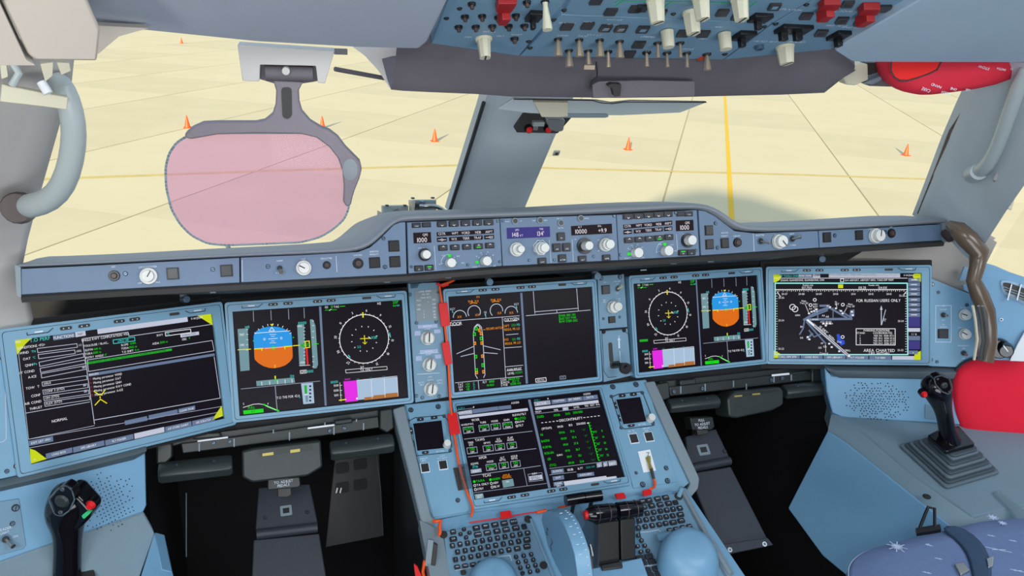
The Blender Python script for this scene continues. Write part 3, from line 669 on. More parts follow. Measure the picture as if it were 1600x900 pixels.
for X, Y, s in ((328, 455, 'SIDESTICK'), (328, 475, 'PRIORITY'), (404, 475, 'CHRONO'), (548, 470, 'DECLUTTER'), (648, 466, 'HUD'), (748, 462, 'NORM'), (755, 532, 'X WIND')): L.text(c, X, Y, s, 9, .0006)
L.line(c, [(507, 460), (512, 570)], 2.5, .0006)
build(L, 'lettering', t)
t = cpanel('hood_control_panel', 'blue-grey hood panel at far right with loudspeaker knob and red-brown jack', [(1279.5, 360.5), (1400, 354.5), (1450, 351.4), (1469, 350.4), (1472, 375.5), (1281, 387)])
L = MB(); L.mat('letter')
pb(c, 966, 484, 42, 52, t); screw(c, 1017, 472, 9, t); pb(c, 1167, 470, 40, 50, t); knob(c, 1262, 474, 32, .02, t, skirt=38, ptr=80); screw(c, 1333, 452, 9, t)
b = MB(); b.disc(c, 1370, 458, 24, 0, .003, 'black', 22); b.disc(c, 1370, 458, 15, .003, .006, 'brownish', 12); build(b, 'audio_jack', t)
L.text(c, 1258, 430, 'LOUDSPEAKER', 9, .0006); L.text(c, 1370, 420, 'INT', 9, .0006); build(L, 'lettering', t)

# ============================================================ INSTRUMENT PANEL
ip = thing('instrument_panel', 'blue-grey main instrument panel board carrying the five upper displays', 'panel', (0, .03, 0))
b = MB(); b.abprism(sD, [(-.622, -.128), (.622, -.128), (.622, .125), (-.622, .125)], -.03, -.012, 'gap'); build(b, 'centre_board', ip)
for s, f in ((-1, sLO), (1, sRO)):
    b = MB(); b.abprism(f, [(-.19, -.125), (.19, -.125), (.19, .13), (-.19, .13)], -.03, -.012, 'gap'); build(b, 'outer_board', ip)
# panels outboard of the outer displays
c = Cx(sLO)
t = cpanel('side_instrument_panel', 'blue side panel at the left edge beside the far left display', [(-60, 540), (8, 522), (44, 732), (40, 740), (-60, 762)], sLO, 'bezel')
c = Cx(sLO, 0, 550, 4); L = MB(); L.line(c, [(-60, -20), (10, -20), (30, 100), (38, 540), (20, 560), (-60, 570)], 5, .001, 's_pale'); build(L, 'outline', t)
screw(c, 106, 712, 18, t, 'steel'); screw(c, 43, 745, 13, t); screw(Cx(sLO, 0, 370, 4), 12, 760, 12, t, 'steel')
t = cpanel('side_instrument_panel', 'blue panel with two white knobs and toggles right of the far right display', [(1452, 434), (1521, 462), (1524, 575), (1452, 572)], sRO, 'bezel')
c = Cx(sRO, 1440, 380, 4.09); L = MB(); L.mat('letter')
screw(c, 67, 262, 11, t, 'steel'); screw(c, 107, 314, 9, t); screw(c, 290, 395, 10, t); screw(c, 57, 745, 12, t); screw(c, 98, 758, 9, t)
L.frame(c, 138, 515, 102, 236, 3, .0004, .001, 'letter')
for X, Y, s in ((138, 400, 'USB'), (138, 424, 'POWER'), (138, 492, 'OFF'), (138, 520, 'USB'), (138, 535, 'SENSOR'), (268, 415, 'PANEL'), (268, 540, 'CONSOLE LT'), (268, 655, 'READING LT'), (268, 672, 'ON'), (268, 737, 'OFF')): L.text(c, X, Y, s, 9, .0006)
toggle(c, 138, 458, 18, t, (.5, -.1), .012); toggle(c, 268, 702, 18, t, (.4, -.4), .010); pb(c, 136, 578, 56, 50, t, 'key')
knob(c, 272, 458, 36, .015, t, skirt=40, ptr=160); knob(c, 272, 580, 36, .015, t, skirt=40, ptr=150)
build(L, 'lettering', t)

# ---- displays
def display(f, label, th=(.175, .117, .175, .112), m='bezel', z=.002, pills=True, low=False):
    t = thing('display_unit', label, 'display', f.o)
    lx, ty, rx, by = th; b = MB()
    q = lambda k: rnd([(-lx+k, -by+k), (rx-k, -by+k), (rx-k, ty-k), (-lx+k, ty-k)], .006)
    W_, H_ = .1628, .0999; inn = rnd([(-W_, -H_), (W_, -H_), (W_, H_), (-W_, H_)], .0005)
    b.ring(f, q(0), q(.003), -.02, z+.004, m); b.ring(f, q(.002), inn, -.01, z+.0035, m); b.ring(f, q(.0045), q(.0052), z+.003, z+.0038, 'gap'); build(b, 'bezel', t)
    b = MB(); b.abprism(f, [(-.164, -.101), (.164, -.101), (.164, .101), (-.164, .101)], -.01, 0, 's_black'); s = build(b, 'screen', t, smooth=0)
    yy = -.106 if low else .1085
    for k, a in enumerate((-.088, -.060, -.004, .022)):
        b = MB(); b.abprism(f, rnd([(a-.009, yy-.0028), (a+.009, yy-.0028), (a+.009, yy+.0028), (a-.009, yy+.0028)], .0027), z+.003, z+.0048, 'key')
        for d in (-.004, .004): b.abprism(f, [(a+d-.0013, yy-.001), (a+d+.0013, yy-.001), (a+d, yy+.0013)], z+.0048, z+.005, 'white')
        build(b, 'bezel_key', t)
    b = MB(); b.abprism(f, rnd([(.083, yy-.0025), (.101, yy-.0025), (.101, yy+.0025), (.083, yy+.0025)], .002), z+.003, z+.0042, 'under'); build(b, 'light_sensor', t)
    b = MB(); b.abline(f, [(-.145, yy+.001), (-.145, yy-.003), (-.115, yy-.003), (-.107, yy+.003)], .0006, z+.0045, 'gap'); b.abline(f, [(.112, yy+.003), (.120, yy-.002), (.148, yy-.002), (.150, yy+.003)], .0006, z+.0045); b.abprism(f, [(-.134, yy-.0012), (-.122, yy-.0012), (-.122, yy+.0012), (-.134, yy+.0012)], z+.003, z+.0045, 'letter'); b.abprism(f, [(.128, yy-.0002), (.142, yy-.0002), (.142, yy+.002), (.128, yy+.002)], z+.003, z+.0045, 'letter'); build(b, 'marking', t)
    return t, s
sLI = Surf((-.4233, -.0052, .0021), (0, -.9348, .3551)); sRI = Surf((.4233, -.0052, .0021), (0, -.9348, .3551))
dLI, scLI = display(sLI, 'left inboard flight display with blue-and-orange horizon left and compass rose right', (.176, .118, .173, .111))
dRI, scRI = display(sRI, 'right inboard flight display with compass rose left and blue-and-orange horizon right', (.173, .118, .176, .111))
dC, scC = display(sD, 'centre engine and door status display with white aircraft outline', (.173, .116, .173, .111))
dLO, scLO = display(sLO, 'far left take-off computation display with yellow-green corners', (.184, .120, .184, .116))
dRO, scRO = display(sRO, 'far right airport chart display with yellow corners', (.180, .118, .184, .112))
dB, scB = display(sB, 'lower centre display with green flight plan list on the pedestal', (.170, .108, .172, .118), low=True)
sRI_c = sRI
# small hood lamps above the displays
for px, py, l in ((284, 468, 'small grey swivel lamp above the far left display'), (761, 441, 'small brass-grey lamp above the centre display left part'), (928, 432, 'small lamp above the upper right corner of the centre display'), (1282, 405, 'small silver lamp above the far right display')):
    f = sD if 300 < px < 1000 else (sLO if px < 300 else sRO); c = Cx(f)
    t = thing('map_lamp', l, 'lamp', f.p(px, py, .015)); b = MB(); b.disc(c, px, py, 5, .004, .022, 'screw', 5.4, 14); b.rect(c, px, py-7, 7, 12, .0, .012, 'edge_gray'); build(b, 'lamp_body', t, bevel=.0006)
# ============================================================ SCREEN CONTENTS (flat lit graphics on the screens)
class CxM(Cx):
    """same drawing, laid from one display onto its mirror-side twin"""
    def __init__(s, src, dst, x0, y0, sc, dx): s.src = src; s.f = dst; s.x0 = x0; s.y0 = y0; s.sc = sc; s.dx = dx
    def ab(s, X, Y): a = s.src.loc(s.x0+X/s.sc, s.y0+Y/s.sc); return Vector((a.x+s.dx, a.y))
z1, z2, z3, z4 = .0004, .0008, .0012, .0016
def pfd(b, c):
    for x, y0, y1 in ((292, 250, 322), (414, 244, 312), (536, 236, 306), (644, 228, 298)): b.line(c, [(x, y0), (x+3, y1)], 4, z1, 's_grey')
    # speed tape
    b.poly(c, [(183, 374), (253, 368), (267, 660), (203, 667)], z1, z1, 's_tape')
    b.text(c, 212, 412, '360', 16, z2, 's_white'); b.text(c, 214, 484, '340', 16, z2); b.text(c, 250, 360, '148', 18, z2, 's_cyan')
    for y in (378, 412, 448, 484, 520): b.line(c, [(244, y), (256, y-1)], 3, z2, 's_white')
    b.line(c, [(185, 518), (275, 513)], 5, z3, 's_yellow')
    # horizon ball
    b.poly(c, [(300, 402), (318, 385), (350, 368), (385, 360), (420, 356), (470, 360), (505, 372), (535, 388), (550, 400), (558, 410), (563, 490), (298, 510), (294, 430)], z1, z1, 's_sky')
    b.poly(c, [(298, 510), (563, 490), (566, 560), (563, 578), (545, 602), (515, 625), (480, 638), (440, 646), (400, 643), (360, 630), (325, 608), (303, 585), (300, 570)], z1, z1, 's_earth')
    b.line(c, [(308, 402), (548, 386)], 4, z2, 's_white')
    b.line(c, [(402, 388), (420, 362), (440, 386)], 4, z2, 's_white', True)
    b.poly(c, [(408, 340), (434, 338), (422, 354)], z2, z2, 's_yellow')
    for k in range(9):
        a = math.radians(38+13*k); X, Y = 428+math.cos(a)*150, 500-math.sin(a)*152; b.line(c, [(X, Y), (428+math.cos(a)*162, 500-math.sin(a)*164)], 4, z2, 's_white')
    b.text(c, 370, 444, '10', 17, z2, 's_white'); b.text(c, 487, 437, '10', 17, z2); b.line(c, [(398, 443), (460, 438)], 4, z2)
    for y, w in ((412, 22), (425, 12), (457, 12), (470, 22)): b.line(c, [(428-w, y), (428+w, y-1)], 3, z2, 's_white')
    b.line(c, [(300, 512), (360, 508)], 8, z3, 's_yellow'); b.line(c, [(350, 508), (352, 524)], 6, z3); b.line(c, [(560, 492), (505, 497)], 8, z3); b.line(c, [(510, 497), (512, 513)], 6, z3)
    b.line(c, [(370, 509), (500, 498)], 3, z2, 's_white'); b.arc(c, 432, 503, 11, 0, 360, 5, z4, 's_green'); b.frame(c, 443, 632, 8, 18, 2, z2, z2, 's_yellow')
    for x, y in ((291, 456), (568, 432)): b.line(c, [(x, y), (x+4, y)], 7, z2, 's_green')
    # altitude tape
    b.poly(c, [(597, 345), (645, 340), (654, 626), (612, 630)], z1, z1, 's_tape'); b.text(c, 632, 332, '10000', 19, z2, 's_cyan'); b.text(c, 612, 353, '-005', 14, z2, 's_white'); b.text(c, 630, 606, '-005', 14, z2)
    b.poly(c, [(655, 505), (668, 505), (676, 620), (664, 622)], z2, z2, 's_red'); b.line(c, [(568, 490), (612, 486)], 6, z3, 's_yellow')
    b.poly(c, [(620, 478), (652, 474), (656, 498), (624, 498)], z2, z2, 's_dgreen'); b.frame(c, 668, 480, 34, 50, 6, z3, z3, 's_yellow'); b.text(c, 668, 480, '20', 22, z3, 's_green')
    for y in range(365, 620, 24): b.line(c, [(642, y), (652, y)], 3, z2, 's_white')
    b.poly(c, [(685, 308), (705, 306), (724, 350), (742, 620), (732, 645), (708, 648)], z1, z1, 's_tape'); b.line(c, [(700, 480), (745, 476)], 5, z3, 's_green')
    for y in (318, 350, 390, 432, 565, 600, 635): b.line(c, [(703, y), (712, y)], 4, z2, 's_white')
    b.frame(c, 640, 670, 46, 24, 3, z2, z2, 's_white'); b.text(c, 640, 670, 'QFE', 15, z2); b.text(c, 688, 667, '1000', 18, z2, 's_cyan'); b.line(c, [(613, 629), (686, 624)], 3, z2, 's_white')
    # heading strip
    b.poly(c, [(312, 735), (576, 710), (582, 746), (316, 770)], z1, z1, 's_tape'); b.text(c, 562, 700, '134', 18, z2, 's_cyan'); b.line(c, [(444, 700), (447, 738)], 8, z3, 's_green'); b.line(c, [(444, 700), (445, 715)], 9, z4, 's_yellow')
    for x in (350, 405, 460, 512, 560): b.line(c, [(x, 740-(x-350)*.09), (x+2, 765-(x-350)*.09)], 4, z2, 's_white')
    b.line(c, [(206, 790), (755, 735)], 4, z1, 's_grey'); b.line(c, [(444, 768), (455, 905), (462, 960)], 5, z1, 's_grey')
    b.text(c, 455, 852, 'T.O THS FOR 42.4', 17, z2, 's_white', 'l', sx=.85); b.text(c, 612, 845, '%', 15, z2, 's_cyan')
    b.poly(c, [(624, 752), (706, 745), (716, 888), (640, 896)], z1, z1, 's_vsd'); b.poly(c, [(645, 765), (664, 763), (666, 822), (650, 824)], z2, z2, 's_dgreen'); b.poly(c, [(652, 836), (672, 834), (674, 880), (656, 882)], z2, z2, 's_tape')
    for k in range(5): b.poly(c, [(680, 765+k*25), (694, 764+k*25), (695, 776+k*25), (681, 777+k*25)], z2, z2, 's_black')
    b.line(c, [(648, 830), (674, 827)], 4, z3, 's_white')
    # flap display
    b.text(c, 225, 893, 'S', 14, z2, 's_white'); b.text(c, 395, 893, 'F', 14, z2); b.line(c, [(222, 918), (260, 907), (292, 896), (330, 893), (360, 897)], 4, z2); b.line(c, [(365, 897), (400, 915), (470, 942)], 10, z2, 's_green')
    b.line(c, [(380, 905), (450, 936)], 3, z3, 's_white'); b.text(c, 280, 918, 'FULL', 17, z2, 's_green'); b.poly(c, [(222, 940), (362, 926), (364, 952), (226, 966)], z1, z1, 's_green'); b.text(c, 292, 946, 'S F', 14, z3, 's_black')
def nd(b, c, right=False):
    b.text(c, 800, 222, 'GS', 15, z2, 's_white'); b.text(c, 838, 220, '0', 20, z2, 's_green'); b.text(c, 868, 219, 'TAS', 15, z2, 's_white'); b.line(c, [(892, 217), (928, 215)], 4, z2, 's_green'); b.line(c, [(790, 243), (870, 239)], 3, z2); b.line(c, [(820, 246), (832, 236)], 4, z2, 's_white')
    b.text(c, 1166, 196, 'H2', 17, z2, 's_white'); b.text(c, 1280, 187, '233"', 19, z2, 's_green'); b.text(c, 1270, 212, '44', 15, z2, 's_green'); b.text(c, 1296, 210, 'NM', 12, z2, 's_cyan')
    b.arc(c, 1063, 442, 170, 0, 360, 5, z1, 's_white', 60)
    o = c.ab(1063, 442); R = c.mu(1063, 442, 170)
    rot = 9.0
    for k in range(36):
        a = math.radians(90+rot-k*10+5); r1 = R*(1.0 if k % 2 else 1.03); b.abline(c.f, [(o.x+R*.99*math.cos(a), o.y+R*.99*math.sin(a)), (o.x+R*1.045*math.cos(a), o.y+R*1.045*math.sin(a))], .0005, z2, 's_white')
    kk = R*.14
    for lab, ang in (('3', 111), ('6', 82), ('9', 52), ('12', 21), ('15', -8), ('18', -37), ('21', -67), ('24', -98), ('27', -128), ('30', -158), ('33', -188), ('0', -218)):
        a = math.radians(ang); p = (o.x+R*1.17*math.cos(a), o.y+R*1.17*math.sin(a)); b.abtext(c.f, p, lab, kk, z2, 'c', rot=ang-90)
    b.line(c, [(1052, 260), (1054, 292)], 9, z3, 's_yellow')
    for k in range(12):
        a = math.radians(k*30+8); p = Vector((o.x+R*.5*math.cos(a), o.y+R*.5*math.sin(a))); b.abline(c.f, [p, p*1.0+Vector((math.cos(a), math.sin(a)))*R*.04], .0007, z2, 's_white')
    b.line(c, [(1035, 441), (1100, 438)], 5, z3, 's_yellow'); b.line(c, [(1063, 418), (1067, 476)], 5, z3); b.line(c, [(1052, 466), (1067, 478), (1080, 464)], 4, z3)
    b.text(c, 1130, 432, 'XSB', 18, z2, 's_cyan'); b.line(c, [(1092, 428), (1108, 440)], 5, z2, 's_white'); b.text(c, 1026, 497, '2.5', 16, z2, 's_cyan'); b.line(c, [(1238, 400), (1244, 430)], 6, z2, 's_cyan'); b.line(c, [(952, 555), (964, 570)], 6, z2)
    b.line(c, [(932, 657), (1219, 633), (1222, 655), (936, 679)], 3, z2, 's_white', True); b.text(c, 1078, 656, 'TA ONLY', 15, z2)
    # vertical display
    b.poly(c, [(918, 738), (1010, 730), (1020, 872), (932, 881)], z1, z1, 's_mag'); b.poly(c, [(1010, 730), (1292, 705), (1300, 838), (1020, 866)], z1, z1, 's_vsd')
    b.poly(c, [(1062, 868), (1064, 848), (1128, 842), (1128, 834), (1210, 828), (1210, 822), (1298, 814), (1300, 842)], z2, z2, 's_terr')
    for x in (1110, 1200, 1290): b.line(c, [(x, 722-(x-1110)*.09), (x+7, 856-(x-1110)*.09)], 2.5, z3, 's_white')
    b.line(c, [(893, 745), (902, 875)], 3, z2, 's_white'); b.text(c, 855, 741, '10000', 17, z2, 's_cyan'); b.text(c, 945, 722, '00NM', 12, z2, 's_mag')
    for y, s in ((765, '1500'), (800, '1000'), (833, '500')): b.text(c, 868, y, s, 15, z2, 's_white'); b.line(c, [(893, y), (908, y-1)], 3, z2)
    for x, s in ((1018, '1.25'), (1108, '2.5'), (1198, '3.75')): b.text(c, x, 722-(x-1018)*.09, s, 12, z2, 's_teal')
    b.line(c, [(888, 868), (935, 862)], 7, z3, 's_yellow'); b.disc(c, 1012, 856, 7, z3, z3, 's_white')
    b.line(c, [(1010, 730), (1290, 700)], 3, z2, 's_white')
    if right: b.poly(c, [(806, 652), (880, 646), (881, 664), (808, 670)], z1, z1, 's_dgreen')
g = MB(); c = Cx(sLI, 330, 430, 4.444); pfd(g, c); nd(g, c); g.poly(c, [(748, 218), (764, 217), (802, 905), (788, 907)], z1, z2, 's_steel'); build(g, 'screen_graphics', scLI, smooth=0)
g = MB(); pfd(g, CxM(sLI, sRI, 330, 430, 4.444, .1660)); nd(g, CxM(sLI, sRI, 330, 430, 4.444, -.1600), True)
g.abprism(sRI, [(-.0015, -.0995), (.0015, -.0995), (.0015, .0995), (-.0015, .0995)], z1, z2, 's_steel'); build(g, 'screen_graphics', scRI, smooth=0)
# ---- centre display
g = MB(); c = Cx(sD, 620, 420, 4.706)
g.poly(c, [(907, 178), (922, 177), (964, 842), (948, 845)], z1, z2, 's_steel')
for X, Y, r, a0, a1, sx, sy in ((463, 355, 48, 0, 180, 460, 353), (568, 318, 46, -30, 210, 591, 339), (732, 306, 46, -10, 225, 754, 325), (841, 324, 46, 0, 180, 841, 323)):
    g.arc(c, X, Y, r, a0, a1, 5, z2, 's_pale'); g.text(c, sx, sy, 'XX', 17, z2, 's_amber')
for X, Y, s, h in ((596, 206, 'XX', 14), (562, 240, 'THR XX', 17), (728, 229, 'THR XX', 17)): g.text(c, X, Y, s, h, z2, 's_amber')
g.line(c, [(538, 257), (560, 250), (590, 254)], 4, z2); g.line(c, [(700, 245), (725, 238), (752, 242)], 4, z2)
for X, Y, s in ((410, 296, 'EGT'), (880, 260, 'EGT'), (650, 320, 'N1')): g.text(c, X, Y, s, 16, z2, 's_pale'); g.line(c, [(X-3, Y+14), (X+3, Y+28)], 5, z2, 's_cyan')
g.line(c, [(400, 384), (902, 345)], 4, z1, 's_pale'); g.line(c, [(775, 356), (800, 800)], 4, z1); g.line(c, [(652, 328), (655, 362)], 3, z1)
g.text(c, 435, 403, 'DOOR', 24, z2, 's_white'); g.line(c, [(405, 418), (466, 413)], 3, z2); g.text(c, 842, 371, 'OXYGEN', 22, z2); g.line(c, [(797, 387), (886, 381)], 3, z2)
g.line(c, [(592, 806), (578, 780), (562, 480), (570, 430), (590, 408), (605, 410), (622, 430), (630, 480), (648, 780), (638, 800)], 5, z1, 's_pale')
for L_ in ([(440, 625), (562, 572)], [(470, 645), (568, 622)], [(636, 566), (762, 595)], [(640, 616), (740, 624)]): g.line(c, L_, 4.5, z1, 's_pale')
g.line(c, [(578, 425), (592, 415), (606, 422), (614, 440)], 4, z2, 's_white')
for X, Y in ((570, 480), (583, 440), (620, 512), (580, 646), (632, 708), (585, 745)): g.frame(c, X, Y, 20, 26, 6, z2, z2, 's_green')
for X, Y in ((606, 451), (619, 476), (573, 548), (624, 546), (629, 642), (587, 762), (637, 757)): g.frame(c, X, Y, 18, 24, 6, z2, z2, 's_amber')
g.text(c, 658, 442, 'ESCAPE HATCH', 17, z2, 's_amber', 'l', sx=.8); g.line(c, [(634, 449), (650, 446)], 3, z2)
for X, Y, s, m in ((802, 420, 'CAPT', 's_amber'), (858, 414, '1250', 's_dgreen'), (892, 411, 'PSI', 's_cyan'), (846, 443, 'REGUL PR LO', 's_amber'), (805, 521, 'F/O', 's_amber'), (860, 518, '1551', 's_dgreen'), (894, 514, 'PSI', 's_cyan'), (852, 546, 'REGUL PR LO', 's_amber'), (864, 738, 'RAIN RPLNT', 's_white'), (840, 768, 'LEVEL', 's_white'), (896, 762, 'NORM', 's_dgreen')): g.text(c, X, Y, s, 17, z2, m, sx=.9)
for L_ in ([(803, 486), (893, 478)], [(790, 582), (917, 573)], [(797, 721), (927, 709)], [(808, 750), (918, 742)], [(430, 838), (926, 790)], [(598, 826), (604, 885)], [(765, 812), (770, 865)]): g.line(c, L_, 4, z1, 's_pale')
for X, Y, s, m in ((468, 850, 'TAT', 's_white'), (470, 868, 'SAT', 's_white'), (472, 888, 'ISA', 's_white'), (520, 847, '+24', 's_green'), (520, 866, '+24', 's_green'), (522, 885, '+10', 's_green'), (566, 842, 'C', 's_cyan'), (567, 860, 'C', 's_cyan'), (569, 880, 'C', 's_cyan'), (646, 833, 'FLT', 's_white'), (697, 828, '8888', 's_green'), (688, 854, '14:45:13', 's_green'), (790, 817, 'GW', 's_white'), (797, 835, 'GWCG', 's_white'), (797, 853, 'FOB', 's_white'), (860, 808, '186420 KG', 's_green'), (872, 826, '25.7 %', 's_green'), (872, 844, '32280 KG', 's_green')): g.text(c, X, Y, s, 15, z2, m)
for L_ in ([(1003, 165), (1015, 330)], [(1322, 145), (1334, 305)], [(1013, 316), (1334, 290)], [(1175, 302), (1177, 320)], [(950, 345), (1422, 303)]): g.line(c, L_, 4, z1, 's_pale')
for k, s in enumerate(('PARK BRK ON', 'ELEC EXT PWR', 'N/W STEER DISC')): g.text(c, 1198, 345+k*22, s, 16, z2, 's_green', 'l', sx=.9)
g.line(c, [(1192, 336), (1196, 396)], 3, z2); g.line(c, [(1020, 808), (1096, 800), (1098, 828), (1022, 834)], 4, z2, 's_white', True); g.text(c, 1059, 817, 'RECALL', 13, z2); g.line(c, [(1198, 790), (1240, 786), (1241, 808), (1199, 812)], 3, z2, 's_grey', True); g.text(c, 1219, 799, 'STS', 13, z2)
build(g, 'screen_graphics', scC, smooth=0)
# ---- far left: take-off computation page
g = MB(); A_ = Cx(sLO, 0, 370, 4); B_ = Cx(sLO, 0, 550, 4)
g.poly(A_, [(91, 645), (205, 627), (160, 668), (120, 720), (106, 737)], z1, z1, 's_lime'); g.text(A_, 112, 657, 'MSG', 12, z3, 's_white'); g.poly(A_, [(1232, 492), (1318, 482), (1328, 553)], z1, z1, 's_lime')
g.poly(B_, [(186, 604), (220, 615), (292, 668), (192, 698)], z1, z1, 's_lime'); g.poly(B_, [(1385, 335), (1393, 400), (1325, 424)], z1, z1, 's_lime'); g.text(B_, 215, 672, '<', 14, z3, 's_white'); g.text(B_, 1372, 400, '>', 14, z3)
g.text(A_, 248, 640, 'T.O PERF', 22, z2, 's_cyan'); g.poly(A_, [(330, 616), (464, 598), (468, 628), (334, 648)], z1, z1, 's_bar'); g.text(A_, 398, 624, 'FUNCTIONS', 17, z2, 's_white'); g.poly(A_, [(468, 596), (532, 587), (536, 617), (472, 628)], z1, z1, 's_pale'); g.text(A_, 502, 607, 'INIT', 14, z2, 's_black')
g.poly(A_, [(607, 577), (1170, 500), (1174, 530), (611, 608)], z1, z1, 's_pale'); g.text(A_, 1230, 508, 'F-WZNW', 13, z2, 's_white')
g.line(A_, [(520, 636), (800, 596), (806, 622), (1318, 548)], 4, z1, 's_pale'); g.text(A_, 660, 627, 'SINGLE RWY COMPUTATION <F5>', 15, z2, 's_white', sx=.92); g.text(A_, 195, 685, 'CONDITIONS <F2>', 15, z2, sx=.95)
g.line(A_, [(514, 636), (590, 1170)], 4, z1, 's_pale')
for k, (s, u_, y, x1, y1) in enumerate((('WIND', 'TN', 720, 480, 678), ('OAT', "'C", 758, 466, 717), ('QNH', 'hPa', 798, 520, 740), ('RWY COND', '', 836, 530, 780), ('A-ICE', '', 870, 536, 815))):
    x0 = 232+k*6; yb = y-8 if k < 2 else y
    g.text(A_, 178+k*12, y, s, 15, z2, 's_white', 'r'); g.text(A_, 208+k*4, y-4, u_, 14, z2, 's_cyan') if u_ else None
    g.line(A_, [(x0, yb-14), (x1, y1-10), (x1+4, y1+12), (x0+4, yb+12)], 4, z1, 's_pale', True)
g.text(A_, 500, 675, '(-)', 12, z2, 's_white'); g.text(A_, 492, 713, '(GS)', 12, z2)
for k, (s, v, y) in enumerate((('TOW  T', '200.0', 200), ('CONF', 'CONF 3 (STD)', 250), ('AIR COND', 'ON (STD)', 290), ('THRUST', 'FLEX (STD)', 326))):
    g.text(B_, 245+k*6, y+14 if k == 0 else y+16, s, 15, z2, 's_white', 'r'); g.line(B_, [(262+k*5, y-12), (540+k*6, y-52), (544+k*6, y-28), (266+k*5, y+14)], 3.5, z1, 's_pale', True); g.text(B_, 272+k*5, y-1, v, 14, z2, 's_white', 'l')
for k in range(3): g.poly(B_, [(512+k*6, 88+k*0+[0, 112, 150][k]), (530+k*6, 85+[0, 112, 150][k]), (532+k*6, 100+[0, 112, 150][k]), (514+k*6, 104+[0, 112, 150][k])], z1, z2, 's_grey')
for X, Y, s, m in ((600, 672, 'TOULOUSE / BLAG...', 's_white'), (555, 706, 'ELEVN', 's_white'), (608, 700, '499 ft', 's_green'), (553, 730, 'TORA', 's_white'), (605, 722, '3500 m', 's_green'), (590, 748, 'ENTRY ANGLE', 's_white'), (660, 737, '0"', 's_green'), (778, 674, 'SLOPE', 's_white'), (828, 665, '-0.01%', 's_green'), (780, 696, 'TODA', 's_white'), (830, 688, '3565 m', 's_green'), (797, 716, 'T.O SHIFT', 's_white'), (855, 706, '0 m', 's_green'), (972, 666, 'ASDA', 's_white'), (1022, 658, '3500 m', 's_green'), (998, 614, 'RWY', 's_white'), (1150, 640, 'OBS', 's_white'), (1182, 633, '4', 's_green')): g.text(A_, X, Y, s, 13, z2, m, sx=.95)
g.line(A_, [(706, 645), (840, 627), (843, 650), (709, 668)], 4, z1, 's_cyan', True); g.text(A_, 770, 648, 'LFBO 14R', 13, z2, 's_cyan'); g.line(A_, [(1032, 598), (1190, 577), (1193, 598), (1035, 620)], 4, z1, 's_white', True); g.text(A_, 1050, 606, '14L', 12, z2, 's_cyan'); g.poly(A_, [(1126, 608), (1242, 592), (1244, 612), (1129, 630)], z1, z1, 's_pale'); g.text(A_, 1180, 611, 'INTERSECTION', 10, z2, 's_black')
g.line(A_, [(545, 790), (1070, 705)], 16, z1, 's_dgreen'); g.text(A_, 805, 747, 'FOR FLIGHT TEST USE ONLY. RUNWAY DATA MODIFIED IN TOW EDITING', 11, z3, 's_black', sx=.95, rot=.0)
g.line(A_, [(545, 770), (1325, 648), (1338, 712), (552, 842)], 4, z1, 's_pale', True); g.poly(A_, [(552, 856), (1340, 728), (1342, 744), (555, 874)], z1, z1, 's_bar'); g.text(B_, 585, 138, 'ERRORS', 12, z2, 's_white')
for k, s in enumerate(('WIND', 'OAT', 'QNH', 'RWY COND', 'A-ICE')):
    y = 168+k*25; g.text(B_, 580+k*3, y, 'Missing parameter '+s, 14, z2, 's_white', 'l', sx=.9); g.poly(B_, [(556+k*3, y-6), (570+k*3, y-8), (572+k*3, y+8), (558+k*3, y+10)], z1, z1, 's_maroon')
for L_ in ([(585, 245), (620, 268), (632, 268), (655, 238)], [(624, 278), (624, 288)], [(592, 332), (626, 295), (666, 320)]): g.line(B_, L_, 6, z3, 's_yellow')
g.line(B_, [(1338, 30), (1376, 288), (590, 425)], 3.5, z1, 's_pale'); g.line(B_, [(160, 382), (560, 312)], 4, z1); g.text(B_, 372, 424, 'NORMAL', 17, z2, 's_white')
g.line(B_, [(112, -20), (160, 382), (178, 545), (1385, 340)], 3, z1, 's_pale'); g.line(B_, [(178, 545), (590, 460)], 3, z1)
g.poly(B_, [(778, 430), (918, 400), (922, 428), (782, 457)], z1, z1, 's_bar'); g.poly(B_, [(928, 396), (1108, 358), (1111, 384), (931, 424)], z1, z1, 's_bar'); g.poly(B_, [(1114, 356), (1218, 334), (1220, 360), (1116, 382)], z1, z1, 's_bar'); g.text(B_, 1166, 360, 'CLEAR PAGE', 12, z2, 's_white')
g.poly(B_, [(178, 556), (330, 526), (333, 558), (181, 588)], z1, z1, 's_bar'); g.text(B_, 255, 557, 'EXIT LIST <F0>', 14, z2, 's_white', sx=.9)
g.line(B_, [(182, 600), (1388, 372)], 3, z1, 's_pale')
for x0, y0, x1, y1, s, m in ((285, 648, 450, 610, 'LOAD BOX', 's_bar'), (455, 608, 650, 566, 'OPS LIBRARY', 's_bar'), (656, 564, 832, 526, 'FLT FOLDER', 's_bar'), (838, 522, 1025, 482, '', 's_pale'), (1030, 481, 1195, 446, 'A/P STORE CHART', 's_bar'), (1200, 444, 1340, 414, 'OIS SCRATCH', 's_bar')):
    g.poly(B_, [(x0, y0-12), (x1, y1-14), (x1+3, y1+18), (x0+3, y0+22)], z1, z1, m)
    if s: g.text(B_, (x0+x1)/2, (y0+y1)/2+3, s, 13, z2, 's_white', sx=.9)
build(g, 'screen_graphics', scLO, smooth=0)
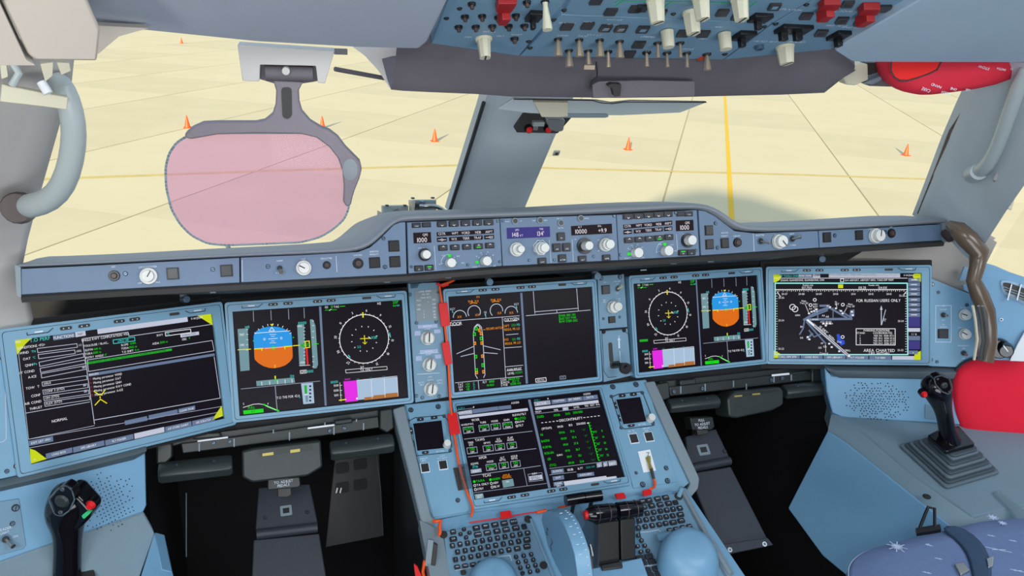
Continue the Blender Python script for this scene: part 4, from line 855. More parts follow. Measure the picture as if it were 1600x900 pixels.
# ---- far right: airport chart
g = MB(); c = Cx(sRO, 1180, 390, 3.81)
g.poly(c, [(109, 143), (985, 143), (985, 158), (109, 158)], z1, z1, 's_black')
for p in ([(109, 143), (145, 143), (156, 160), (145, 182), (118, 196), (109, 196)], [(985, 143), (944, 143), (938, 160), (950, 182), (985, 192)], [(109, 600), (150, 620), (158, 645), (109, 645)], [(985, 602), (950, 620), (940, 658), (985, 660)]): g.poly(c, p, z1, z1, 's_lime')
g.text(c, 208, 157, 'OP TOOLS CHART', 11, z2, 's_cyan'); g.poly(c, [(257, 143), (340, 143), (340, 166), (257, 166)], z1, z1, 's_bar'); g.text(c, 298, 155, 'FUNCTIONS', 10, z2, 's_white'); g.poly(c, [(343, 143), (387, 143), (387, 166), (343, 166)], z1, z1, 's_pale'); g.text(c, 365, 155, 'OUT', 11, z2, 's_black')
g.poly(c, [(438, 142), (863, 142), (863, 165), (438, 165)], z1, z1, 's_pale'); g.text(c, 915, 153, 'F-WZNW', 10, z2, 's_white')
g.line(c, [(112, 170), (905, 170)], 3, z1, 's_white'); g.text(c, 150, 183, 'ZHUHAI, GUANGDONG, GUANGDONG, CHN', 11, z2, 's_white', 'l', sx=.85); g.text(c, 535, 183, '10-9 AIRPORT, AIRPORT INFO, TAKE-OFF MNM', 11, z2, 's_white', 'l', sx=.9); g.frame(c, 517, 183, 22, 20, 3, z2, z2)
for L_ in ([(118, 200), (905, 200), (908, 625), (118, 625)],): g.line(c, L_, 8, z1, 's_cyan', True); g.line(c, L_, 3, z2, 's_white', True)
g.line(c, [(118, 238), (908, 238)], 4, z1, 's_white'); g.text(c, 314, 211, 'Russian only', 9, z2); g.text(c, 308, 227, '127.75X', 14, z2); g.text(c, 706, 211, 'Russian only', 9, z2); g.text(c, 637, 227, '125.25', 14, z2); g.text(c, 759, 227, '124.0X', 14, z2); g.rect(c, 508, 218, 30, 22, z2, z2, 's_lime')
for k in range(62):
    x = 128+k*12.4; g.line(c, [(x, 241), (x, 250 if k % 2 else 246)], 2.5, z2, 's_white')
for k, x in enumerate((174, 275, 378, 478, 583, 688, 795)): g.text(c, x, 264, '20-%02d' % (k+7), 11, z2)
for k in range(24):
    y = 262+k*15; g.line(c, [(124, y), (131, y)], 2.5, z2); g.line(c, [(893, y), (900, y)], 2.5, z2)
for X, Y, s in ((155, 286, '25-26'), (873, 274, '25-26'), (154, 421, '25-24'), (866, 425, '25-24'), (154, 590, '25-22'), (864, 598, '25-22')): g.text(c, X, Y, s, 11, z2)
g.line(c, [(130, 250), (150, 280)], 4, z2); g.line(c, [(898, 250), (884, 268)], 4, z2)
g.text(c, 733, 303, 'FOR RUSSIAN USERS ONLY', 17, z2, sx=.92); g.arc(c, 222, 342, 17, 0, 360, 4, z2); g.arc(c, 237, 354, 17, 0, 360, 4, z2)
for X, Y in ((354, 299), (329, 330), (521, 328), (520, 520)): g.arc(c, X, Y, 9, 0, 360, 4, z2, 's_white', 10)
for X, Y, s in ((289, 306, 'Main'), (290, 318, 'Twy 62'), (358, 325, 'A12+'), (358, 340, 'BGT'), (328, 352, 'A4'), (480, 312, 'N'), (487, 324, 'LST'), (566, 325, 'Main'), (566, 337, 'Twy 63'), (252, 391, '149M'), (405, 392, 'A6'), (428, 399, 'A8'), (275, 459, 'B11'), (275, 525, 'S41'), (385, 584, 'S33'), (398, 558, 'PF'), (415, 577, 'GA'), (408, 617, 'Control'), (547, 600, 'CIRKL'), (500, 548, 'Dog')): g.text(c, X, Y, s, 11, z2)
for L_ in ([(297, 325), (322, 385)], [(545, 345), (530, 372)], [(352, 350), (370, 372)], [(418, 566), (420, 610)], [(480, 320), (486, 345)]): g.line(c, L_, 2.5, z2)
for L_, w in (([(292, 416), (575, 412)], 14), ([(290, 420), (372, 368), (440, 345)], 16), ([(330, 400), (430, 362)], 9), ([(440, 345), (545, 405)], 12), ([(500, 360), (572, 405)], 10), ([(292, 430), (285, 470), (264, 505)], 8), ([(372, 368), (372, 410)], 7), ([(463, 345), (463, 412)], 5), ([(305, 430), (420, 560)], 9), ([(340, 500), (310, 530)], 12), ([(350, 440), (470, 550)], 6), ([(395, 500), (350, 520), (320, 480)], 7)): g.line(c, L_, w, z1, 's_bar')
g.line(c, [(310, 418), (562, 640)], 20, z2, 's_bar'); g.line(c, [(310, 418), (560, 635)], 12, z3, 's_white'); g.line(c, [(350, 452), (552, 628)], 5, z4, 's_black'); g.text(c, 405, 478, "15,092'", 18, z4, 's_white', rot=-42); g.text(c, 455, 523, '4600m', 13, z4, rot=-42)
for X, Y in ((320, 380), (335, 370), (350, 365), (365, 355), (432, 335), (445, 342), (480, 350), (510, 365), (520, 380), (575, 370), (580, 390), (312, 520), (322, 534), (405, 440), (425, 440), (445, 440), (420, 452), (440, 560), (455, 580), (500, 605)): g.rect(c, X, Y, 12, 9, z2, z2, 's_white')
g.poly(c, [(565, 360), (590, 356), (590, 398), (560, 402)], z1, z1, 's_bar'); g.rect(c, 412, 334, 60, 12, z1, z2, 's_steel'); g.poly(c, [(484, 505), (500, 502), (512, 535), (530, 540), (534, 560), (512, 572), (490, 545)], z1, z1, 's_blue')
g.text(c, 350, 416, 'S AIRSIDE', 9, z3, 's_white'); g.text(c, 420, 430, 'ATC 301 303', 9, z3); g.text(c, 430, 441, '305 307 309', 9, z3)
g.line(c, [(750, 448), (750, 345)], 5, z2, 's_pale'); g.poly(c, [(742, 358), (750, 332), (758, 358)], z2, z2, 's_pale'); g.line(c, [(752, 448), (776, 358)], 4, z2); g.text(c, 770, 418, "3'E", 14, z2, rot=70)
g.frame(c, 716, 519, 236, 100, 4, z2, z2, 's_white'); g.text(c, 722, 481, 'PARKING POSITIONS', 12, z2); g.text(c, 628, 496, 'STAND', 11, z2); g.text(c, 758, 496, 'COORDINATES', 12, z2)
for k in range(4): g.text(c, 624, 512+k*15, str(k+1), 11, z2); g.text(c, 765, 512+k*15, 'N55 34.%d  E036 07.%d' % (k+1, k+5), 11, z2, sx=.95)
g.text(c, 737, 600, 'AREA CHARTED', 18, z2); g.text(c, 737, 619, 'LIES WITHIN', 16, z2)
for k, y in enumerate((180, 208, 236, 264, 298, 328, 358, 388)): g.rect(c, 946, y, 70, 24, z1, z1, 's_bar'); g.line(c, [(928, y), (962, y)], 4, z2, 's_white')
g.rect(c, 946, 430, 70, 60, z1, z1, 's_navy'); g.rect(c, 946, 478, 70, 22, z1, z1, 's_pale'); g.text(c, 946, 503, '1 / 6', 12, z2, 's_white'); g.rect(c, 946, 527, 70, 26, z1, z1, 's_bar'); g.rect(c, 946, 568, 70, 50, z1, z1, 's_navy'); g.rect(c, 940, 612, 58, 22, z1, z1, 's_bar'); g.text(c, 940, 614, '>', 12, z2, 's_white')
for k, s in enumerate(('ALL OPS SITE', 'LOAD BOX', 'OPS LIBRARY', 'FLT FOLDER', 'T.O PERF', '')):
    x = 200+k*136; g.rect(c, x, 637+k*1.5, 130, 22, z1, z1, 's_bar' if s else 's_pale'); g.text(c, x, 638+k*1.5, s, 11, z2, 's_white') if s else None
build(g, 'screen_graphics', scRO, smooth=0)
# ---- lower centre display
g = MB(); A_ = Cx(sB, 610, 590, 4.444); B_ = Cx(sB, 850, 590, 4.444)
g.poly(A_, [(955, 155), (972, 153), (1112, 765), (1096, 768)], z1, z2, 's_steel')
g.text(A_, 865, 175, 'A20350', 13, z2, 's_white'); g.poly(A_, [(462, 208), (578, 192), (581, 212), (467, 228)], z1, z1, 's_black'); g.line(A_, [(465, 226), (580, 211)], 3, z1, 's_grey'); g.text(A_, 492, 214, 'SURV', 15, z2, 's_teal'); g.poly(A_, [(572, 202), (582, 201), (578, 212)], z2, z2, 's_white')
g.poly(A_, [(470, 238), (564, 222), (570, 252), (476, 262)], z1, z1, 's_grey'); g.text(A_, 518, 242, 'CONTROLS', 14, z3, 's_white'); g.poly(A_, [(568, 221), (746, 200), (752, 226), (573, 250)], z1, z1, 's_bar'); g.text(A_, 660, 227, 'STATUS & SWITCHING', 14, z3); g.poly(A_, [(750, 200), (836, 191), (840, 216), (754, 226)], z1, z1, 's_bar'); g.text(A_, 796, 211, 'DATALINK', 12, z3)
g.poly(A_, [(476, 268), (952, 212), (956, 230), (480, 288)], z1, z1, 's_pale')
def sbtn(X, Y, w, top, t1, t2='OFF', c_=A_):
    g.poly(c_, [(X-w/2-2, Y-18), (X+w/2-4, Y-27), (X+w/2+3, Y+18), (X-w/2+5, Y+27)], z1, z1, 's_grey'); g.poly(c_, [(X-w/2+2, Y-14), (X+w/2-7, Y-22), (X+w/2-2, Y+14), (X-w/2+8, Y+22)], z2, z2, 's_black')
    g.text(c_, X, Y-8, t1, 17, z3, 's_green'); g.text(c_, X+2, Y+12, t2, 13, z3, 's_white')
    for k, s in enumerate(top): g.text(c_, X-8-(len(top)-1-k)*2, Y-38-(len(top)-1-k)*16, s, 13, z2, 's_white')
g.text(A_, 590, 294, 'WXR', 17, z2, 's_white'); g.text(A_, 895, 257, 'ELEVN/TILT', 14, z2)
sbtn(541, 364, 76, ['WXR/PWS'], 'AUTO'); sbtn(650, 350, 74, ['TURB'], 'AUTO'); sbtn(731, 341, 70, ['MODE'], 'WX', 'MAP'); sbtn(813, 332, 70, ['GAIN'], 'AUTO', 'MAN')
g.text(A_, 905, 284, 'AUTO', 18, z2, 's_green', 'c'); g.disc(A_, 869, 287, 8, z2, z2, 's_green'); g.text(A_, 905, 306, 'ELEVN', 12, z2, 's_white'); g.text(A_, 905, 332, 'TILT', 14, z2)
for X, Y in ((873, 311), (878, 337)): g.arc(A_, X, Y, 7, 0, 360, 3, z2, 's_white', 10)
g.line(A_, [(512, 428), (985, 372)], 4, z1, 's_grey'); g.text(A_, 620, 432, 'TAWS', 17, z2, 's_white')
sbtn(567, 506, 74, ['TERR', 'SYS'], 'ON'); sbtn(678, 492, 74, ['GPWS'], 'ON'); sbtn(759, 482, 70, ['G/S', 'MODE'], 'ON'); sbtn(842, 472, 70, ['FLAP', 'MODE'], 'ON')
g.line(A_, [(538, 552), (1012, 493)], 4, z1, 's_grey'); g.text(A_, 640, 556, 'XPDR', 17, z2, 's_white'); sbtn(700, 622, 76, ['MODE'], 'AUTO', 'STBY'); sbtn(786, 611, 70, ['ALT', 'RPTG'], 'ON'); sbtn(868, 600, 70, ['ADS-B', 'RPTG'], 'ON')
g.text(A_, 585, 598, 'SQWK', 14, z2, 's_white'); g.text(A_, 588, 620, '3736', 16, z2, 's_cyan'); g.poly(A_, [(556, 640), (630, 630), (634, 656), (560, 667)], z1, z1, 's_grey'); g.text(A_, 596, 650, 'IDENT', 14, z3, 's_white')
g.line(A_, [(560, 682), (1042, 612)], 4, z1, 's_grey'); g.text(A_, 668, 680, 'TCAS', 18, z2, 's_white')
for X, Y, s, m in ((582, 723, 'TA/RA', 's_green'), (586, 750, 'TA ONLY', 's_white'), (590, 778, 'STBY', 's_white'), (694, 710, 'NORM', 's_green'), (700, 735, 'ABV', 's_white'), (706, 761, 'BLW', 's_white')): g.text(A_, X+13, Y-2, s, 15, z2, m, 'l'); (g.disc(A_, X, Y, 9, z2, z2, m) if m == 's_green' else g.arc(A_, X, Y, 8, 0, 360, 3, z2, m, 10))
g.text(A_, 803, 678, 'ADS-B', 14, z2, 's_amber'); g.text(A_, 807, 693, 'TRAFFIC', 14, z2); g.poly(A_, [(774, 715), (850, 702), (860, 752), (784, 766)], z1, z1, 's_tape'); g.text(A_, 812, 724, 'ON', 12, z3, 's_white')
g.line(A_, [(925, 634), (950, 752)], 3, z1, 's_grey'); g.line(A_, [(955, 672), (1052, 660), (1060, 712), (964, 724)], 3, z1, 's_grey', True); g.poly(A_, [(962, 686), (1050, 674), (1056, 704), (968, 716)], z1, z1, 's_pale'); g.text(A_, 1006, 690, 'DEFAULT', 13, z2, 's_black'); g.text(A_, 1009, 703, 'SETTINGS', 12, z2); g.text(A_, 1000, 667, 'SURV', 12, z2, 's_white')
g.line(A_, [(580, 800), (1085, 735)], 3, z1, 's_grey'); g.poly(A_, [(583, 812), (642, 804), (650, 836), (590, 846)], z1, z1, 's_tape'); g.text(A_, 616, 818, 'CLEAR', 12, z3, 's_white'); g.text(A_, 618, 832, 'INFO', 12, z3)
# flight plan page
g.text(B_, 297, 114, 'A20350', 12, z2, 's_white'); g.text(A_, 1018, 158, 'FMS 1', 14, z2, 's_teal'); g.poly(A_, [(1088, 144), (1098, 143), (1093, 154)], z2, z2, 's_white')
g.poly(A_, [(995, 170), (1108, 157), (1114, 186), (1002, 200)], z1, z1, 's_grey'); g.text(A_, 1048, 182, 'ACTIVE', 15, z3, 's_white')
for x0, x1, s in ((1116, 1220, 'POSITION'), (1224, 1330, 'SEC INDEX'), (1334, 1436, 'DATA')): dy = (1116-x0)*.115; g.poly(A_, [(x0, 156+dy), (x1, 156+dy-12), (x1+6, 184+dy-12), (x0+6, 186+dy)], z1, z1, 's_bar'); g.text(A_, (x0+x1)/2, 168+dy-6, s, 13, z3, 's_white')
g.poly(A_, [(1003, 208), (1443, 156), (1447, 176), (1007, 226)], z1, z1, 's_pale')
for X, Y, s in ((1026, 238, 'FROM'), (1148, 226, 'TIME'), (1214, 217, 'SPD'), (1292, 206, 'LEVEL'), (1362, 197, 'TRK'), (1402, 192, 'DIST'), (1440, 188, 'FPA')): g.text(A_, X, Y, s, 12, z2, 's_white')
g.poly(A_, [(1194, 208), (1235, 203), (1238, 228), (1197, 232)], z1, z1, 's_grey'); g.line(A_, [(1005, 252), (1455, 202)], 3, z1, 's_grey')
for X, Y, s in ((1040, 272, 'ZGSD'), (1155, 261, '09:06'), (1230, 251, '24.5'), (1300, 241, '200/000')): g.text(A_, X, Y, s, 15, z2, 's_green')
g.line(A_, [(1150, 296), (1160, 295)], .5, z1); g.text(A_, 1253, 290, 'DISCONTINUITY', 17, z2, 's_white')
for k in range(5): g.line(A_, [(1048+k*26, 315-k*3), (1060+k*26, 314-k*3)], 4, z2, 's_white'); g.line(A_, [(1340+k*25, 279-k*3), (1352+k*25, 278-k*3)], 4, z2)
for X, Y, s in ((1084, 352, '(SPOLIM)'), (1178, 341, '09:03'), (1250, 330, '18.5'), (1322, 320, '250/1500')): g.text(A_, X, Y, s, 14, z2, 's_white')
g.poly(A_, [(1362, 318), (1376, 310), (1374, 322)], z2, z2)
for k, (n_, tm, d_) in enumerate((('NI', '09:06', '37.6'), ('BADNI', '09:09', '37.4'), ('KOPAL', '09:10', '37.8'), ('ROLUN', '09:13', '36.7'), ('GR', '09:17', '35.1'), ('(T/C)', '09:20', '23.8'))):
    X, Y = 1062+k*13, 398+k*42; g.text(A_, X-12 if k in (0, 4) else X, Y, n_, 15, z2, 's_green', 'c'); g.text(A_, X+128, Y-16, tm, 14, z2); g.text(A_, X+200, Y-25, d_, 14, z2); g.text(A_, X+280, Y-34, "' / '", 13, z2)
for k in range(5): g.text(A_, 1420+k*12, 378+k*42-k*1, '%03d"' % (92+k*20), 13, z2, 's_green'); g.text(A_, 1468+k*10, 370+k*42, str(8+k*6), 13, z2)
g.line(A_, [(1376, 316), (1445, 576)], 5, z2, 's_green')
for k in range(14): t_ = k/13; g.line(A_, [(1376+69*t_, 316+260*t_), (1388+69*t_, 314+260*t_)], 3.5, z2)
g.text(A_, 1175, 538, 'EURO', 12, z2, 's_white'); g.line(A_, [(1104, 632), (1560, 575)], 3, z1, 's_grey')
for X, Y, s, w in ((1158, 652, 'ZLXN/20', 88), (1164, 698, 'EXIT', 78), (1164, 738, 'CLEAR', 66)): g.poly(A_, [(X-w/2, Y-10), (X+w/2, Y-20), (X+w/2+4, Y+8), (X-w/2+4, Y+18)], z1, z1, 's_bar'); g.text(A_, X, Y-2, s, 13, z3, 's_white')
g.text(A_, 1168, 753, 'INFO', 11, z3); g.text(A_, 1248, 640, '03:38', 15, z2, 's_white'); g.text(A_, 1318, 631, '16.7T', 14, z2); g.text(A_, 1388, 622, '5500 NM', 13, z2, 's_teal')
for X, w, s in ((1448, 36, 'U'), (1490, 30, 'D'), (1540, 56, 'DEST')): g.poly(A_, [(X-w/2, 610-(X-1448)*.12-14), (X+w/2, 602-(X-1448)*.12-14), (X+w/2+5, 628-(X-1448)*.12-10), (X-w/2+5, 634-(X-1448)*.12-8)], z1, z1, 's_grey'); g.text(A_, X, 610-(X-1448)*.12, s, 15, z3, 's_white')
g.poly(A_, [(1295, 668), (1412, 655), (1416, 680), (1300, 693)], z1, z1, 's_bar'); g.text(A_, 1355, 674, 'F-PLN INFO', 13, z3, 's_white')
g.poly(A_, [(1202, 722), (1498, 682), (1500, 692), (1568, 684), (1572, 702), (1210, 752)], z1, z1, 's_pale'); g.line(A_, [(1105, 676), (1290, 655)], 3, z1, 's_grey')
g.line(A_, [(1212, 735), (1560, 692)], .5, z2, 's_white')
build(g, 'screen_graphics', scB, smooth=0)
# ============================================================ OVERHEAD PANEL
OH = thing('overhead_console', 'blue-grey overhead panel crowded with knobs, toggles and guarded switches', 'console', sO.p(1000, 40))
def opanel(label, px, m='panel'):
    c = Cx(sO); b = MB(); b.poly(c, px, -.012, 0, m); return build(b, 'panel_section', OH, label, bevel=.0008)
opL = opanel('left section of the overhead panel with round black buttons and a white rotary knob', [(703, -8), (730, -60), (925, -60), (884, -1), (811, 87.5), (674, 68)])
opM = opanel('middle lower section of the overhead panel with rows of hanging metal toggles', [(878, 23), (1206, 36.5), (1130, 93), (812, 87.8)])
opT = opanel('middle upper section of the overhead panel with green flow lines and large white knobs', [(928, -60), (1360, -60), (1268, 0), (1208, 35.5), (879, 22), (886, 12)])
opR = opanel('right section of the overhead panel with red guarded switches and a white rotary knob', [(1210, 36), (1270, 0), (1362, -60), (1560, -60), (1440, 0), (1298, 77), (1132, 93)])
cA = Cx(sO, 660, 0, 4); cB = Cx(sO, 1000, 0, 4)
for X, Y in ((308, 20), (265, 100), (373, 97), (473, 105), (583, 93), (226, 165), (333, 164), (436, 161), (539, 159), (637, 157), (575, 238), (653, 10)):
    b = MB(); b.disc(cA, X, Y, 26, 0, .003, 'black', 24, 18); b.disc(cA, X, Y, 15, .003, .007, 'brownish', 12, 14); build(b, 'round_button', opL)
def hang_guard(c, X, Y, w, h, par, m='black', n=1):
    b = MB(); b.rect(c, X, Y, w, h, 0, .006, m); 
    for k in range(n):
        x = X-(n-1)*w*.2+k*w*.45-w*.15; b.rect(c, x, Y+h*.3, w*.3/(1 if n == 1 else 1.3), h*.35, .004, .016, m)
    return build(b, 'guarded_switch', par, bevel=.001)
b = MB(); b.poly(cA, [(455, 20), (470, -30), (590, -30), (560, 20), (530, 44), (470, 40)], 0, .010, 'darkred'); b.rect(cA, 505, 50, 56, 40, .004, .018, 'darkred'); build(b, 'guarded_switch', opL, 'red guard cover', bevel=.001)
hang_guard(cA, 700, 88, 90, 50, opL)
fknob(cA, 383, 238, 48, .026, opL, 100, 'cream')
b = MB(); o = cA.ab(766, 8); p0 = sO.w(o.x, o.y, 0); d = sO.n; b.tube([p0, p0+d*.005, p0+d*.030, p0+d*.034], [.004, .0028, .0058, .0058], 'cream', 14); b.disc(cA, 766, 8, 26, 0, .002, 'black'); build(b, 'toggle_switch', opL, 'tall cream flared lever')
for X, Y, par in ((150, 113, opL), (664, 258, opL), (672, 298, opM), (820, 122, opM), (885, 62, opT), (232, 52, opL)): screw(cA, X, Y, 14, par, 'under')
for X, Y, par in ((638, 288, opM), (530, 338, opM), (775, 165, opR), (848, 148, opR), (1040, 28, opR), (1550, 98, opR), (208, 85, opT)): screw(cB, X, Y, 13, par, 'under')
def oko(c, X, Y, par, w=78, h=38, lit=None):
    b = MB(); sk = 16; b.poly(c, [(X-w/2-sk/2, Y+h/2), (X-w/2+sk, Y-h/2), (X+w/2+sk/2, Y-h/2), (X+w/2-sk, Y+h/2)], 0, .003, 'korry', rad=2)
    if lit: b.poly(c, [(X-w/4-sk/3, Y+h/5), (X-w/4+sk/2, Y-h/5), (X+w/4+sk/3, Y-h/5), (X+w/4-sk/2, Y+h/5)], .003, .0034, lit)
    return build(b, 'push_button', par)
for X, Y, l in ((902, 160, None), (1031, 155, None), (1145, 170, 'edge_gray'), (1240, 173, 'edge_gray'), (1377, 178, 'panel'), (1352, 273, None), (1290, 333, None)): oko(cA, X, Y, opM, lit=l)
for X, Y in ((1176, 68), (1330, 50), (1085, 0)): oko(cA, X, Y, opT)
for X, Y in ((270, 203), (395, 206)): oko(cB, X, Y, opM)
for X, Y, l in ((125, 75, None), (515, 73, None), (610, 98, 'brownish'), (840, 36, 'panel'), (10, 45, None)): oko(cB, X, Y, opT, lit=l)
for X, Y, l in ((1038, 94, 'brownish'), (1148, 108, 'panel'), (1262, 122, 'under'), (1377, 134, 'under'), (1530, 48, None), (1133, 201, 'under'), (1298, 20, 'under')): oko(cB, X, Y, opR, lit=l)
hang_guard(cB, 750, 100, 120, 36, opT); hang_guard(cB, 648, 212, 110, 40, opM); hang_guard(cB, 960, 172, 200, 36, opR, n=2); hang_guard(cB, 1250, 212, 110, 38, opR)
for X, Y in ((1178, 10), (1425, 42)):
    b = MB(); b.poly(cB, [(X-70, Y+10), (X-30, Y-30), (X+75, Y-30), (X+60, Y+5), (X, Y+20)], 0, .010, 'darkred'); b.rect(cB, X-25, Y+28, 56, 34, .004, .018, 'darkred'); build(b, 'guarded_switch', opR, 'dark red guard cover', bevel=.001)
# hanging toggles
def htog(c, X, Y, par, L=.020, w=.0022, m='steel', kind=0):
    m = 'bronze'; w *= 1.25
    b = MB(); b.disc(c, X, Y, 26, 0, .002, 'black', 24, 16); o = c.ab(X, Y); p0 = sO.w(o.x, o.y, .001); d = (sO.n*.95+sO.v*-.15).normalized()
    if kind == 0: b.tube([p0, p0+d*L*.5, p0+d*L], [w*.55, w*1.2, w*1.6], m, 8)
    elif kind == 1: b.tube([p0, p0+d*L*.7, p0+d*L], [w*.6, w*.8, w], m, 8)
    else:
        b.tube([p0, p0+d*L*.85], [w*.6, w*1.2], m, 8); b.box(p0+d*L, .016, .006, .006, m)
    return build(b, 'toggle_switch', par, bevel=0)
for X, Y, k in ((847, 243, 0), (979, 248, 0), (1108, 250, 0), (1232, 258, 0), (915, 315, 0), (1036, 318, 2), (1160, 322, 1)): htog(cA, X, Y, opM, .021, .0031, 'steel', k)
for X, Y in ((110, 268), (250, 268), (42, 328), (168, 330), (292, 332)): htog(cB, X, Y, opM, .019, .0026, 'steel', 1)
htog(cA, 1400, 326, opM, .019, .0026, 'steel', 1); htog(cB, 418, 338, opM, .022, .003, 'steel', 0)
b = MB(); b.rect(cB, 382, 362, 28, 16, .0, .002, 'orange'); build(b, 'guard_tab', opM, 'orange tab')
for c, X, Y, par in ((cB, 168, 190, opM), (cB, 526, 205, opM)): knob(c, X, Y, 38, .023, par, m='cream')
for c, X, Y, par, ang in ((cB, 322, 75, opT, 80), (cB, 95, 0, opT, 60), (cB, 380, -20, opT, 80), (cB, 622, -15, opT, 90)): fknob(c, X, Y, 50, .028, par, ang, 'cream')
fknob(cB, 905, 290, 46, .026, opR, 70, 'cream')
b = MB(); b.torus(cB, 745, 285, 26, 10, 0, .006, 'screw'); build(b, 'socket', opR)
g = MB(); g.mat('green_print')
for L_ in ([(-160, 22), (-90, -30)], [(-120, 5), (730, 15)], [(730, 12), (650, 68)], [(150, 45), (205, 5)], [(500, 18), (540, 18)]): g.line(cB, L_, 7, .0008)
g.line(cA, [(1210, 35), (1260, 0)], 7, .0008)
build(g, 'marking', opT)
g = MB(); g.mat('letter')
for X, Y, s in ((420, 195, 'INT LT'), (285, 228, 'DIM'), (490, 222, 'BRT'), (590, 212, 'RESET'), (905, 140, 'BEACON'), (1035, 133, 'NAV'), (1190, 150, 'AUTO'), (1075, 215, 'EXT LT'), (1410, 228, 'STROBE'), (880, 218, 'LAND'), (1000, 222, 'TAXI')): g.text(cA, X, Y, s, 8, .0008)
build(g, 'lettering', opL)
g = MB(); g.mat('letter')
for X, Y, s in ((980, 258, 'AUDIO'), (1230, 158, 'FIRE TEST'), (1310, 168, 'ENG 2'), (1175, 70, 'AGENT'), (785, 255, 'HEAD SET'), (1290, 66, 'SQUIB'), (920, 55, 'VENTILATION')): g.text(cB, X, Y, s, 8, .0008, sx=1.2)
build(g, 'lettering', opR)
g = MB(); g.mat('letter')
for X, Y, s in ((300, 302, 'SIGNS'), (395, 238, 'MED'), (290, 190, 'WING'), (55, 225, 'WIPER'), (490, 165, 'APU')): g.text(cB, X, Y, s, 8, .0008)
g.text(cA, 1200, 120, 'ANTI ICE', 8, .0008)
build(g, 'lettering', opM)
# dark brow under the front edge of the overhead panel
TOPL = [(620, 74), (640, 70), (672, 67), (740, 78), (811, 87), (880, 90), (960, 92), (1050, 93), (1132, 92.5), (1220, 85), (1297, 76), (1322, 90), (1336, 104)]
MID = [(618, 94), (640, 96), (676, 99), (745, 106), (808, 118), (880, 120), (960, 122), (1050, 123), (1125, 124), (1220, 116), (1290, 112), (1318, 112), (1334, 112)]
LOW = [(611, 140), (630, 142), (672, 144), (745, 147), (800, 151), (880, 152), (960, 153), (1050, 152), (1130, 150), (1220, 148), (1288, 145), (1312, 126), (1335, 108)]
rows = []
for t, m, l in zip(TOPL, MID, LOW):
    a = sO.p(*t, -.001); q = aty(m[0], m[1], a.y+.03); r = aty(l[0], l[1], a.y+.06)
    rows.append([a+Vector((0, .01, .02)), a, a*.35+q*.65+Vector((0, 0, 0)), q, q*.3+r*.7+Vector((0, -.004, 0)), r, r+Vector((0, .03, .01)), r+Vector((0, .30, .16))])
b = MB(); b.loft(rows, 'brow', cap=False, closed=False)
t = thing('overhead_brow', 'dark grey moulded brow below the front edge of the overhead panel', 'trim', WL.get('x', aty(960, 120, -.36)))
build(b, 'brow_shell', t, smooth=50)
b = MB(); b.poly(Cx(Surf(aty(570, 95, -.27), (0, -1, -.2))), [(552, 74), (624, 74), (621, 94), (613, 141), (608, 136), (591, 110), (570, 87)], -.02, 0, 'pillar_warm'); build(b, 'brow_end', t)
f = Surf(aty(950, 135, -.372), (0, -.95, -.25)); c = Cx(f, 660, 0, 4)
b = MB(); b.line(c, [(1085, 378), (1092, 445), (1092, 478), (1060, 505), (1050, 530), (1060, 545)], 9, .0, 'gap'); b.line(c, [(1110, 568), (1060, 612)], 4, .001, 'gap'); build(b, 'joint', t, kind='stuff')
b = MB(); b.poly(c, [(1060, 530), (1100, 508), (1380, 502), (1700, 508), (1700, 600), (1380, 606), (1065, 612)], -.002, .0015, 'brow', rad=10); build(b, 'cover_plate', t, None, bevel=.0008)
b = MB(); b.poly(c, [(1140, 522), (1165, 508), (1228, 512), (1220, 585), (1180, 586), (1172, 540)], 0, .010, 'under', rad=6); build(b, 'latch', t, bevel=.001)
# rod left of the brow
t = thing('brow_rod', 'short dark rod sticking out left of the overhead brow', 'rod', aty(560, 114, -.25))
b = MB(); b.tube([aty(524, 108, -.27), aty(600, 122, -.2)], .0035, 'brow', 10); build(b, 'rod', t)
b = MB(); b.rect(Cx(Surf(aty(533, 81, -.3), (0, -1, 0))), 533, 81, 20, 9, -.01, .0, 'brow'); build(b, 'clip', t)
# flat sheet hanging below the brow
t = thing('folded_visor', 'slim grey-green folded visor sheet hanging under the brow beside the centre post', 'visor', aty(950, 165, -.22))
f = Surf(aty(950, 165, -.24), (0, -.8, -.6)); c = Cx(f, 660, 0, 4)
b = MB(); b.poly(c, [(470, 682), (570, 618), (690, 622), (735, 712), (640, 706)], -.004, 0, 'pillar'); b.poly(c, [(690, 622), (1090, 630), (1180, 645), (1300, 632), (1778, 640), (1610, 705), (1240, 722), (870, 720), (735, 712)], -.004, 0, 'handle'); build(b, 'sheet', t, bevel=.001)
b = MB(); b.line(c, [(570, 619), (1060, 626), (1120, 642), (1190, 646), (1260, 636), (1775, 638)], 6, .001, 'brownish'); build(b, 'edge_trim', t)
b = MB(); b.poly(c, [(860, 706), (1150, 708), (1162, 718), (1140, 726), (880, 726), (855, 716)], 0, .004, 'edge_gray', rad=5); build(b, 'slot', t, bevel=.0006)
b = MB(); b.poly(c, [(690, 624), (905, 626), (905, 712), (850, 718), (740, 716)], .0, .006, 'cream'); build(b, 'hinge_plate', t, 'cream hinge plate', bevel=.001)

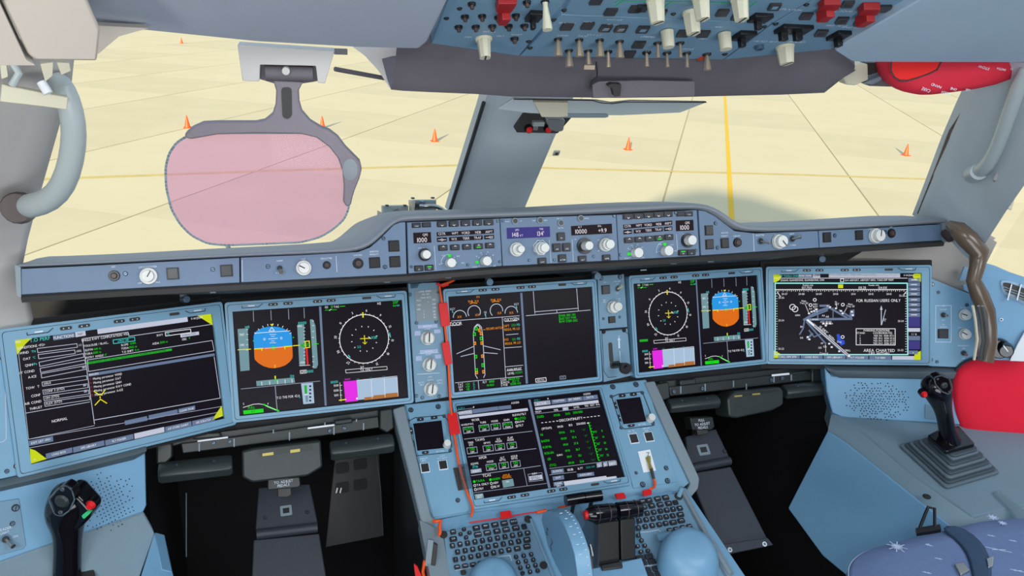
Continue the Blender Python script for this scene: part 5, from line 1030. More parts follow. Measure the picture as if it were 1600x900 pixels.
# ============================================================ PINK SUN VISOR
V0 = aty(410, 230, -.33); sV = Surf(V0, (-.12, -.98, -.12), (1, -.12, 0)); c = Cx(sV, 350, 0, 4); cL = Cx(sV, 0, 0, 4); c2 = Cx(sV, 350, 200, 4)
t = thing('sun_visor', 'pink translucent sun visor in a grey frame hanging at the left windshield', 'sun visor', sV.p(445, 100))
px = [(296, 210), (330, 207), (480, 207), (505, 214), (525, 232), (536, 255), (541, 290), (546, 322), (538, 342), (520, 358), (500, 370), (470, 378), (420, 380), (355, 382.5), (325, 380), (300, 368), (282, 350), (268, 326), (260, 292), (259, 262), (264, 240), (276, 222)]
b = MB(); P = rnd([Cx(sV).ab(*q) for q in px], .008, 3); b.abprism(sV, P, -.0015, .0015, 'visor_pink'); build(b, 'tinted_lens', t, 'pink translucent lens', smooth=30)
b = MB(); P = rnd([Cx(sV).ab(*q) for q in px], .008, 3); b.abline(sV, P, .0016, .002, 'edge_gray', True); build(b, 'lens_edge', t)
cc = Cx(sV)
arm = [(427, 123), (432, 140), (431, 160), (426, 176), (414, 186), (400, 189), (340, 189), (318, 190), (302, 197), (290, 207), (291, 213), (300, 215), (318, 212), (340, 208), (400, 206), (470, 207), (495, 213), (515, 228), (528, 245), (535, 265), (537, 290), (536, 312), (541, 320), (548, 318), (551, 305), (554, 295), (562, 275), (565, 262), (562, 250), (552, 240), (540, 228), (528, 212), (515, 202), (500, 196), (485, 187), (472, 172), (468, 158), (467, 140), (474, 126)]
b = MB(); b.poly(cc, arm, -.006, .008, 'visor_frame'); build(b, 'frame_arm', t, bevel=.0022)
b = MB(); b.poly(cc, [(440, 134), (456, 134), (457, 178), (450, 184), (442, 180)], .008, .0092, 'under', rad=6); build(b, 'arm_slot', t, 'dark slot in the arm')
b = MB(); o = cc.ab(547, 262); n = 20; b.add([sV.w(o.x+.0105*math.cos(2*math.pi*k/n), o.y+.016*math.sin(2*math.pi*k/n), .0085) for k in range(n)]+[sV.w(o.x+.006*math.cos(2*math.pi*k/n), o.y+.010*math.sin(2*math.pi*k/n), .0045+.005) for k in range(n)], [(k, (k+1) % n, n+(k+1) % n, n+k) for k in range(n)]+[tuple(range(n, 2*n))], 'lip'); build(b, 'thumb_rest', t)
b = MB(); b.poly(cc, [(373, 66), (523, 76), (508, 126), (497, 125), (494, 99), (408, 97), (407, 123), (381, 122)], -.006, .016, 'pillar_warm', rad=2); build(b, 'mount', t, bevel=.002)
b = MB(); b.poly(cc, [(408, 97), (500, 100), (496, 126), (470, 130), (430, 130), (407, 123)], -.01, .004, 'brow'); b.tube([sV.p(415, 112, .006), sV.p(490, 114, .006)], .010, 'brow', 14); build(b, 'hinge', t, bevel=.001)
b = MB(); b.disc(cc, 448, 106, 6, .01, .02, 'pillar_warm'); build(b, 'hinge_pin', t)

# ============================================================ WIPER GEAR OUTSIDE THE LEFT WINDSHIELD
f = Surf(aty(640, 330, .42), (0, -1, .2)); c = Cx(f, 560, 300, 11.39)
t = thing('wiper_gear', 'pale metal wiper gear with bolts just outside the left windshield by the post', 'wiper gear', f.p(640, 335))
b = MB(); b.poly(c, [(440, 250), (890, 240), (900, 520), (450, 520)], -.03, 0, 'equip'); b.poly(c, [(1020, 155), (1420, 150), (1425, 480), (1020, 480)], -.05, -.02, 'equip'); b.poly(c, [(930, 150), (1000, 150), (985, 400), (940, 400)], -.03, .01, 'cream'); build(b, 'housing', t, bevel=.002)
for X, Y in ((510, 240), (830, 240), (970, 110), (1325, 105)):
    b = MB(); b.rect(c, X, Y, 50, 28, -.01, .006, 'under'); build(b, 'bolt', t, bevel=.001)
b = MB(); b.poly(c, [(345, 330), (430, 370), (425, 450), (380, 460), (345, 410)], -.01, 0, 'cream'); build(b, 'bracket', t)
b = MB(); b.rect(c, 470, 420, 90, 50, -.01, .006, 'blue_part'); b.rect(c, 490, 450, 60, 60, -.01, .003, 'blue_part'); build(b, 'connector', t, 'blue hose connector')
b = MB(); b.torus(c, 680, 340, 62, 20, 0, .004, 'steel'); build(b, 'ring', t)
b = MB(); b.tube([f.p(560+1060/11.39, 300+240/11.39, 0), f.p(560+1180/11.39, 300+260/11.39, .01), f.p(560+1330/11.39, 300+235/11.39, .01), f.p(560+1460/11.39, 300+290/11.39, .01), f.p(560+1560/11.39, 300+360/11.39, 0)], .006, 'steel', 10); build(b, 'hose', t, sub=1)
b = MB(); b.rect(c, 1080, 240, 120, 70, -.02, .004, 'under'); b.rect(c, 1150, 220, 60, 110, -.02, .008, 'screw'); build(b, 'motor', t, bevel=.001)
b = MB(); b.poly(c, [(400, 500), (430, 480), (470, 500), (470, 560), (400, 560)], 0, .01, 'under'); build(b, 'foot', t)
for px in (600, 640, 672):
    b = MB(); p = aty(px, 338, .43); b.tube([p, p+Vector((0, .0, -.17))], .006, 'under', 8); build(b, 'mount_leg', t)
f = Surf(aty(357, 386, .1), (0, -1, 0)); b = MB(); b.tube([aty(356, 384, .1), aty(361, 398, .1)], .004, 'edge_gray', 10); b.tube([aty(355.5, 383, .1), aty(356.2, 385.5, .1)], [.003, .005], 'steel', 10)
build(b, 'washer_nozzle', None, 'tiny grey nozzle poking up above the left hood below the visor', 'nozzle')
f = Surf(aty(869, 238, .2), (0, -.75, -.65)); b = MB(); c = Cx(f); b.rect(c, 869, 238, 9, 6, .0, .004, 'cream'); b.rect(c, 869, 238, 4, 3, .004, .005, 'under')
build(b, 'sensor_tab', None, 'tiny pale tab on the right windshield beside the centre post', 'sensor')

# ============================================================ SWITCH STRIPS BETWEEN DISPLAYS
c = Cx(sD, 330, 430, 4.444); t = cpanel('switch_panel', 'narrow blue-grey switch strip left of the centre display with three white selector knobs', [(637.5, 443), (687, 441), (701, 620), (649, 629)], sD, 'panel', th=.004)
L = MB(); L.poly(c, [(1410, 110), (1575, 92), (1590, 312), (1425, 325)], .0, .0012, 'edge_gray'); L.mat('letter')
for X, Y, s in ((1483, 112, 'LAND SPEED'), (1486, 132, 'VLE 250'), (1490, 155, 'MAX (KT)'), (1440, 175, 'VLO'), (1442, 208, 'VFE'), (1440, 238, 'VFE'), (1545, 170, '255'), (1546, 200, '240'), (1548, 225, '220'), (1548, 250, '212'), (1550, 272, '195'), (1552, 292, '186'), (1475, 250, '1'), (1476, 270, '2'), (1477, 292, '3'), (1505, 185, '=')): L.text(c, X, Y, s, 12, .0015)
L.mat('lavender')
for p in ([(1432, 346), (1568, 338), (1570, 364), (1436, 371)], [(1446, 520), (1572, 512), (1574, 538), (1450, 546)], [(1410, 388), (1452, 385), (1454, 418), (1412, 421)], [(1545, 378), (1590, 375), (1592, 400), (1547, 404)], [(1418, 562), (1460, 558), (1462, 592), (1420, 596)], [(1552, 552), (1596, 548), (1598, 576), (1554, 580)]): L.poly(c, p, .0, .0012)
L.mat('letter')
for X, Y, s in ((1500, 353, 'SIDESTICK'), (1510, 528, 'SOURCE'), (1500, 374, 'NORM'), (1506, 549, 'NORM'), (1518, 706, 'FMS'), (1522, 728, 'BOTH'), (1457, 745, 'BOTH'), (1460, 760, 'ON 1'), (1585, 730, 'BOTH'), (1587, 748, 'ON 2')): L.text(c, X, Y, s, 11, .0015)
L.line(c, [(1428, 688), (1585, 678)], 3, .0014); L.line(c, [(1440, 545), (1580, 536)], 2, .0014)
build(L, 'lettering', t)
for X, Y, a in ((1502, 436, 85), (1514, 620, 80), (1524, 790, 80)): fknob(c, X, Y, 44, .018, t, a, 'knob')
for X, Y in ((1380, 135), (1572, 118), (1425, 330), (1562, 322), (1425, 838), (1466, 850), (1582, 840)): screw(c, X, Y, 10, t)
t2 = t
f = sD.off(.004); b = MB(); b.poly(Cx(f), [(640, 433), (664, 431), (706, 428), (708, 437), (664, 441), (654, 444), (652, 450), (642, 451)], .0, .004, 'clear_plastic'); build(b, 'plastic_bag', None, 'crumpled clear plastic bag at the top of the red streamer', 'bag')
b = MB(); b.disc(Cx(f), 644.5, 438, 4, .0045, .007, 'brass'); build(b, 'brass_stud', None, 'small brass stud above the left switch strip', 'stud')
c = Cx(sD, 920, 400, 5.327); t = cpanel('switch_panel', 'narrow blue-grey switch strip right of the centre display with two white knobs', [(933.5, 431), (975, 428.5), (980.5, 511), (937, 514.5)], sD, 'panel')
pb(c, 139, 280, 58, 62, t); toggle(c, 237, 274, 20, t, (.55, .5), .014, 'cream', .003); knob(c, 195, 425, 46, .016, t, skirt=50); knob(c, 212, 420, 36, .022, t); pb(c, 190, 530, 48, 46, t)
for X, Y in ((100, 184), (260, 172)): screw(c, X, Y, 15, t)
for X, Y in ((123, 522), (257, 508)): screw(c, X, Y, 9, t)
L = MB(); L.mat('letter')
for X, Y, s in ((138, 218, 'SKID A'), (235, 212, 'ANTI SKID'), (237, 233, 'ON'), (237, 312, 'OFF'), (128, 368, 'MIN'), (242, 358, 'BRIGHT'), (128, 384, 'OFF'), (245, 374, 'MAX')): L.text(c, X, Y, s, 10, .0006)
build(L, 'lettering', t)
t = cpanel('gear_panel', 'landing gear lever panel with dark slot right of the centre display', [(937.3, 517), (980.6, 513), (987, 580), (990, 586), (943.5, 597)], sD, 'panel')
b = MB(); P = [(108, 640), (140, 622), (275, 612), (330, 650), (345, 860), (350, 985)]; b.line(c, P, 4, .0006, 'gap'); b.line(c, [(108, 640), (125, 960), (160, 1010), (230, 1005)], 4, .0006); build(b, 'marking', t)
b = MB(); b.poly(c, [(162, 722), (192, 718), (205, 880), (172, 885)], .0, .0012, 'under', rad=14); b.poly(c, [(172, 880), (260, 870), (262, 930), (180, 940)], .0, .0012, 'under', rad=20); build(b, 'lever_slot', t)
b = MB(); b.tube([sD.p(958, 570, .0), sD.p(962, 568, .035), sD.p(964, 572, .045)], [.004, .005, .006], 'black', 12); b.disc(Cx(sD), 964, 573, 8, .036, .046, 'black', 8); build(b, 'gear_lever', t, 'black gear lever with round knob')
for X, Y in ((123, 630), (293, 617)): screw(c, X, Y, 14, t, 'gap')
L = MB(); L.text(c, 250, 668, 'UP', 12, .0008, 'letter'); L.line(c, [(252, 765), (250, 690)], 12, .0008); L.poly(c, [(236, 700), (264, 700), (250, 675)], .0008, .0008, 'letter'); L.line(c, [(256, 790), (264, 900)], 4, .0008); build(L, 'lettering', t)
# ============================================================ CENTRE PEDESTAL
ped = thing('pedestal', 'dark-sided centre pedestal with light blue top between the two footwells', 'pedestal', (0, -.3, -.6))
prof = [(.06, -.07), (-.05, -.127), (-.232, -.272), (-.27, -.279), (-.90, -.53), (-.92, -1.0), (.06, -1.0)]
b = MB(); b.prismw([(-.272, y, z) for y, z in prof], [(.283, y, z) for y, z in prof], 'tray'); build(b, 'body', ped, bevel=.006)
c = Cx(sB); b = MB(); b.poly(c, [(632, 631), (706, 624), (940, 600), (1010, 592), (1080, 752), (1060, 768), (745, 800), (676, 812)], -.012, -.003, 'bezel'); build(b, 'upper_deck', ped, bevel=.001)
b = MB(); b.poly(c, [(613, 640), (632, 634), (652, 720), (674, 808), (700, 819), (760, 806), (760, 818), (705, 834), (672, 832), (658, 818), (640, 745)], -.03, .004, 'edge_gray', rad=4); build(b, 'side_rim', ped, 'grey edge rim', bevel=.004)
b = MB(); b.poly(c, [(1006, 598), (1022, 596), (1058, 675), (1092, 748), (1090, 764), (1068, 790), (1058, 786), (1078, 756), (1040, 675)], -.03, .004, 'edge_gray', rad=3); build(b, 'side_rim', ped, 'grey edge rim', bevel=.003)
b = MB(); b.poly(Cx(sK), [(655, 812), (676, 822), (690, 826), (706, 912), (694, 930), (672, 900)], -.03, .0, 'edge_gray', rad=2); build(b, 'side_rim', ped, 'grey edge rim', bevel=.003)
# side control units
def cdu(cx, label, plate, scr, frame, pills, kn, btns, screws, texts, lbl=None):
    t = cpanel('standby_panel', label, plate, sB, 'bezel', cat='control panel')
    b = MB(); b.line(cx, frame, 5, .0008, 'gap', True); build(b, 'outline', t)
    b = MB(); b.poly(cx, scr, .0, .0022, 's_black'); build(b, 'dark_screen', t); 
    b = MB(); P = [cx.ab(*q) for q in scr]; o = sum(P, Vector((0, 0)))/4; b.ring(cx.f, [o+(p-o)*1.06 for p in P], P, 0, .003, 'bezel'); build(b, 'screen_frame', t)
    for X, Y, v in pills: b = MB(); b.rect(cx, X, Y, 20 if v else 46, 44 if v else 18, 0, .0024, 'key', 8); b.rect(cx, X, Y, 6, 6, .0024, .0027, 'letter'); build(b, 'push_button', t)
    knob(cx, *kn, 26, .016, t)
    for X, Y in btns: pb(cx, X, Y, 52, 56, t, 'korry', 'letter', z=.003)
    for X, Y, r in screws: screw(cx, X, Y, r, t)
    L = MB(); L.mat('letter')
    for X, Y, s in texts: L.text(cx, X, Y, s, 11, .0006)
    build(L, 'lettering', t); return t
cL4 = Cx(sB, 610, 590, 4.444); cR4 = Cx(sB, 850, 590, 4.444)
cdu(cL4, 'left standby instrument panel with a small dark screen on the pedestal', [(634, 632), (705, 625.5), (743, 797), (677, 808)], [(156, 322), (353, 300), (378, 492), (185, 512)], [(125, 305), (170, 280), (370, 262), (400, 300), (425, 480), (405, 520), (170, 545), (145, 520)],
    [(208, 292, 0), (303, 280, 0), (242, 522, 0), (143, 372, 1), (155, 460, 1)], (388, 472), [(240, 628), (365, 608)], [(142, 225, 15), (332, 202, 15), (120, 300, 10), (372, 268, 10), (157, 542, 10), (415, 508, 10), (468, 852, 13), (590, 890, 15), (260, 960, 15)],
    [(232, 562, 'DISPLAY'), (232, 577, 'BRT'), (360, 545, 'CAPT'), (362, 560, 'FLT INSTR'), (345, 512, 'SETTING')])
tz = cdu(cR4, 'right standby instrument panel with a small dark screen and white Z card on the pedestal', [(941, 602), (1009, 594), (1058, 753), (990, 763)], [(498, 156), (665, 137), (708, 308), (548, 328)], [(470, 135), (520, 115), (680, 98), (690, 120), (765, 315), (750, 335), (560, 358), (535, 345)],
    [(542, 127, 0), (620, 118, 0), (605, 334, 0), (497, 195, 1), (525, 282, 1)], (733, 292), [(622, 425), (727, 412)], [(477, 64, 15), (638, 48, 15), (468, 132, 10), (683, 106, 10), (536, 348, 10), (757, 322, 10), (848, 628, 13), (685, 742, 15), (857, 717, 15), (640, 662, 9)],
    [(605, 372, 'DIR TO'), (612, 388, 'FLT INSTR'), (708, 352, 'DISPLAY'), (710, 370, 'TERR'), (680, 325, 'SETTING')])
c = cR4; t = thing('paper_card', 'small white card with the letter Z taped on the right standby panel', 'card', sB.p(1012, 720)); b = MB(); b.poly(c, [(650, 515), (735, 500), (776, 646), (690, 661)], .0006, .0012, 'white'); build(b, 'paper', t)
b = MB(); b.text(c, 722, 535, 'Z', 30, .0014, 'under'); build(b, 'lettering', t)
t = thing('locking_pin', 'yellow-tipped dark pin standing on the Z card with an orange cord', 'pin', sB.p(1014, 725)); b = MB(); b.tube([sB.p(1012, 716, .002), sB.p(1013, 726, .006), sB.p(1015, 735, .008)], [.006, .003, .004], 'brass', 10); build(b, 'pin_tip', t, 'yellow tip'); b = MB(); b.tube([sB.p(1015, 733, .008), sB.p(1020, 750, .006)], [.0036, .003], 'under', 10); build(b, 'sleeve', t)
# lower deck (keyboards)
c = Cx(sK); b = MB(); b.poly(c, [(676, 812), (745, 798), (1060, 765), (1072, 760), (1170, 905), (1200, 960), (700, 1010)], -.02, -.004, 'palm'); build(b, 'lower_deck', ped, bevel=.001)
b = MB(); b.tube([sK.p(1066, 768, .002), sK.p(1095, 822, .002), sK.p(1150, 925, .002)], .006, 'edge_gray', 8); build(b, 'side_rim', ped)
b = MB(); b.tube([sK.p(1110, 850, .004), sK.p(1140, 900, .004)], .008, 'edge_gray', 8); build(b, 'side_rail', ped)
k6 = Cx(sK, 600, 730, 5.293); k7 = Cx(sK, 850, 730, 5.293)
def keyunit(label, plate):
    P = [sK.p(*q) for q in plate]; t = thing('keyboard', label, 'keyboard', sum(P, Vector())/len(P)); b = MB(); b.poly(Cx(sK), plate, -.004, 0, 'panel'); build(b, 'face_plate', t, bevel=.001); return t
def key(c, X, Y, w, h, s, t, L, rad=9, m='key', th=15):
    b = MB(); b.rect(c, X, Y, w, h, 0, .0042, m, rad); build(b, 'key', t, bevel=.0005)
    if s: L.text(c, X, Y, s, th, .0046, 'letter')
t = keyunit('left pedestal keyboard with white letters on black keys', [(693, 831), (826, 805.5), (836, 822), (852, 878), (864, 905), (705, 930)])
L = MB()
for X, Y, s in ((570, 540, 'ESC'),): key(k6, X, Y, 46, 36, s, t, L, th=12)
key(k6, 572, 600, 60, 38, 'CLR', t, L, th=12)
for X, Y, s in ((660, 520, '^'), (632, 560, '<'), (706, 548, '>'), (678, 587, 'v')): key(k6, X, Y, 34, 28, s, t, L, 12, th=12)
for X, Y, s in ((762, 508, 'DIR'), (838, 494, 'PERF'), (916, 482, 'INIT'), (992, 470, 'NAV'), (1070, 457, 'DATA'), (775, 562, 'F-PLN'), (853, 548, 'DEST'), (932, 535, 'SEC'), (1008, 522, 'SURV'), (1088, 508, 'ATC'), (1157, 497, '')): key(k6, X, Y, 58 if s else 42, 38, s, t, L, 6, th=12)
for k, s in enumerate('QWERTYUIOP'): key(k6, 565+k*62, 655-k*10.5, 40, 38, s, t, L)
key(k6, 1185, 550, 44, 34, 'BK', t, L, th=11)
for k, s in enumerate('ASDFGHJKL'): key(k6, 607+k*63, 707-k*11, 40, 38, s, t, L)
key(k6, 1180, 607, 58, 40, 'ENT', t, L, th=12)
for k, s in enumerate('/ZXCVBNM'): key(k6, 590+k*63, 770-k*11.4, 40, 38, s, t, L)
key(k6, 1100, 680, 54, 36, 'SPC', t, L, th=12); key(k6, 1180, 662, 58, 40, 'RTN', t, L, th=12)
for X, Y, s in ((604, 832, 'KBD'), (670, 822, 'MSG'), (735, 812, 'MFD'), (797, 800, 'CUR')): key(k6, X, Y, 46, 34, s, t, L, 8, th=11)
for r in range(4):
    for q in range(3): key(k6, 1090+q*62+r*18, 748-q*10.5+r*45, 36, 32, '123456789.0/'[r*3+q], t, L, 15, th=14)
key(k6, 655, 875, 44, 38, '', t, L, 15, 'under')
L.line(k6, [(855, 780), (880, 752), (1040, 730), (1056, 775)], 4, .0006, 'letter'); L.line(k6, [(590, 855), (830, 812)], 4, .0006)
build(L, 'lettering', t)
for p, r in (((810, 806), .0), ((849, 878), 0)): b = MB(); b.disc(Cx(sK), p[0]+15 if p[0] == 810 else p[0], p[1]+6, 6, 0, .003, 'under'); build(b, 'fastener', t)
b = MB(); b.disc(Cx(sK), 693, 836, 6, 0, .003, 'under'); build(b, 'fastener', t)
t = keyunit('right pedestal keyboard with white letters on black keys', [(990, 783), (1063, 768.5), (1092, 821), (1140, 890), (1150, 915), (1020, 930)])
L = MB()
rowsR = [([(812, 288, 56), (866, 280, 52), (937, 267, 52), (1003, 257, 52)], ['NAV', 'INIT', 'DEST', 'ATC']), ([(828, 335, 40), (888, 325, 52), (958, 315, 52), (1028, 305, 52)], ['U', 'SEC', 'SURV', 'DIR']),
         ([(795, 395, 40), (850, 387, 40), (905, 378, 40), (960, 368, 40), (1012, 360, 40), (1065, 352, 40), (1120, 345, 44)], list('TYUIOP')+['BK']), ([(787, 448, 40), (842, 440, 40), (898, 431, 40), (955, 422, 40), (1008, 415, 40), (1062, 407, 40), (1125, 397, 56)], list('FGHJKL')+['ENT']),
         ([(778, 508, 40), (835, 497, 40), (892, 488, 40), (950, 480, 40), (1003, 470, 40), (1066, 462, 56), (1132, 447, 56)], list('CVBNM')+['SPC', 'RTN']), ([(1037, 528, 40), (1090, 518, 40), (1145, 505, 40), (1200, 495, 40)], ['KBD', 'MSG', 'MFD', 'CUR'])]
for pts, ss in rowsR:
    for (X, Y, w), s in zip(pts, ss): key(k7, X, Y, w, 36, s, t, L, 8, th=14 if len(s) == 1 else 10)
key(k7, 1085, 297, 40, 34, '', t, L, 6)
for X, Y, s in ((777, 570, '3'), (803, 612, '6'), (830, 655, '9'), (855, 697, '/'), (772, 660, '8'), (797, 705, '0')): key(k7, X, Y, 36, 30, s, t, L, 15, th=13)
for X, Y in ((790, 755), (865, 742), (815, 800), (890, 787), (850, 858), (925, 842), (875, 900), (950, 888)): key(k7, X, Y, 66, 40, '', t, L, 8)
L.line(k7, [(800, 540), (860, 535), (945, 520), (1010, 575)], 4, .0006, 'letter'); L.line(k7, [(800, 825), (930, 805)], 4, .0006)
build(L, 'lettering', t); b = MB(); b.disc(Cx(sK), 1060, 776, 6, 0, .003, 'under'); b.tube([sK.p(1060, 776, .002), sK.p(1061, 770, .02)], .005, 'bezel'); build(b, 'release_catch', t)
# palm rests
def dome(label, px, py, rx, ry, rz, lift, name='palm_rest', rot=0):
    t = thing(name, label, 'palm rest', sK.p(px, py)); o = sK.loc(px, py); b = MB(); n = 28; R = []
    for k in range(9):
        ph = math.pi/2*k/8; q = math.cos(ph)**.55; zz = rz*math.sin(ph)**.8
        R.append([sK.w(o.x+rx*q*math.cos(2*math.pi*i/n+.4)*(1 if math.cos(2*math.pi*i/n) > 0 else 1.15), o.y+lift*zz+ry*q*math.sin(2*math.pi*i/n+.4), zz+.001) for i in range(n)])
    b.loft(R, 'palm'); build(b, 'rest_shell', t, smooth=80); return t
dome('light blue moulded palm rest in front of the left keyboard', 772, 914, .042, .045, .035, .1)
t = dome('large light blue moulded palm rest over the lower right keyboard', 1076, 886, .057, .056, .055, .35)
o = k7.ab(945, 590); b = MB(); b.tube([sK.w(o.x, o.y, .006), sK.w(o.x+.016, o.y-.010, .02), sK.w(o.x+.03, o.y-.02, .03)], [.009, .010, .008], 'palm', 12); build(b, 'cursor_knob', t, 'small blue cursor knob')
# quadrant and levers
XQ = -.062
q = thing('lever_quadrant', 'light blue curved lever quadrant with a white scale beside the thrust levers', 'lever quadrant', atx(880, 870, XQ))
c82 = lambda X, Y: (820+X/6.43, 760+Y/6.43)
face = [(165, 330), (180, 270), (215, 243), (260, 245), (300, 262), (350, 310), (400, 400), (450, 520), (500, 680), (530, 900), (560, 1150), (380, 1150), (370, 900), (300, 770), (230, 600), (190, 430)]
b = MB(); F0 = [atx(*c82(*p), XQ) for p in face]; b.prismw(F0, [p+Vector((.028, 0, 0)) for p in F0], 'palm'); build(b, 'arc_body', q, bevel=.0015, smooth=50)
L = MB(); L.mat('letter')
for k, (X, Y) in enumerate(((330, 275), (380, 330), (425, 410), (462, 490), (495, 590), (520, 690))):
    p = atx(*c82(X, Y), XQ)+Vector((.006, -.0012, .0012)); L.box(p, .005, .0008, .0008)
for k in range(14):
    t_ = k/13; i = 4+t_*5; j = int(i); w_ = i-j; X = face[j][0]*(1-w_)+face[j+1][0]*w_; Y = face[j][1]*(1-w_)+face[j+1][1]*w_; L.box(atx(*c82(X, Y), XQ)+Vector((.021, -.001, .001)), .0035, .0009, .0009)
build(L, 'marking', q)
L = MB(); L.mat('marking_blue' if 'marking_blue' in MATS else 's_bar')
for pts in ([(225, 420), (235, 430), (220, 465), (235, 490)], [(268, 525), (280, 560), (262, 600), (275, 650)]):
    P = [atx(*c82(*p), XQ)+Vector((-.0006, 0, 0)) for p in pts]; L.tube(P, .0012, 'screw', 5)
build(L, 'scuff_mark', q, kind='stuff')
b = MB(); b.poly(Cx(sK), [(868, 800), (902, 793), (915, 818), (905, 832), (893, 822)], 0, .012, 'panel'); build(b, 'slot_cover', q, bevel=.001)
b = MB(); f = sK; b.poly(Cx(f), [(922, 893), (1000, 876), (1010, 905), (925, 912)], 0, .012, 'palm'); b.poly(Cx(f), [(935, 890), (968, 884), (970, 894), (938, 898)], .012, .018, 'under'); build(b, 'friction_block', q, bevel=.002)
b = MB(); b.tube([sK.p(829, 812), sK.p(866, 905)], .004, 'panel', 8); build(b, 'groove_bar', q)
lb = sK.p(960, 884); sT = Surf(lb+Vector((0, .0, .0)), (0, -.88, .47)); cT = Cx(sT)
for nm, lab, sh, g0, g1, rv in (('a', 'left black thrust lever with a red button on its grip end', [(932, 817), (966, 812), (967, 878), (933, 884)], (914, 803), (957, 798), ((893, 785), (921, 780.5))),
                            ('b', 'right black thrust lever beside the right keyboard', [(968, 811), (991, 808), (992, 873), (969, 876)], (961, 797.5), (997, 793), ((922, 780.5), (949, 777)))):
    t = thing('thrust_lever', lab, 'lever', sT.p(sh[2][0], sh[2][1]))
    b = MB(); b.poly(cT, sh, -.016, .004, 'lever_black'); build(b, 'lever_shaft', t, bevel=.002)
    b = MB(); p, r = sT.p(*g0, .01), sT.p(*g1, .01); d = (r-p).normalized()
    b.tube([p, p+d*.012, p+d*.013, r-d*.003, r], [.011 if nm == 'a' else .0165, .0165, .0165, .0165, .014], 'black_gloss', 20); build(b, 'grip', t)
    for k in range(2): b = MB(); p2 = p.lerp(r, .35+.4*k); b.tube([p2-d*.0008, p2+d*.0008], .0169, 'brownish', 20); build(b, 'grip_ring', t)
    b = MB(); p, r = sT.p(*rv[0], -.03), sT.p(*rv[1], -.03); b.tube([p, r], .0108, 'black_gloss', 16); build(b, 'reverse_grip', t)
    b = MB(); m = (p+r)/2; b.tube([m, m+Vector((0, .01, -.05))], .004, 'black', 8); build(b, 'reverse_arm', t)
    if nm == 'a':
        b = MB(); p = sT.p(*g0, .01); b.tube([p-d*.006, p+d*.001], [.0075, .0088], 'red', 14); build(b, 'push_button', t, 'red round button on the grip end')
# clear bag and cable bundle beside the levers
t = thing('plastic_bag', 'clear plastic bag with a black cable tie bundle left of the thrust levers', 'bag', sT.p(918, 860)); b = MB(); b.poly(cT, [(902, 795), (918, 812), (932, 820), (933, 884), (922, 888), (908, 860), (905, 830), (912, 815)], .006, .009, 'clear_plastic'); build(b, 'film', t)
b = MB()
for X0, X1 in ((908, 912), (913, 919), (918, 921)): b.tube([sT.p(X0, 850, .012), sT.p((X0+X1)/2+1, 858, .014), sT.p(X0+1, 868, .012), sT.p(X1+1, 886, .012)], .003, 'under', 6)
build(b, 'cable_bundle', t, kind='stuff')
b = MB()
for P in ([(905, 849), (908, 856), (913, 860), (909, 868)], [(917, 848), (919, 856), (921, 866)], [(908, 866), (911, 878), (917, 888)]): b.tube([sT.p(x, y, .0165) for x, y in P], .0009, 'white', 6)
build(b, 'white_wire', t, kind='stuff')

# ============================================================ STREAMER: ORANGE CORD WITH RED FLAGS
t = thing('warning_streamer', 'orange cord with red tags hanging from the hood down the left switch strip', 'streamer', sD.p(692, 500))
path = [sD.p(684, 443, .012), sD.p(687, 460, .008), sD.p(691, 480, .007), sD.p(694, 512, .007), sD.p(698, 545, .007), sD.p(700, 575, .007), sD.p(701, 610, .008), sB.p(703, 640, .008), sB.p(709, 682, .007), sB.p(716, 730, .006), sB.p(727, 768, .006), sB.p(737, 790, .007), sB.p(738, 800, .009), sB.p(733, 812, .012)]
b = MB(); b.tube(path, .0028, 'orange', 8); build(b, 'cord', t, sub=1)
for p, f in (([(684, 474), (698, 472), (703, 508), (689, 511)], sD), ([(689, 536), (701, 533), (706, 568), (695, 571)], sD), ([(698, 648), (713, 645), (719, 678), (703, 681)], sB)):
    b = MB(); b.poly(Cx(f.off(.006)), p, .001, .005, 'red'); build(b, 'red_tag', t, bevel=.0008)
b = MB(); b.poly(Cx(sB), [(708, 732), (728, 729), (735, 763), (716, 767)], .001, .003, 'under'); build(b, 'dark_tag', t, 'dark green tag')
b = MB(); b.poly(Cx(sB), [(714, 729), (729, 727), (737, 765), (722, 768)], .008, .011, 'clear_plastic'); build(b, 'clear_sleeve', t)
b = MB()
for P in ([(686, 446), (700, 441), (707, 438), (702, 434)], [(680, 443), (690, 447), (698, 444)], [(652, 436), (656, 432), (660, 434)]): b.tube([sD.p(x, y, .014) for x, y in P], .003, 'orange' if P[0][0] != 680 else 'red', 8)
build(b, 'knot', t, kind='stuff')
t = thing('warning_streamer', 'thin red cord with small red flags lying across the front of both keyboards', 'streamer', sK.p(800, 806))
b = MB(); b.tube([sK.p(733, 818, .003), sK.p(780, 811, .003), sK.p(825, 803, .003), sK.p(862, 799, .004), sK.p(892, 794, .004)], .0013, 'red', 6); build(b, 'cord', t)
b = MB(); b.tube([sK.p(838, 803, .005), sK.p(853, 800, .006)], .003, 'orange', 8); b.tube([sK.p(872, 796, .005), sK.p(893, 792, .006)], .003, 'orange', 8); build(b, 'orange_sleeve', t, kind='stuff')
for p in ([(781, 801), (797, 799), (800, 809), (783, 812)], [(960, 773), (974, 771), (978, 779), (964, 781)], [(1003, 768), (1017, 765), (1018, 773), (1005, 776)]):
    b = MB(); b.poly(Cx(sK.off(.004)), p, 0, .004, 'red'); build(b, 'flag', t, bevel=.0006)
b = MB(); b.tube([sB.p(1020, 750, .006), sB.p(1022, 757, .006), sB.p(1020, 763, .008), sK.p(1014, 769, .012)], .0026, 'orange', 8); build(b, 'cord_end', t, 'orange cord end')
t = thing('orange_cord_loop', 'knotted orange cord with a white clip at the left edge of the pedestal', 'cord', sK.p(686, 830))
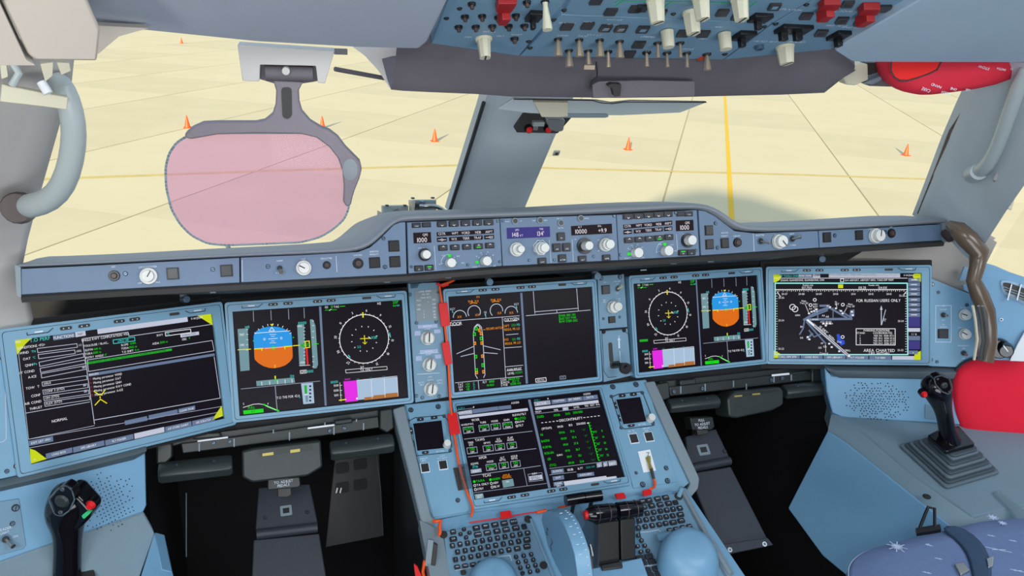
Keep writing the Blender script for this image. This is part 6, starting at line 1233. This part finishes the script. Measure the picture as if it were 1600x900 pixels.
b = MB(); b.tube([sK.p(674, 818, .010), sK.p(680, 822, .014), sK.p(690, 818, .014), sK.p(684, 826, .012), sK.p(688, 836, .01), sK.p(684, 842, .008)], .004, 'orange', 8); build(b, 'cord', t, sub=1)
b = MB(); f = Surf(sK.p(680, 870, .01), (-.3, -.9, .3)); b.poly(Cx(f), [(669, 841), (678, 843), (675, 886), (664, 882)], 0, .006, 'edge_gray'); b.poly(Cx(f), [(678, 846), (684, 850), (680, 890), (673, 888)], 0, .008, 'under'); build(b, 'clip', t, bevel=.001)
b = MB(); b.poly(Cx(f), [(647, 880), (652, 884), (662, 905), (650, 905)], 0, .004, 'red'); b.tube([f.p(664, 874, .004), f.p(661, 892, .004), f.p(664, 905, .004)], .003, 'orange', 8); b.tube([f.p(671, 884, .006), f.p(672, 905, .006)], .003, 'orange', 8); build(b, 'red_tag', t, kind='stuff')

# ============================================================ LEFT AND RIGHT FOOTWELLS
sW = Surf((0, -.045, -.12), (0, -.9, .43))
def pxbox(b, c, pts, z0, z1, m, rad=0): b.poly(c, pts, z0, z1, m, rad=rad)
def tray(label, slab, rail, brk, white, ticks, screws, side):
    c = Cx(sW); t = thing('table_mechanism', label, 'folding table', sW.p(*slab[0]))
    b = MB(); b.poly(c, rail, -.05, .0, 'tray'); build(b, 'rail', t, bevel=.002)
    b = MB(); b.poly(c, slab, -.02, .010, 'tray_light' if 0 else 'tray'); build(b, 'slab', t, bevel=.002)
    for p in brk: b = MB(); b.poly(c, p, -.03, .016, 'tray'); build(b, 'bracket', t, bevel=.003)
    for p in white: b = MB(); b.line(c, p, 2.6, .0115, 'white'); b.line(c, p, 2.6, .0105, 'pink_label'); build(b, 'slot_edge', t, kind='stuff')
    b = MB(); b.mat('edge_gray')
    for x, y, h in ticks: b.line(c, [(x, y), (x, y+h)], 2, .0108)
    build(b, 'marking', t)
    for x, y in screws: screw(c.__class__(sW.off(.0105)), x, y, 2.6, t)
    return t
t = tm = tray('folded dark green-grey table mechanism under the left inboard display', [(283, 692), (370, 681), (590, 650), (592, 668), (500, 681), (286, 708)], [(262, 684), (360, 672), (592, 640), (592, 652), (283, 694), (262, 700)],
     [[(592, 640), (611, 637), (614, 668), (603, 676), (591, 669)], [(246, 692), (270, 690), (271, 712), (262, 722), (246, 724)], [(300, 676), (345, 674), (346, 682), (302, 686)], [(521, 656), (549, 652), (550, 660), (522, 664)]],
     [[(310, 688.5), (356, 682.5)], [(481, 668.5), (521, 663.5)]], [(312, 692, 12), (366, 685, 12), (452, 675, 12), (521, 667, 11), (567, 661, 10), (427, 671, 5), (507, 660, 4), (556, 655, 3)], [(334, 692), (359, 690), (515, 673), (538, 669)], -1)
def grip(label, p0, p1, r, par=None):
    d = (p1-p0).normalized(); b = MB(); n = 8
    up = Vector((0, -.25, 1)).normalized(); up = (up-d*up.dot(d)).normalized(); w = d.cross(up)
    sec = [(-1, .55), (-.55, 1), (.55, 1), (1, .55), (1, -.55), (.55, -1), (-.55, -1), (-1, -.55)]
    b.loft([[p+(w*x*1.2+up*y)*r*k for x, y in sec] for p, k in ((p0, .85), (p0+d*.006, 1), (p1-d*.006, 1), (p1, .85))], 'tray_light'); t = build(b, 'handle_bar', par, bevel=.0015)
    for k in (.25, .75): b = MB(); q = p0.lerp(p1, k)+up*r*1.0-w*r*.0; b.tube([q-up*.001, q+up*.0012], .0022, 'screw', 8); build(b, 'rivet', t)
    return t
grip('ribbed dark handle bar at the left end of the left table mechanism', sW.p(250, 737, .02), sW.p(364, 724, .02), .0155, tm)
grip('ribbed dark handle bar at the right end of the left table mechanism', sW.p(514, 703, .02), sW.p(612, 690, .02), .0155, tm)
def latchbox(tm, label, label2, pts, top, plates, txt, tc, fs, blk, handle):
    c = Cx(sW.off(.02)); b = MB(); b.poly(c, pts, -.04, .018, 'tray_light', rad=4); t = build(b, 'latch_body', tm, bevel=.004)
    b = MB(); b.poly(c, top, .018, .0185, 'tray'); build(b, 'recess', t)
    for p in plates: b = MB(); b.poly(c, p, .0186, .0196, 'brass'); build(b, 'brass_plate', t)
    t2 = thing('pedal_adjuster', label2, 'pedal adjuster', sW.p(*blk[0])); c = Cx(sW)
    b = MB(); b.poly(c, blk, -.03, .0, 'tray', rad=2); build(b, 'tab', t2, bevel=.002); b = MB(); b.mat('letter')
    for s, (x, y) in zip(txt, tc): b.text(c, x, y, s, fs, .0008)
    build(b, 'lettering', t2); b = MB(); b.poly(c, handle, -.03, -.004, 'under', rad=2); build(b, 'pull_handle', t2, bevel=.002)
latchbox(tm, '', 'dark pedal adjusting tab lettered PEDALS above the left pedal column', [(378, 704), (396, 699), (500, 687), (503, 728), (480, 742), (394, 752), (379, 744)], [(402, 702), (488, 692), (488, 702), (404, 712)], [[(410, 707), (427, 704.5), (427, 709), (410, 711)], [(453, 701.5), (468, 699.5), (468, 704), (453, 706)]],
         ['TO ADJUST', 'PEDALS'], [(443, 752.5), (443, 758)], 4.2, [(418, 748), (468, 745), (470, 758), (466, 762), (418, 766)], [(433, 762), (455, 760), (456, 774), (450, 778), (434, 778)])
t = tm = tray('folded dark table mechanism under the right inboard display', [(1042, 604), (1150, 592), (1275, 578), (1277, 592), (1150, 607), (1044, 619)], [(1030, 596), (1150, 583), (1276, 570), (1276, 580), (1044, 606), (1030, 610)],
     [[(1020, 600), (1040, 596), (1042, 622), (1024, 628)], [(1262, 573), (1288, 571), (1290, 596), (1262, 600)], [(1056, 594), (1082, 591), (1082, 600), (1058, 603)]],
     [[(1202, 586.5), (1228, 584)]], [(1060, 604, 10), (1098, 600, 10), (1142, 595, 9), (1162, 600, 8), (1205, 589, 8), (1232, 586, 8)], [(1053, 612), (1097, 607), (1205, 594), (1222, 591)], 1)
grip('dark handle bar at the left end of the right table mechanism', sW.p(1037, 634, .02), sW.p(1114, 626, .02), .013, tm)
grip('dark handle bar at the right end of the right table mechanism', sW.p(1216, 612, .02), sW.p(1292, 604, .02), .014, tm)
latchbox(tm, '', 'dark pedal adjusting tab lettered PULL TO ADJUST PEDALS above the right pedal column', [(1130, 622), (1142, 611), (1212, 604), (1217, 610), (1217, 632), (1200, 641), (1142, 653), (1132, 650)], [(1142, 615), (1206, 608), (1208, 612), (1146, 620)], [[(1140, 617.5), (1152, 616.5), (1152, 619), (1140, 620)], [(1168, 614.5), (1180, 613.5), (1180, 616), (1168, 617)]],
         ['PULL', 'TO ADJUST', 'PEDALS'], [(1096, 656.5), (1097, 662.5), (1098, 668)], 4, [(1078, 653), (1114, 651), (1117, 667), (1112, 672), (1082, 672)], [(1090, 671), (1108, 669), (1109, 678), (1092, 681)])
# pedal columns
def pcol(label, up, low, ridge, plate, o, extra=None):
    f = Surf(o, (0, -.62, .78)); c = Cx(f); t = thing('pedal_column', label, 'pedal column', f.p(*up[2]))
    b = MB(); b.poly(c, up, -.06, 0, 'footbox', rad=3); build(b, 'upper_cover', t, bevel=.003)
    b = MB(); b.poly(c, low, -.06, -.006, 'footbox', rad=3); build(b, 'lower_cover', t, bevel=.003)
    b = MB(); P = [f.p(*q, .0) for q in ridge]; b.tube(P, .010, 'footbox', 12); build(b, 'ridge', t)
    b = MB(); b.rect(c, *plate, 18, 16, 0, .0015, 'edge_gray', 2); b.rect(c, plate[0], plate[1], 10, 8, .0015, .002, 'tray'); build(b, 'metal_plate', t)
    if extra: 
        b = MB(); b.poly(c, extra[0], -.004, .004, 'footbox'); build(b, 'foot_plate', t, bevel=.001)
        for x, y in extra[1]: b = MB(); b.disc(c, x, y, 3.4, .004, .0055, 'white'); b.disc(c, x, y, 1.8, .0055, .006, 'screw'); build(b, 'rivet', t)
    for x, y in ((plate[0]-33, plate[1]+11), (plate[0]+33, plate[1]+2)): screw(c, x, y, 2.6, t, 'tray_light')
pcol('dark pedal column in the middle of the left footwell', [(404, 762), (484, 756), (497, 818), (399, 828)], [(396, 842), (499, 832), (514, 925), (392, 930)], [(401, 835), (496, 824)], (447, 798), (-.45, -.02, -.30))
pcol('dark pedal column in the middle of the right footwell', [(1071, 682), (1119, 670), (1140, 714), (1075, 726)], [(1078, 738), (1144, 727), (1204, 845), (1128, 862)], [(1077, 732), (1140, 720)], (1099, 703), (.38, -.06, -.24), ([(1122, 852), (1198, 841), (1207, 852), (1130, 868)], [(1139, 860), (1193, 851)]))
f = Surf((-.33, .06, -.3), (.1, -.9, .3)); c = Cx(f); t = thing('rudder_pedal', 'perforated dark pedal plate right of the left pedal column', 'pedal', f.p(560, 780))
b = MB(); b.poly(c, [(525, 700), (592, 694), (600, 838), (508, 856)], -.01, 0, 'pedal_black'); build(b, 'pedal_plate', t, bevel=.002)
for X, Y in ((535, 731), (563, 725), (535, 762), (563, 757)): b = MB(); b.rect(c, X, Y, 21, 17, 0, .0012, 'gap', 4); build(b, 'opening', t)
b = MB(); b.tube([f.p(588, 712, .002), f.p(594, 760, .002), f.p(598, 835, .002)], .0016, 'tray_light', 6); build(b, 'plate_highlight', t)  # highlight along the plate's right edge, modelled as a paler tube
b = MB(); b.tube([f.p(525, 770, .002), f.p(527, 762, .002)], .0015, 'white', 6); b.tube([f.p(531, 770, .002), f.p(533, 762, .002)], .0015, 'white', 6); build(b, 'glint_mark', t, kind='stuff')  # two glints on the plate, drawn as short white tubes
b = MB(); b.tube([aty(291, 770, .1), aty(291, 870, .02)], .0012, 'edge_gray', 6); build(b, 'edge_highlight', None, 'thin pale painted vertical wire inside the dark left footwell', 'highlight')  # thin tube standing in for a vertical highlight in the footwell

# side walls of the footwells and outer consoles
def poly3(pts, m, name, lab, th=.02, kind='structure', parent=None, cat=None, bev=.003, rad=0):
    P = [Vector(p) for p in pts]; n = (P[1]-P[0]).cross(P[-1]-P[0]).normalized()
    if n.dot(CAM-P[0]) < 0: n = -n
    b = MB(); b.prismw([p-n*th for p in P], P, m); return build(b, name, parent, lab, cat, kind=kind, bevel=bev)
# left: speaker panel, ridge, console
cLO = Cx(sLO)
b = MB(); b.poly(cLO, [(-60, 770), (0, 756), (222, 700), (229, 702), (231, 790), (226, 801), (0, 880), (-60, 902)], -.06, -.004, 'body_blue'); lp = build(b, 'trim_7', None, 'light blue perforated speaker panel at lower left', kind='structure', bevel=.003)
RD = [[(-60, 764), (0, 749), (120, 720), (215, 696), (226, 694)], [(-60, 784), (0, 769), (120, 741), (210, 719), (222, 712)]]
rows = []
for a, d in zip(*RD): p, r = sLO.p(*a, -.004), sLO.p(*d, -.004); rows.append([p+sLO.n*-.03, p, p*.8+r*.2+sLO.n*.014, p*.5+r*.5+sLO.n*.018, p*.2+r*.8+sLO.n*.010, r])
strip_loft(rows, 'ledge', 'trim_8', 'grey rounded ledge under the far left display')
def holes(c, area_, par, pts, r):
    b = MB(); 
    for x, y in pts: b.disc(c, x, y, r, -.0036, -.0034, 'gap', n=8)
    build(b, 'perforation', par, kind='stuff')
P = []
for i in range(-9, 10):
    for j in range(-9, 10):
        x, y = 163+i*5.6+j*2.2, 783+j*5.4-i*2.9; d = math.hypot((x-163)/43, (y-783)/38)
        if d < 1.35 and (d < .75 or random.random() < 1.45-d) and 128 < x < 212 and y > 738: P.append((x+random.uniform(-.4, .4), y+random.uniform(-.4, .4)))
holes(cLO, None, lp, P, 1.0)
t = cpanel('side_switch_panel', 'small blue switch panel with one toggle at the lower left edge', [(-40, 790), (30, 779), (41, 852), (36, 858), (-40, 878)], sLO.off(-.002), 'panel'); c = Cx(sLO, 0, 675, 4)
screw(c, 97, 475, 20, t); screw(c, 78, 573, 13, t); toggle(c, 35, 670, 26, t, (.3, -.6), .02, 'steel', .003); L = MB(); L.mat('letter'); L.text(c, 30, 605, 'READER', 16, .0006); L.text(c, 30, 628, 'LIGHT', 14, .0006); L.text(c, 95, 652, 'ON', 14, .0006); build(L, 'lettering', t)
a0, a1, a2 = sLO.p(226, 801, -.004), sLO.p(-60, 902, -.004), sLO.p(232, 826, .0)
fr = atz(218, 905, -.27); fl = atz(-60, 960, -.27)
poly3([a1, a0, sLO.p(235, 828, .02), fr, fl], 'console', 'trim_9', 'grey console top at the lower left corner', bev=.006)
poly3([sLO.p(235, 828, .018), fr, fr+Vector((.02, 0, -.7)), atx(262, 925, -.72), atx(252, 890, -.72)], 'body_blue', 'trim_10', 'blue side face of the left console', bev=.002)
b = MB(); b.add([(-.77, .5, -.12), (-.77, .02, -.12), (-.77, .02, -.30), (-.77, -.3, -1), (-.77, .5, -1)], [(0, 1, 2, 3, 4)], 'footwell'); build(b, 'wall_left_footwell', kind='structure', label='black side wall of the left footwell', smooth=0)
# right
cRO = Cx(sRO)
b = MB(); b.poly(cRO, [(1289, 574), (1300, 588), (1460, 592), (1560, 596), (1560, 668), (1463, 662), (1318, 653), (1301, 646), (1292, 612)], -.06, -.004, 'body_blue'); rp = build(b, 'trim_11', None, 'light blue perforated speaker panel under the far right display', kind='structure', bevel=.003)
RD = [[(1286, 570), (1300, 573), (1450, 575), (1560, 577)], [(1294, 580), (1312, 591), (1450, 593), (1560, 596)]]
rows = []
for a, d in zip(*RD): p, r = sRO.p(*a, -.004), sRO.p(*d, -.004); rows.append([p+sRO.n*-.03, p, p*.7+r*.3+sRO.n*.012, p*.2+r*.8+sRO.n*.010, r])
strip_loft(rows, 'ledge', 'trim_12', 'grey rounded ledge under the far right display')
P = []
for i in range(20):
    for j in range(15):
        x, y = 1322+i*5.0+(j % 2)*2.5, 598+j*4.0+i*.15; d = math.hypot((x-1370)/50, (y-626)/32)
        if d < 1.05 and (d < .6 or random.random() < 1.4-d): P.append((x+random.uniform(-1.1, 1.1), y+random.uniform(-.9, .9)))
holes(cRO, None, rp, P, 1.05)
b = MB(); b.poly(cRO, [(1446, 632), (1462, 634), (1462, 656), (1446, 654)], -.004, -.002, 'panel'); build(b, 'cover', rp)
P1, P2, P3 = sRO.p(1300, 650, -.004), sRO.p(1463, 664, -.004), atz(1500, 866, -.25)
nn = (P2-P1).cross(P3-P1).normalized(); nn = nn if nn.z > 0 else -nn
sC = Surf(P1, nn, P2-P1); cC = Cx(sC)
b = MB(); b.poly(cC, [(1292, 628), (1463, 640), (1700, 670), (1760, 780), (1600, 790), (1520, 808), (1425, 741), (1345, 673), (1300, 648)], -.05, 0, 'console', rad=4); build(b, 'trim_13', None, 'grey console top around the right side stick', kind='structure', bevel=.008)
E0 = [(1299, 646), (1345, 672), (1425, 740), (1520, 807), (1600, 789), (1700, 770)]; E1_ = [(1293, 675), (1319, 692), (1400, 756), (1482, 822), (1590, 815), (1700, 800)]
rows = []
for a, d in zip(E0, E1_):
    p = sC.p(*a, -.003); r = sC.p(*d, -.032); rows.append([p, p*.85+r*.15+Vector((0, 0, .002)), p*.5+r*.5, r, r+Vector((.01, 0, -.02))])
strip_loft(rows, 'console', 'trim_14', 'bevelled inner edge of the right console')
T0, T1 = sC.p(1293, 675, -.033), sC.p(1482, 822, -.033); T2 = atz(1231, 794, -.40); nn = (T1-T0).cross(T2-T0).normalized(); nn = nn if nn.dot(CAM-T0) > 0 else -nn
sV2 = Surf(T0, nn, T1-T0); b = MB(); b.poly(Cx(sV2), [(1293, 673), (1319, 690), (1400, 754), (1482, 820), (1506, 840), (1506, 1000), (1400, 1000), (1330, 905), (1285, 868), (1231, 794)], -.01, 0, 'body_blue', rad=3); build(b, 'trim_15', None, 'light blue slanting side face of the right console', kind='structure', bevel=.002)
screw(cC.__class__(sC), 1448, 776, 5, rp, 'under'); 
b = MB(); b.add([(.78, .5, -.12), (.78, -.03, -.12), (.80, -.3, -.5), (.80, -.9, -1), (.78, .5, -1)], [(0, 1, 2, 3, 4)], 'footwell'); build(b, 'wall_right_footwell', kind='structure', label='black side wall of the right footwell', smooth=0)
b = MB(); b.tube([aty(1271, 652, .05), aty(1271, 668, .04)], .0015, 'edge_gray', 6); build(b, 'edge_highlight', None, 'thin short pale painted glint on the dark wall of the right footwell', 'highlight')  # pale tube imitating a short glint on the footwell wall
# ============================================================ SIDE STICKS
def stick(label, base, secs, panel, thumb, red, extra, footp, sc):
    """secs: (px, py, half width px); built in a plane through the stick's foot that faces aft"""
    f = Surf(base, (-CF.x, -CF.y, 0)); c = Cx(f); t = thing('side_stick', label, 'side stick', base); b = MB(); n = 20; R = []
    for x, y, hw in secs:
        o = c.ab(x, y); w = hw*sc; R.append([f.w(o.x+w*math.cos(2*math.pi*i/n), o.y, w*.95*math.sin(2*math.pi*i/n)) for i in range(n)])
    b.loft(R, 'black_gloss'); build(b, 'grip', t, smooth=80, sub=1)
    z = sc*panel[0]; b = MB(); b.poly(Cx(f.off(z)), panel[1], -.02, .0, 'black_gloss', rad=3); build(b, 'thumb_plate', t, bevel=.003)
    b = MB(); P = rnd([Cx(f.off(z)).ab(*q) for q in panel[1]], .004, 3); b.abline(f, [Vector((p.x, p.y)) for p in P], .0012, z+.0006, 'steel', True); build(b, 'plate_rim', t)
    b = MB(); b.disc(Cx(f.off(z)), *thumb[:2], thumb[2], .0, .004, 'tray_light', thumb[2]*.7); build(b, 'trim_switch', t, bevel=.001)
    for q in thumb[3]: screw(Cx(f.off(z)), q[0], q[1], thumb[2]*.3, t, 'steel')
    b = MB(); z2 = sc*red[3]; cz = Cx(f.off(z2)); b.disc(cz, red[0], red[1], red[2]*1.25, -.012, .0, 'black_gloss'); b.disc(cz, red[0], red[1], red[2], .0, .006, 'red', red[2]*.6); build(b, 'red_button', t, 'red push button')
    if extra: b = MB(); b.poly(Cx(f.off(z2)), extra, -.008, .002, 'green_print', rad=2); build(b, 'green_mark', t, 'small green mark')
    return t, f, c
base = sC.p(1487, 690, .05)
mid = [(1403, 697), (1478, 766), (1563, 741), (1489, 682)]
boot = thing('stick_boot', 'stepped grey rubber boot around the right side stick', 'boot', sC.p(1485, 722))
ctr = Vector((1484, 718))
for k in range(4):
    s = 1-.16*k; P = [ctr+(Vector(q)-ctr)*s for q in mid]; b = MB(); b.poly(cC, P, .012*k, .012*k+.007, 'bellows', rad=8); b.poly(cC, [ctr+(p-ctr)*.92 for p in P], .012*k+.007, .012*k+.012, 'bellows_dark', rad=8); build(b, 'boot_step', boot, bevel=.002)
cT2 = Cx(sC.off(.05)); st, f, c = stick('black side stick with a red button on the right console', cT2.f.p(1484, 690), [(1487, 697, 20), (1486, 690, 17), (1481, 676, 12.5), (1477, 656, 12), (1473, 640, 13), (1466, 625, 18), (1463, 612, 22), (1463, 600, 21), (1465, 591, 15), (1467, 588, 7)],
    (22, [(1459, 590), (1470, 586), (1484, 592), (1488, 607), (1483, 616), (1472, 612), (1462, 601)]), (1475, 602, 6, [(1465, 592), (1483, 612)]), (1444, 616, 5, 12), None, None, 1/680)
b = MB(); b.poly(cT2, [(1448, 683), (1478, 709), (1523, 697), (1497, 668), (1470, 672)], -.004, .006, 'black_gloss', rad=4); build(b, 'base_plate', st, bevel=.002)
bl = atz(105, 905, -.245)
st, f, c = stick('black side stick with red and green buttons at lower left', bl, [(104, 930, 23), (105, 880, 20), (106, 850, 20), (106, 830, 22), (104, 812, 28), (106, 795, 34), (108, 778, 31), (105, 764, 22), (103, 756, 10)],
    (30, [(76, 780), (90, 764), (102, 758), (112, 764), (117, 780), (109, 797), (97, 806), (86, 804)]), (97, 783, 12, [(98, 764), (95, 800)]), (142, 789, 7.5, 18), [(128, 805), (138, 797), (143, 800), (132, 810)], None, 1/(FP/((bl-CAM).dot(CF)) if 1 else 1))
b = MB(); zz = .018; b.poly(Cx(f.off(.0)), [(112, 758), (125, 760), (142, 778), (151, 788), (149, 800), (135, 815), (118, 825), (106, 815)], -.02, .018, 'black_gloss', rad=5); build(b, 'palm_flare', st, bevel=.006)
b = MB(); b.poly(Cx(Surf(bl, (0, -.3, 1))), [(50, 895), (60, 889), (145, 884), (150, 905), (50, 915)], -.01, .0, 'under', rad=4); build(b, 'base_plate', st, bevel=.003)

# ============================================================ RIGHT SEAT, RED PAD, RED BAG, WRAPPED CABLE
so = atz(1480, 860, -.19); sS = Surf(so, (-.05, .10, 1)); c = Cx(sS)
t = thing('pilot_seat', 'blue-grey seat cushion with pale star pattern at the lower right corner', 'seat', sS.p(1480, 870))
P = rnd([c.ab(*q) for q in [(1322, 905), (1322, 878), (1345, 858), (1450, 832), (1540, 810), (1600, 806), (1720, 806), (1720, 1000), (1330, 1000)]], .03, 6)
cen = sum(P, Vector((0, 0)))/len(P); R = []
for k, zz in ((1, -.12), (1, -.022), (.985, -.010), (.96, -.003), (.93, 0), (.5, .004)): R.append([sS.w(*(cen+(p-cen)*k), zz) for p in P])
b = MB(); b.loft(R, 'cloth'); build(b, 'cushion', t, smooth=80)
b = MB(); b.abline(sS, [cen+(p-cen)*.975 for p in P], .0007, -.0045, 'star', True); build(b, 'seam', t)
L = MB()
for x, y, r in ((1401, 857, 15), (1560, 862, 18), (1451, 855, 5), (1548, 840, 5), (1566, 820, 6), (1551, 811, 8), (1582, 848, 5), (1466, 876, 5), (1448, 898, 6), (1590, 895, 10)):
    o = c.ab(x, y); rr = c.mu(x, y, r)
    for k in range(8): a = math.pi*k/8; ll = rr*(1 if k % 2 == 0 else .55); L.abline(sS, [(o.x-ll*math.cos(a), o.y-ll*math.sin(a)), (o.x+ll*math.cos(a), o.y+ll*math.sin(a))], .0009, .0035+.0001*k, 'star')
build(L, 'star_print', t, kind='stuff')
t = thing('seat_belt', 'dark blue seat belt strap across the star-patterned seat cushion', 'seat belt', sS.p(1500, 850))
B0 = [(1462, 828), (1490, 846), (1508, 868), (1516, 895), (1518, 925)]; B1 = [(1492, 822), (1522, 838), (1542, 860), (1550, 886), (1552, 920)]
b = MB(); rows = [[sS.p(*p, .004), sS.p(*r, .004), sS.p(*r, .008), sS.p(*p, .008)] for p, r in zip(B0, B1)]; b.loft(rows, 'belt'); build(b, 'strap', t, sub=1)
b = MB(); b.poly(Cx(sS), [(1490, 888), (1505, 885), (1514, 898), (1500, 905)], .002, .009, 'steel'); build(b, 'buckle', t, bevel=.001); b = MB(); b.poly(Cx(sS), [(1540, 880), (1552, 876), (1550, 892), (1543, 894)], .006, .010, 'steel'); build(b, 'buckle_tongue', t, bevel=.001)
b = MB(); b.tube([sS.p(1436, 830, .004), sS.p(1444, 817, .02), sS.p(1448, 811, .026), sS.p(1458, 812, .024), sS.p(1460, 828, .004)], .003, 'black', 8); b.poly(Cx(sS), [(1430, 830), (1468, 824), (1470, 832), (1432, 838)], .0, .007, 'black'); build(b, 'clip', t, bevel=.001)
b = MB(); o = sC; b.poly(cC, [(1549, 772), (1560, 769), (1600, 800), (1620, 830), (1600, 838), (1578, 800)], .001, .006, 'clear_plastic', rad=4); build(b, 'clear_strap', None, 'transparent plastic strip at the rear end of the right console', 'strip', bevel=.001)
q0 = CAM+ray(1545, 630)*2.12; sR = Surf(q0, (-.45, -.87, .15), (.87, -.45, 0)); c = Cx(sR)
pp = [(1490, 606), (1493, 586), (1508, 569), (1530, 562), (1560, 562), (1600, 565), (1680, 570), (1680, 706), (1600, 700), (1545, 695), (1518, 690), (1500, 672), (1492, 645)]
t = thing('red_pad', 'bright red cushioned pad with dark piping at the right edge behind the side stick', 'pad', sR.p(1560, 690))
P = rnd([c.ab(*p) for p in pp], .02, 4); cen = sum(P, Vector((0, 0)))/len(P); b = MB()
b.loft([[sR.w(*(cen+(p-cen)*k), z) for p in P] for k, z in ((.96, -.03), (1, -.02), (1, -.008), (.97, .002), (.9, .008), (.6, .012), (.2, .013))], 'red_cloth'); build(b, 'pad_body', t, smooth=80)
b = MB(); b.tube([sR.w(*p, -.012) for p in P]+[sR.w(*P[0], -.012)], .004, 'rubber', 8); build(b, 'piping', t, 'dark grey piping')
q1 = CAM+ray(1460, 125)*1.55; sG = Surf(q1, (-.2, -.97, -.12), (.97, -.2, 0)); c = Cx(sG, 1380, 80, 7.26)
bag = thing('red_bag', 'red fabric bag with white upside-down lettering under the right ceiling liner', 'bag', sG.p(1450, 145))
P = rnd([c.ab(*p) for p in [(40, 60), (25, 180), (50, 300), (110, 400), (220, 465), (380, 500), (520, 498), (760, 470), (1050, 430), (1280, 380), (1600, 260), (2000, 100), (2000, -160), (60, -160)]], .006, 3); cen = sum(P, Vector((0, 0)))/len(P)
b = MB(); b.loft([[sG.w(*(cen+(p-cen)*k), z) for p in P] for k, z in ((.97, -.04), (1, -.02), (.99, -.006), (.95, .004), (.6, .012))], 'red_bag'); build(b, 'bag_body', bag, smooth=80)
b = MB(); W_ = [(45, 60), (40, 200), (75, 270), (130, 310), (220, 315), (330, 285), (470, 235), (560, 190), (600, 110), (600, 60)]; b.poly(c, W_, .005, .013, 'red_bag_bright', rad=20); build(b, 'window_flap', bag, 'brighter red rounded flap', bevel=.002)
b = MB(); b.line(c, W_, 16, .0135, 'under'); build(b, 'flap_piping', bag, 'dark piping')
L = MB(); L.text(c, 430, 415, 'CARE', 34, .0145, 'letter', rot=165); L.text(c, 660, 450, 'WITH', 30, .0145, rot=172, sx=1.2); L.text(c, 545, 370, 'HAND', 28, .0145, rot=165, sx=1.3); L.text(c, 740, 405, 'ONE', 24, .0145, rot=170, sx=1.3); L.text(c, 900, 415, 'USE', 20, .0145, rot=176, sx=1.3); L.text(c, 1080, 165, 'STOW', 26, .0145, rot=168, sx=1.4); L.text(c, 1280, 182, 'WITH', 24, .0145, rot=172, sx=1.4); L.text(c, 1470, 188, 'ONE HAND', 24, .0145, rot=176, sx=1.2); build(L, 'lettering', bag)
t = thing('blind_rail', 'grey blind rail and cream block between the brow and the red bag', 'rail', aty(1350, 120, -.3)); f = Surf(aty(1350, 118, -.33), (0, -1, -.1)); c = Cx(f, 1200, 0, 4)
b = MB(); b.poly(c, [(535, 395), (625, 400), (628, 500), (545, 535), (490, 530), (470, 480)], -.02, 0, 'cream'); build(b, 'cream_block', t, bevel=.002)
b = MB(); b.poly(c, [(620, 395), (745, 395), (750, 440), (640, 475)], -.02, -.004, 'under'); b.poly(c, [(590, 522), (745, 455), (750, 475), (650, 528)], -.02, .002, 'edge_gray'); b.poly(c, [(640, 530), (745, 485), (800, 545), (640, 540)], -.02, -.002, 'brow'); build(b, 'slide_rail', t, bevel=.001)
# brown wrapped cable down the right wall
t = thing('wrapped_cable', 'glossy brown plastic-wrapped cable bundle running down the right wall beside the side panel', 'cable', sR.p(1540, 560))
Y_ = [(1482, 350, -.13, .012), (1496, 358, -.15, .026), (1512, 374, -.17, .03), (1530, 394, -.18, .028), (1527, 416, -.19, .022), (1521, 438, -.20, .021), (1531, 462, -.21, .026), (1541, 486, -.22, .025), (1545, 510, -.23, .022), (1546, 535, -.24, .022), (1540, 565, -.25, .022)]
b = MB(); b.tube([aty(x, y, d-.12) for x, y, d, r in Y_], [r*.68 for *_, r in Y_], 'brown', 12); build(b, 'wrapping', t, smooth=70)
for k, dx in enumerate((-6, 3, 9)): b = MB(); b.tube([aty(x+dx-8, y, -.40) for x, y in ((1534, 478), (1538, 500), (1541, 530), (1536, 562))], .0028, 'steel' if k else 'cream', 6); build(b, 'silver_strand', t)
b = MB(); b.tube([aty(1474, 363, -.17), aty(1484, 372, -.19), aty(1494, 368, -.20), aty(1502, 362, -.20)], [.008, .010, .010, .006], 'brownish', 8); b.tube([aty(1499, 365, -.20), aty(1504, 362, -.205)], .007, 'steel', 8); build(b, 'clasp', t)
f = Surf(aty(1505, 440, -.18), (0, -1, 0)); c = Cx(f); b = MB(); b.poly(c, [(1505, 416), (1512, 418), (1510, 438), (1497, 437)], 0, .004, 'vent'); b.poly(c, [(1503, 445), (1514, 442), (1516, 458), (1504, 452)], 0, .004, 'vent'); build(b, 'blue_tag', t)
f = Surf(aty(1530, 358, -.12), (-.5, -.85, 0), (.85, -.5, 0)); c = Cx(f, 1420, 300, 8.89); b = MB(); b.poly(c, [(880, 500), (915, 470), (1160, 605), (1080, 665), (900, 520)], .02, .023, 'pink_label'); build(b, 'pink_label', None, 'small pink label stuck on the right pillar above the brown cable', 'label')
kb = CAM+ray(1562, 545)*2.0; f = Surf(kb, (-.7, -.7, .1), (.7, -.7, 0)); c = Cx(f); t = thing('air_nozzle', 'round black air nozzle knob at the right edge above the red pad', 'nozzle', kb)
b = MB(); b.disc(c, 1562, 546, 19, -.03, .0, 'black_gloss', 18); b.disc(c, 1571, 545, 13, .0, .022, 'black_gloss', 12); build(b, 'nozzle_body', t, bevel=.002)
b = MB(); b.line(Cx(f.off(.022)), [(1568, 540), (1575, 549)], 2, .001, 'white'); build(b, 'marking', t)
bpy.data.objects.remove(_to)
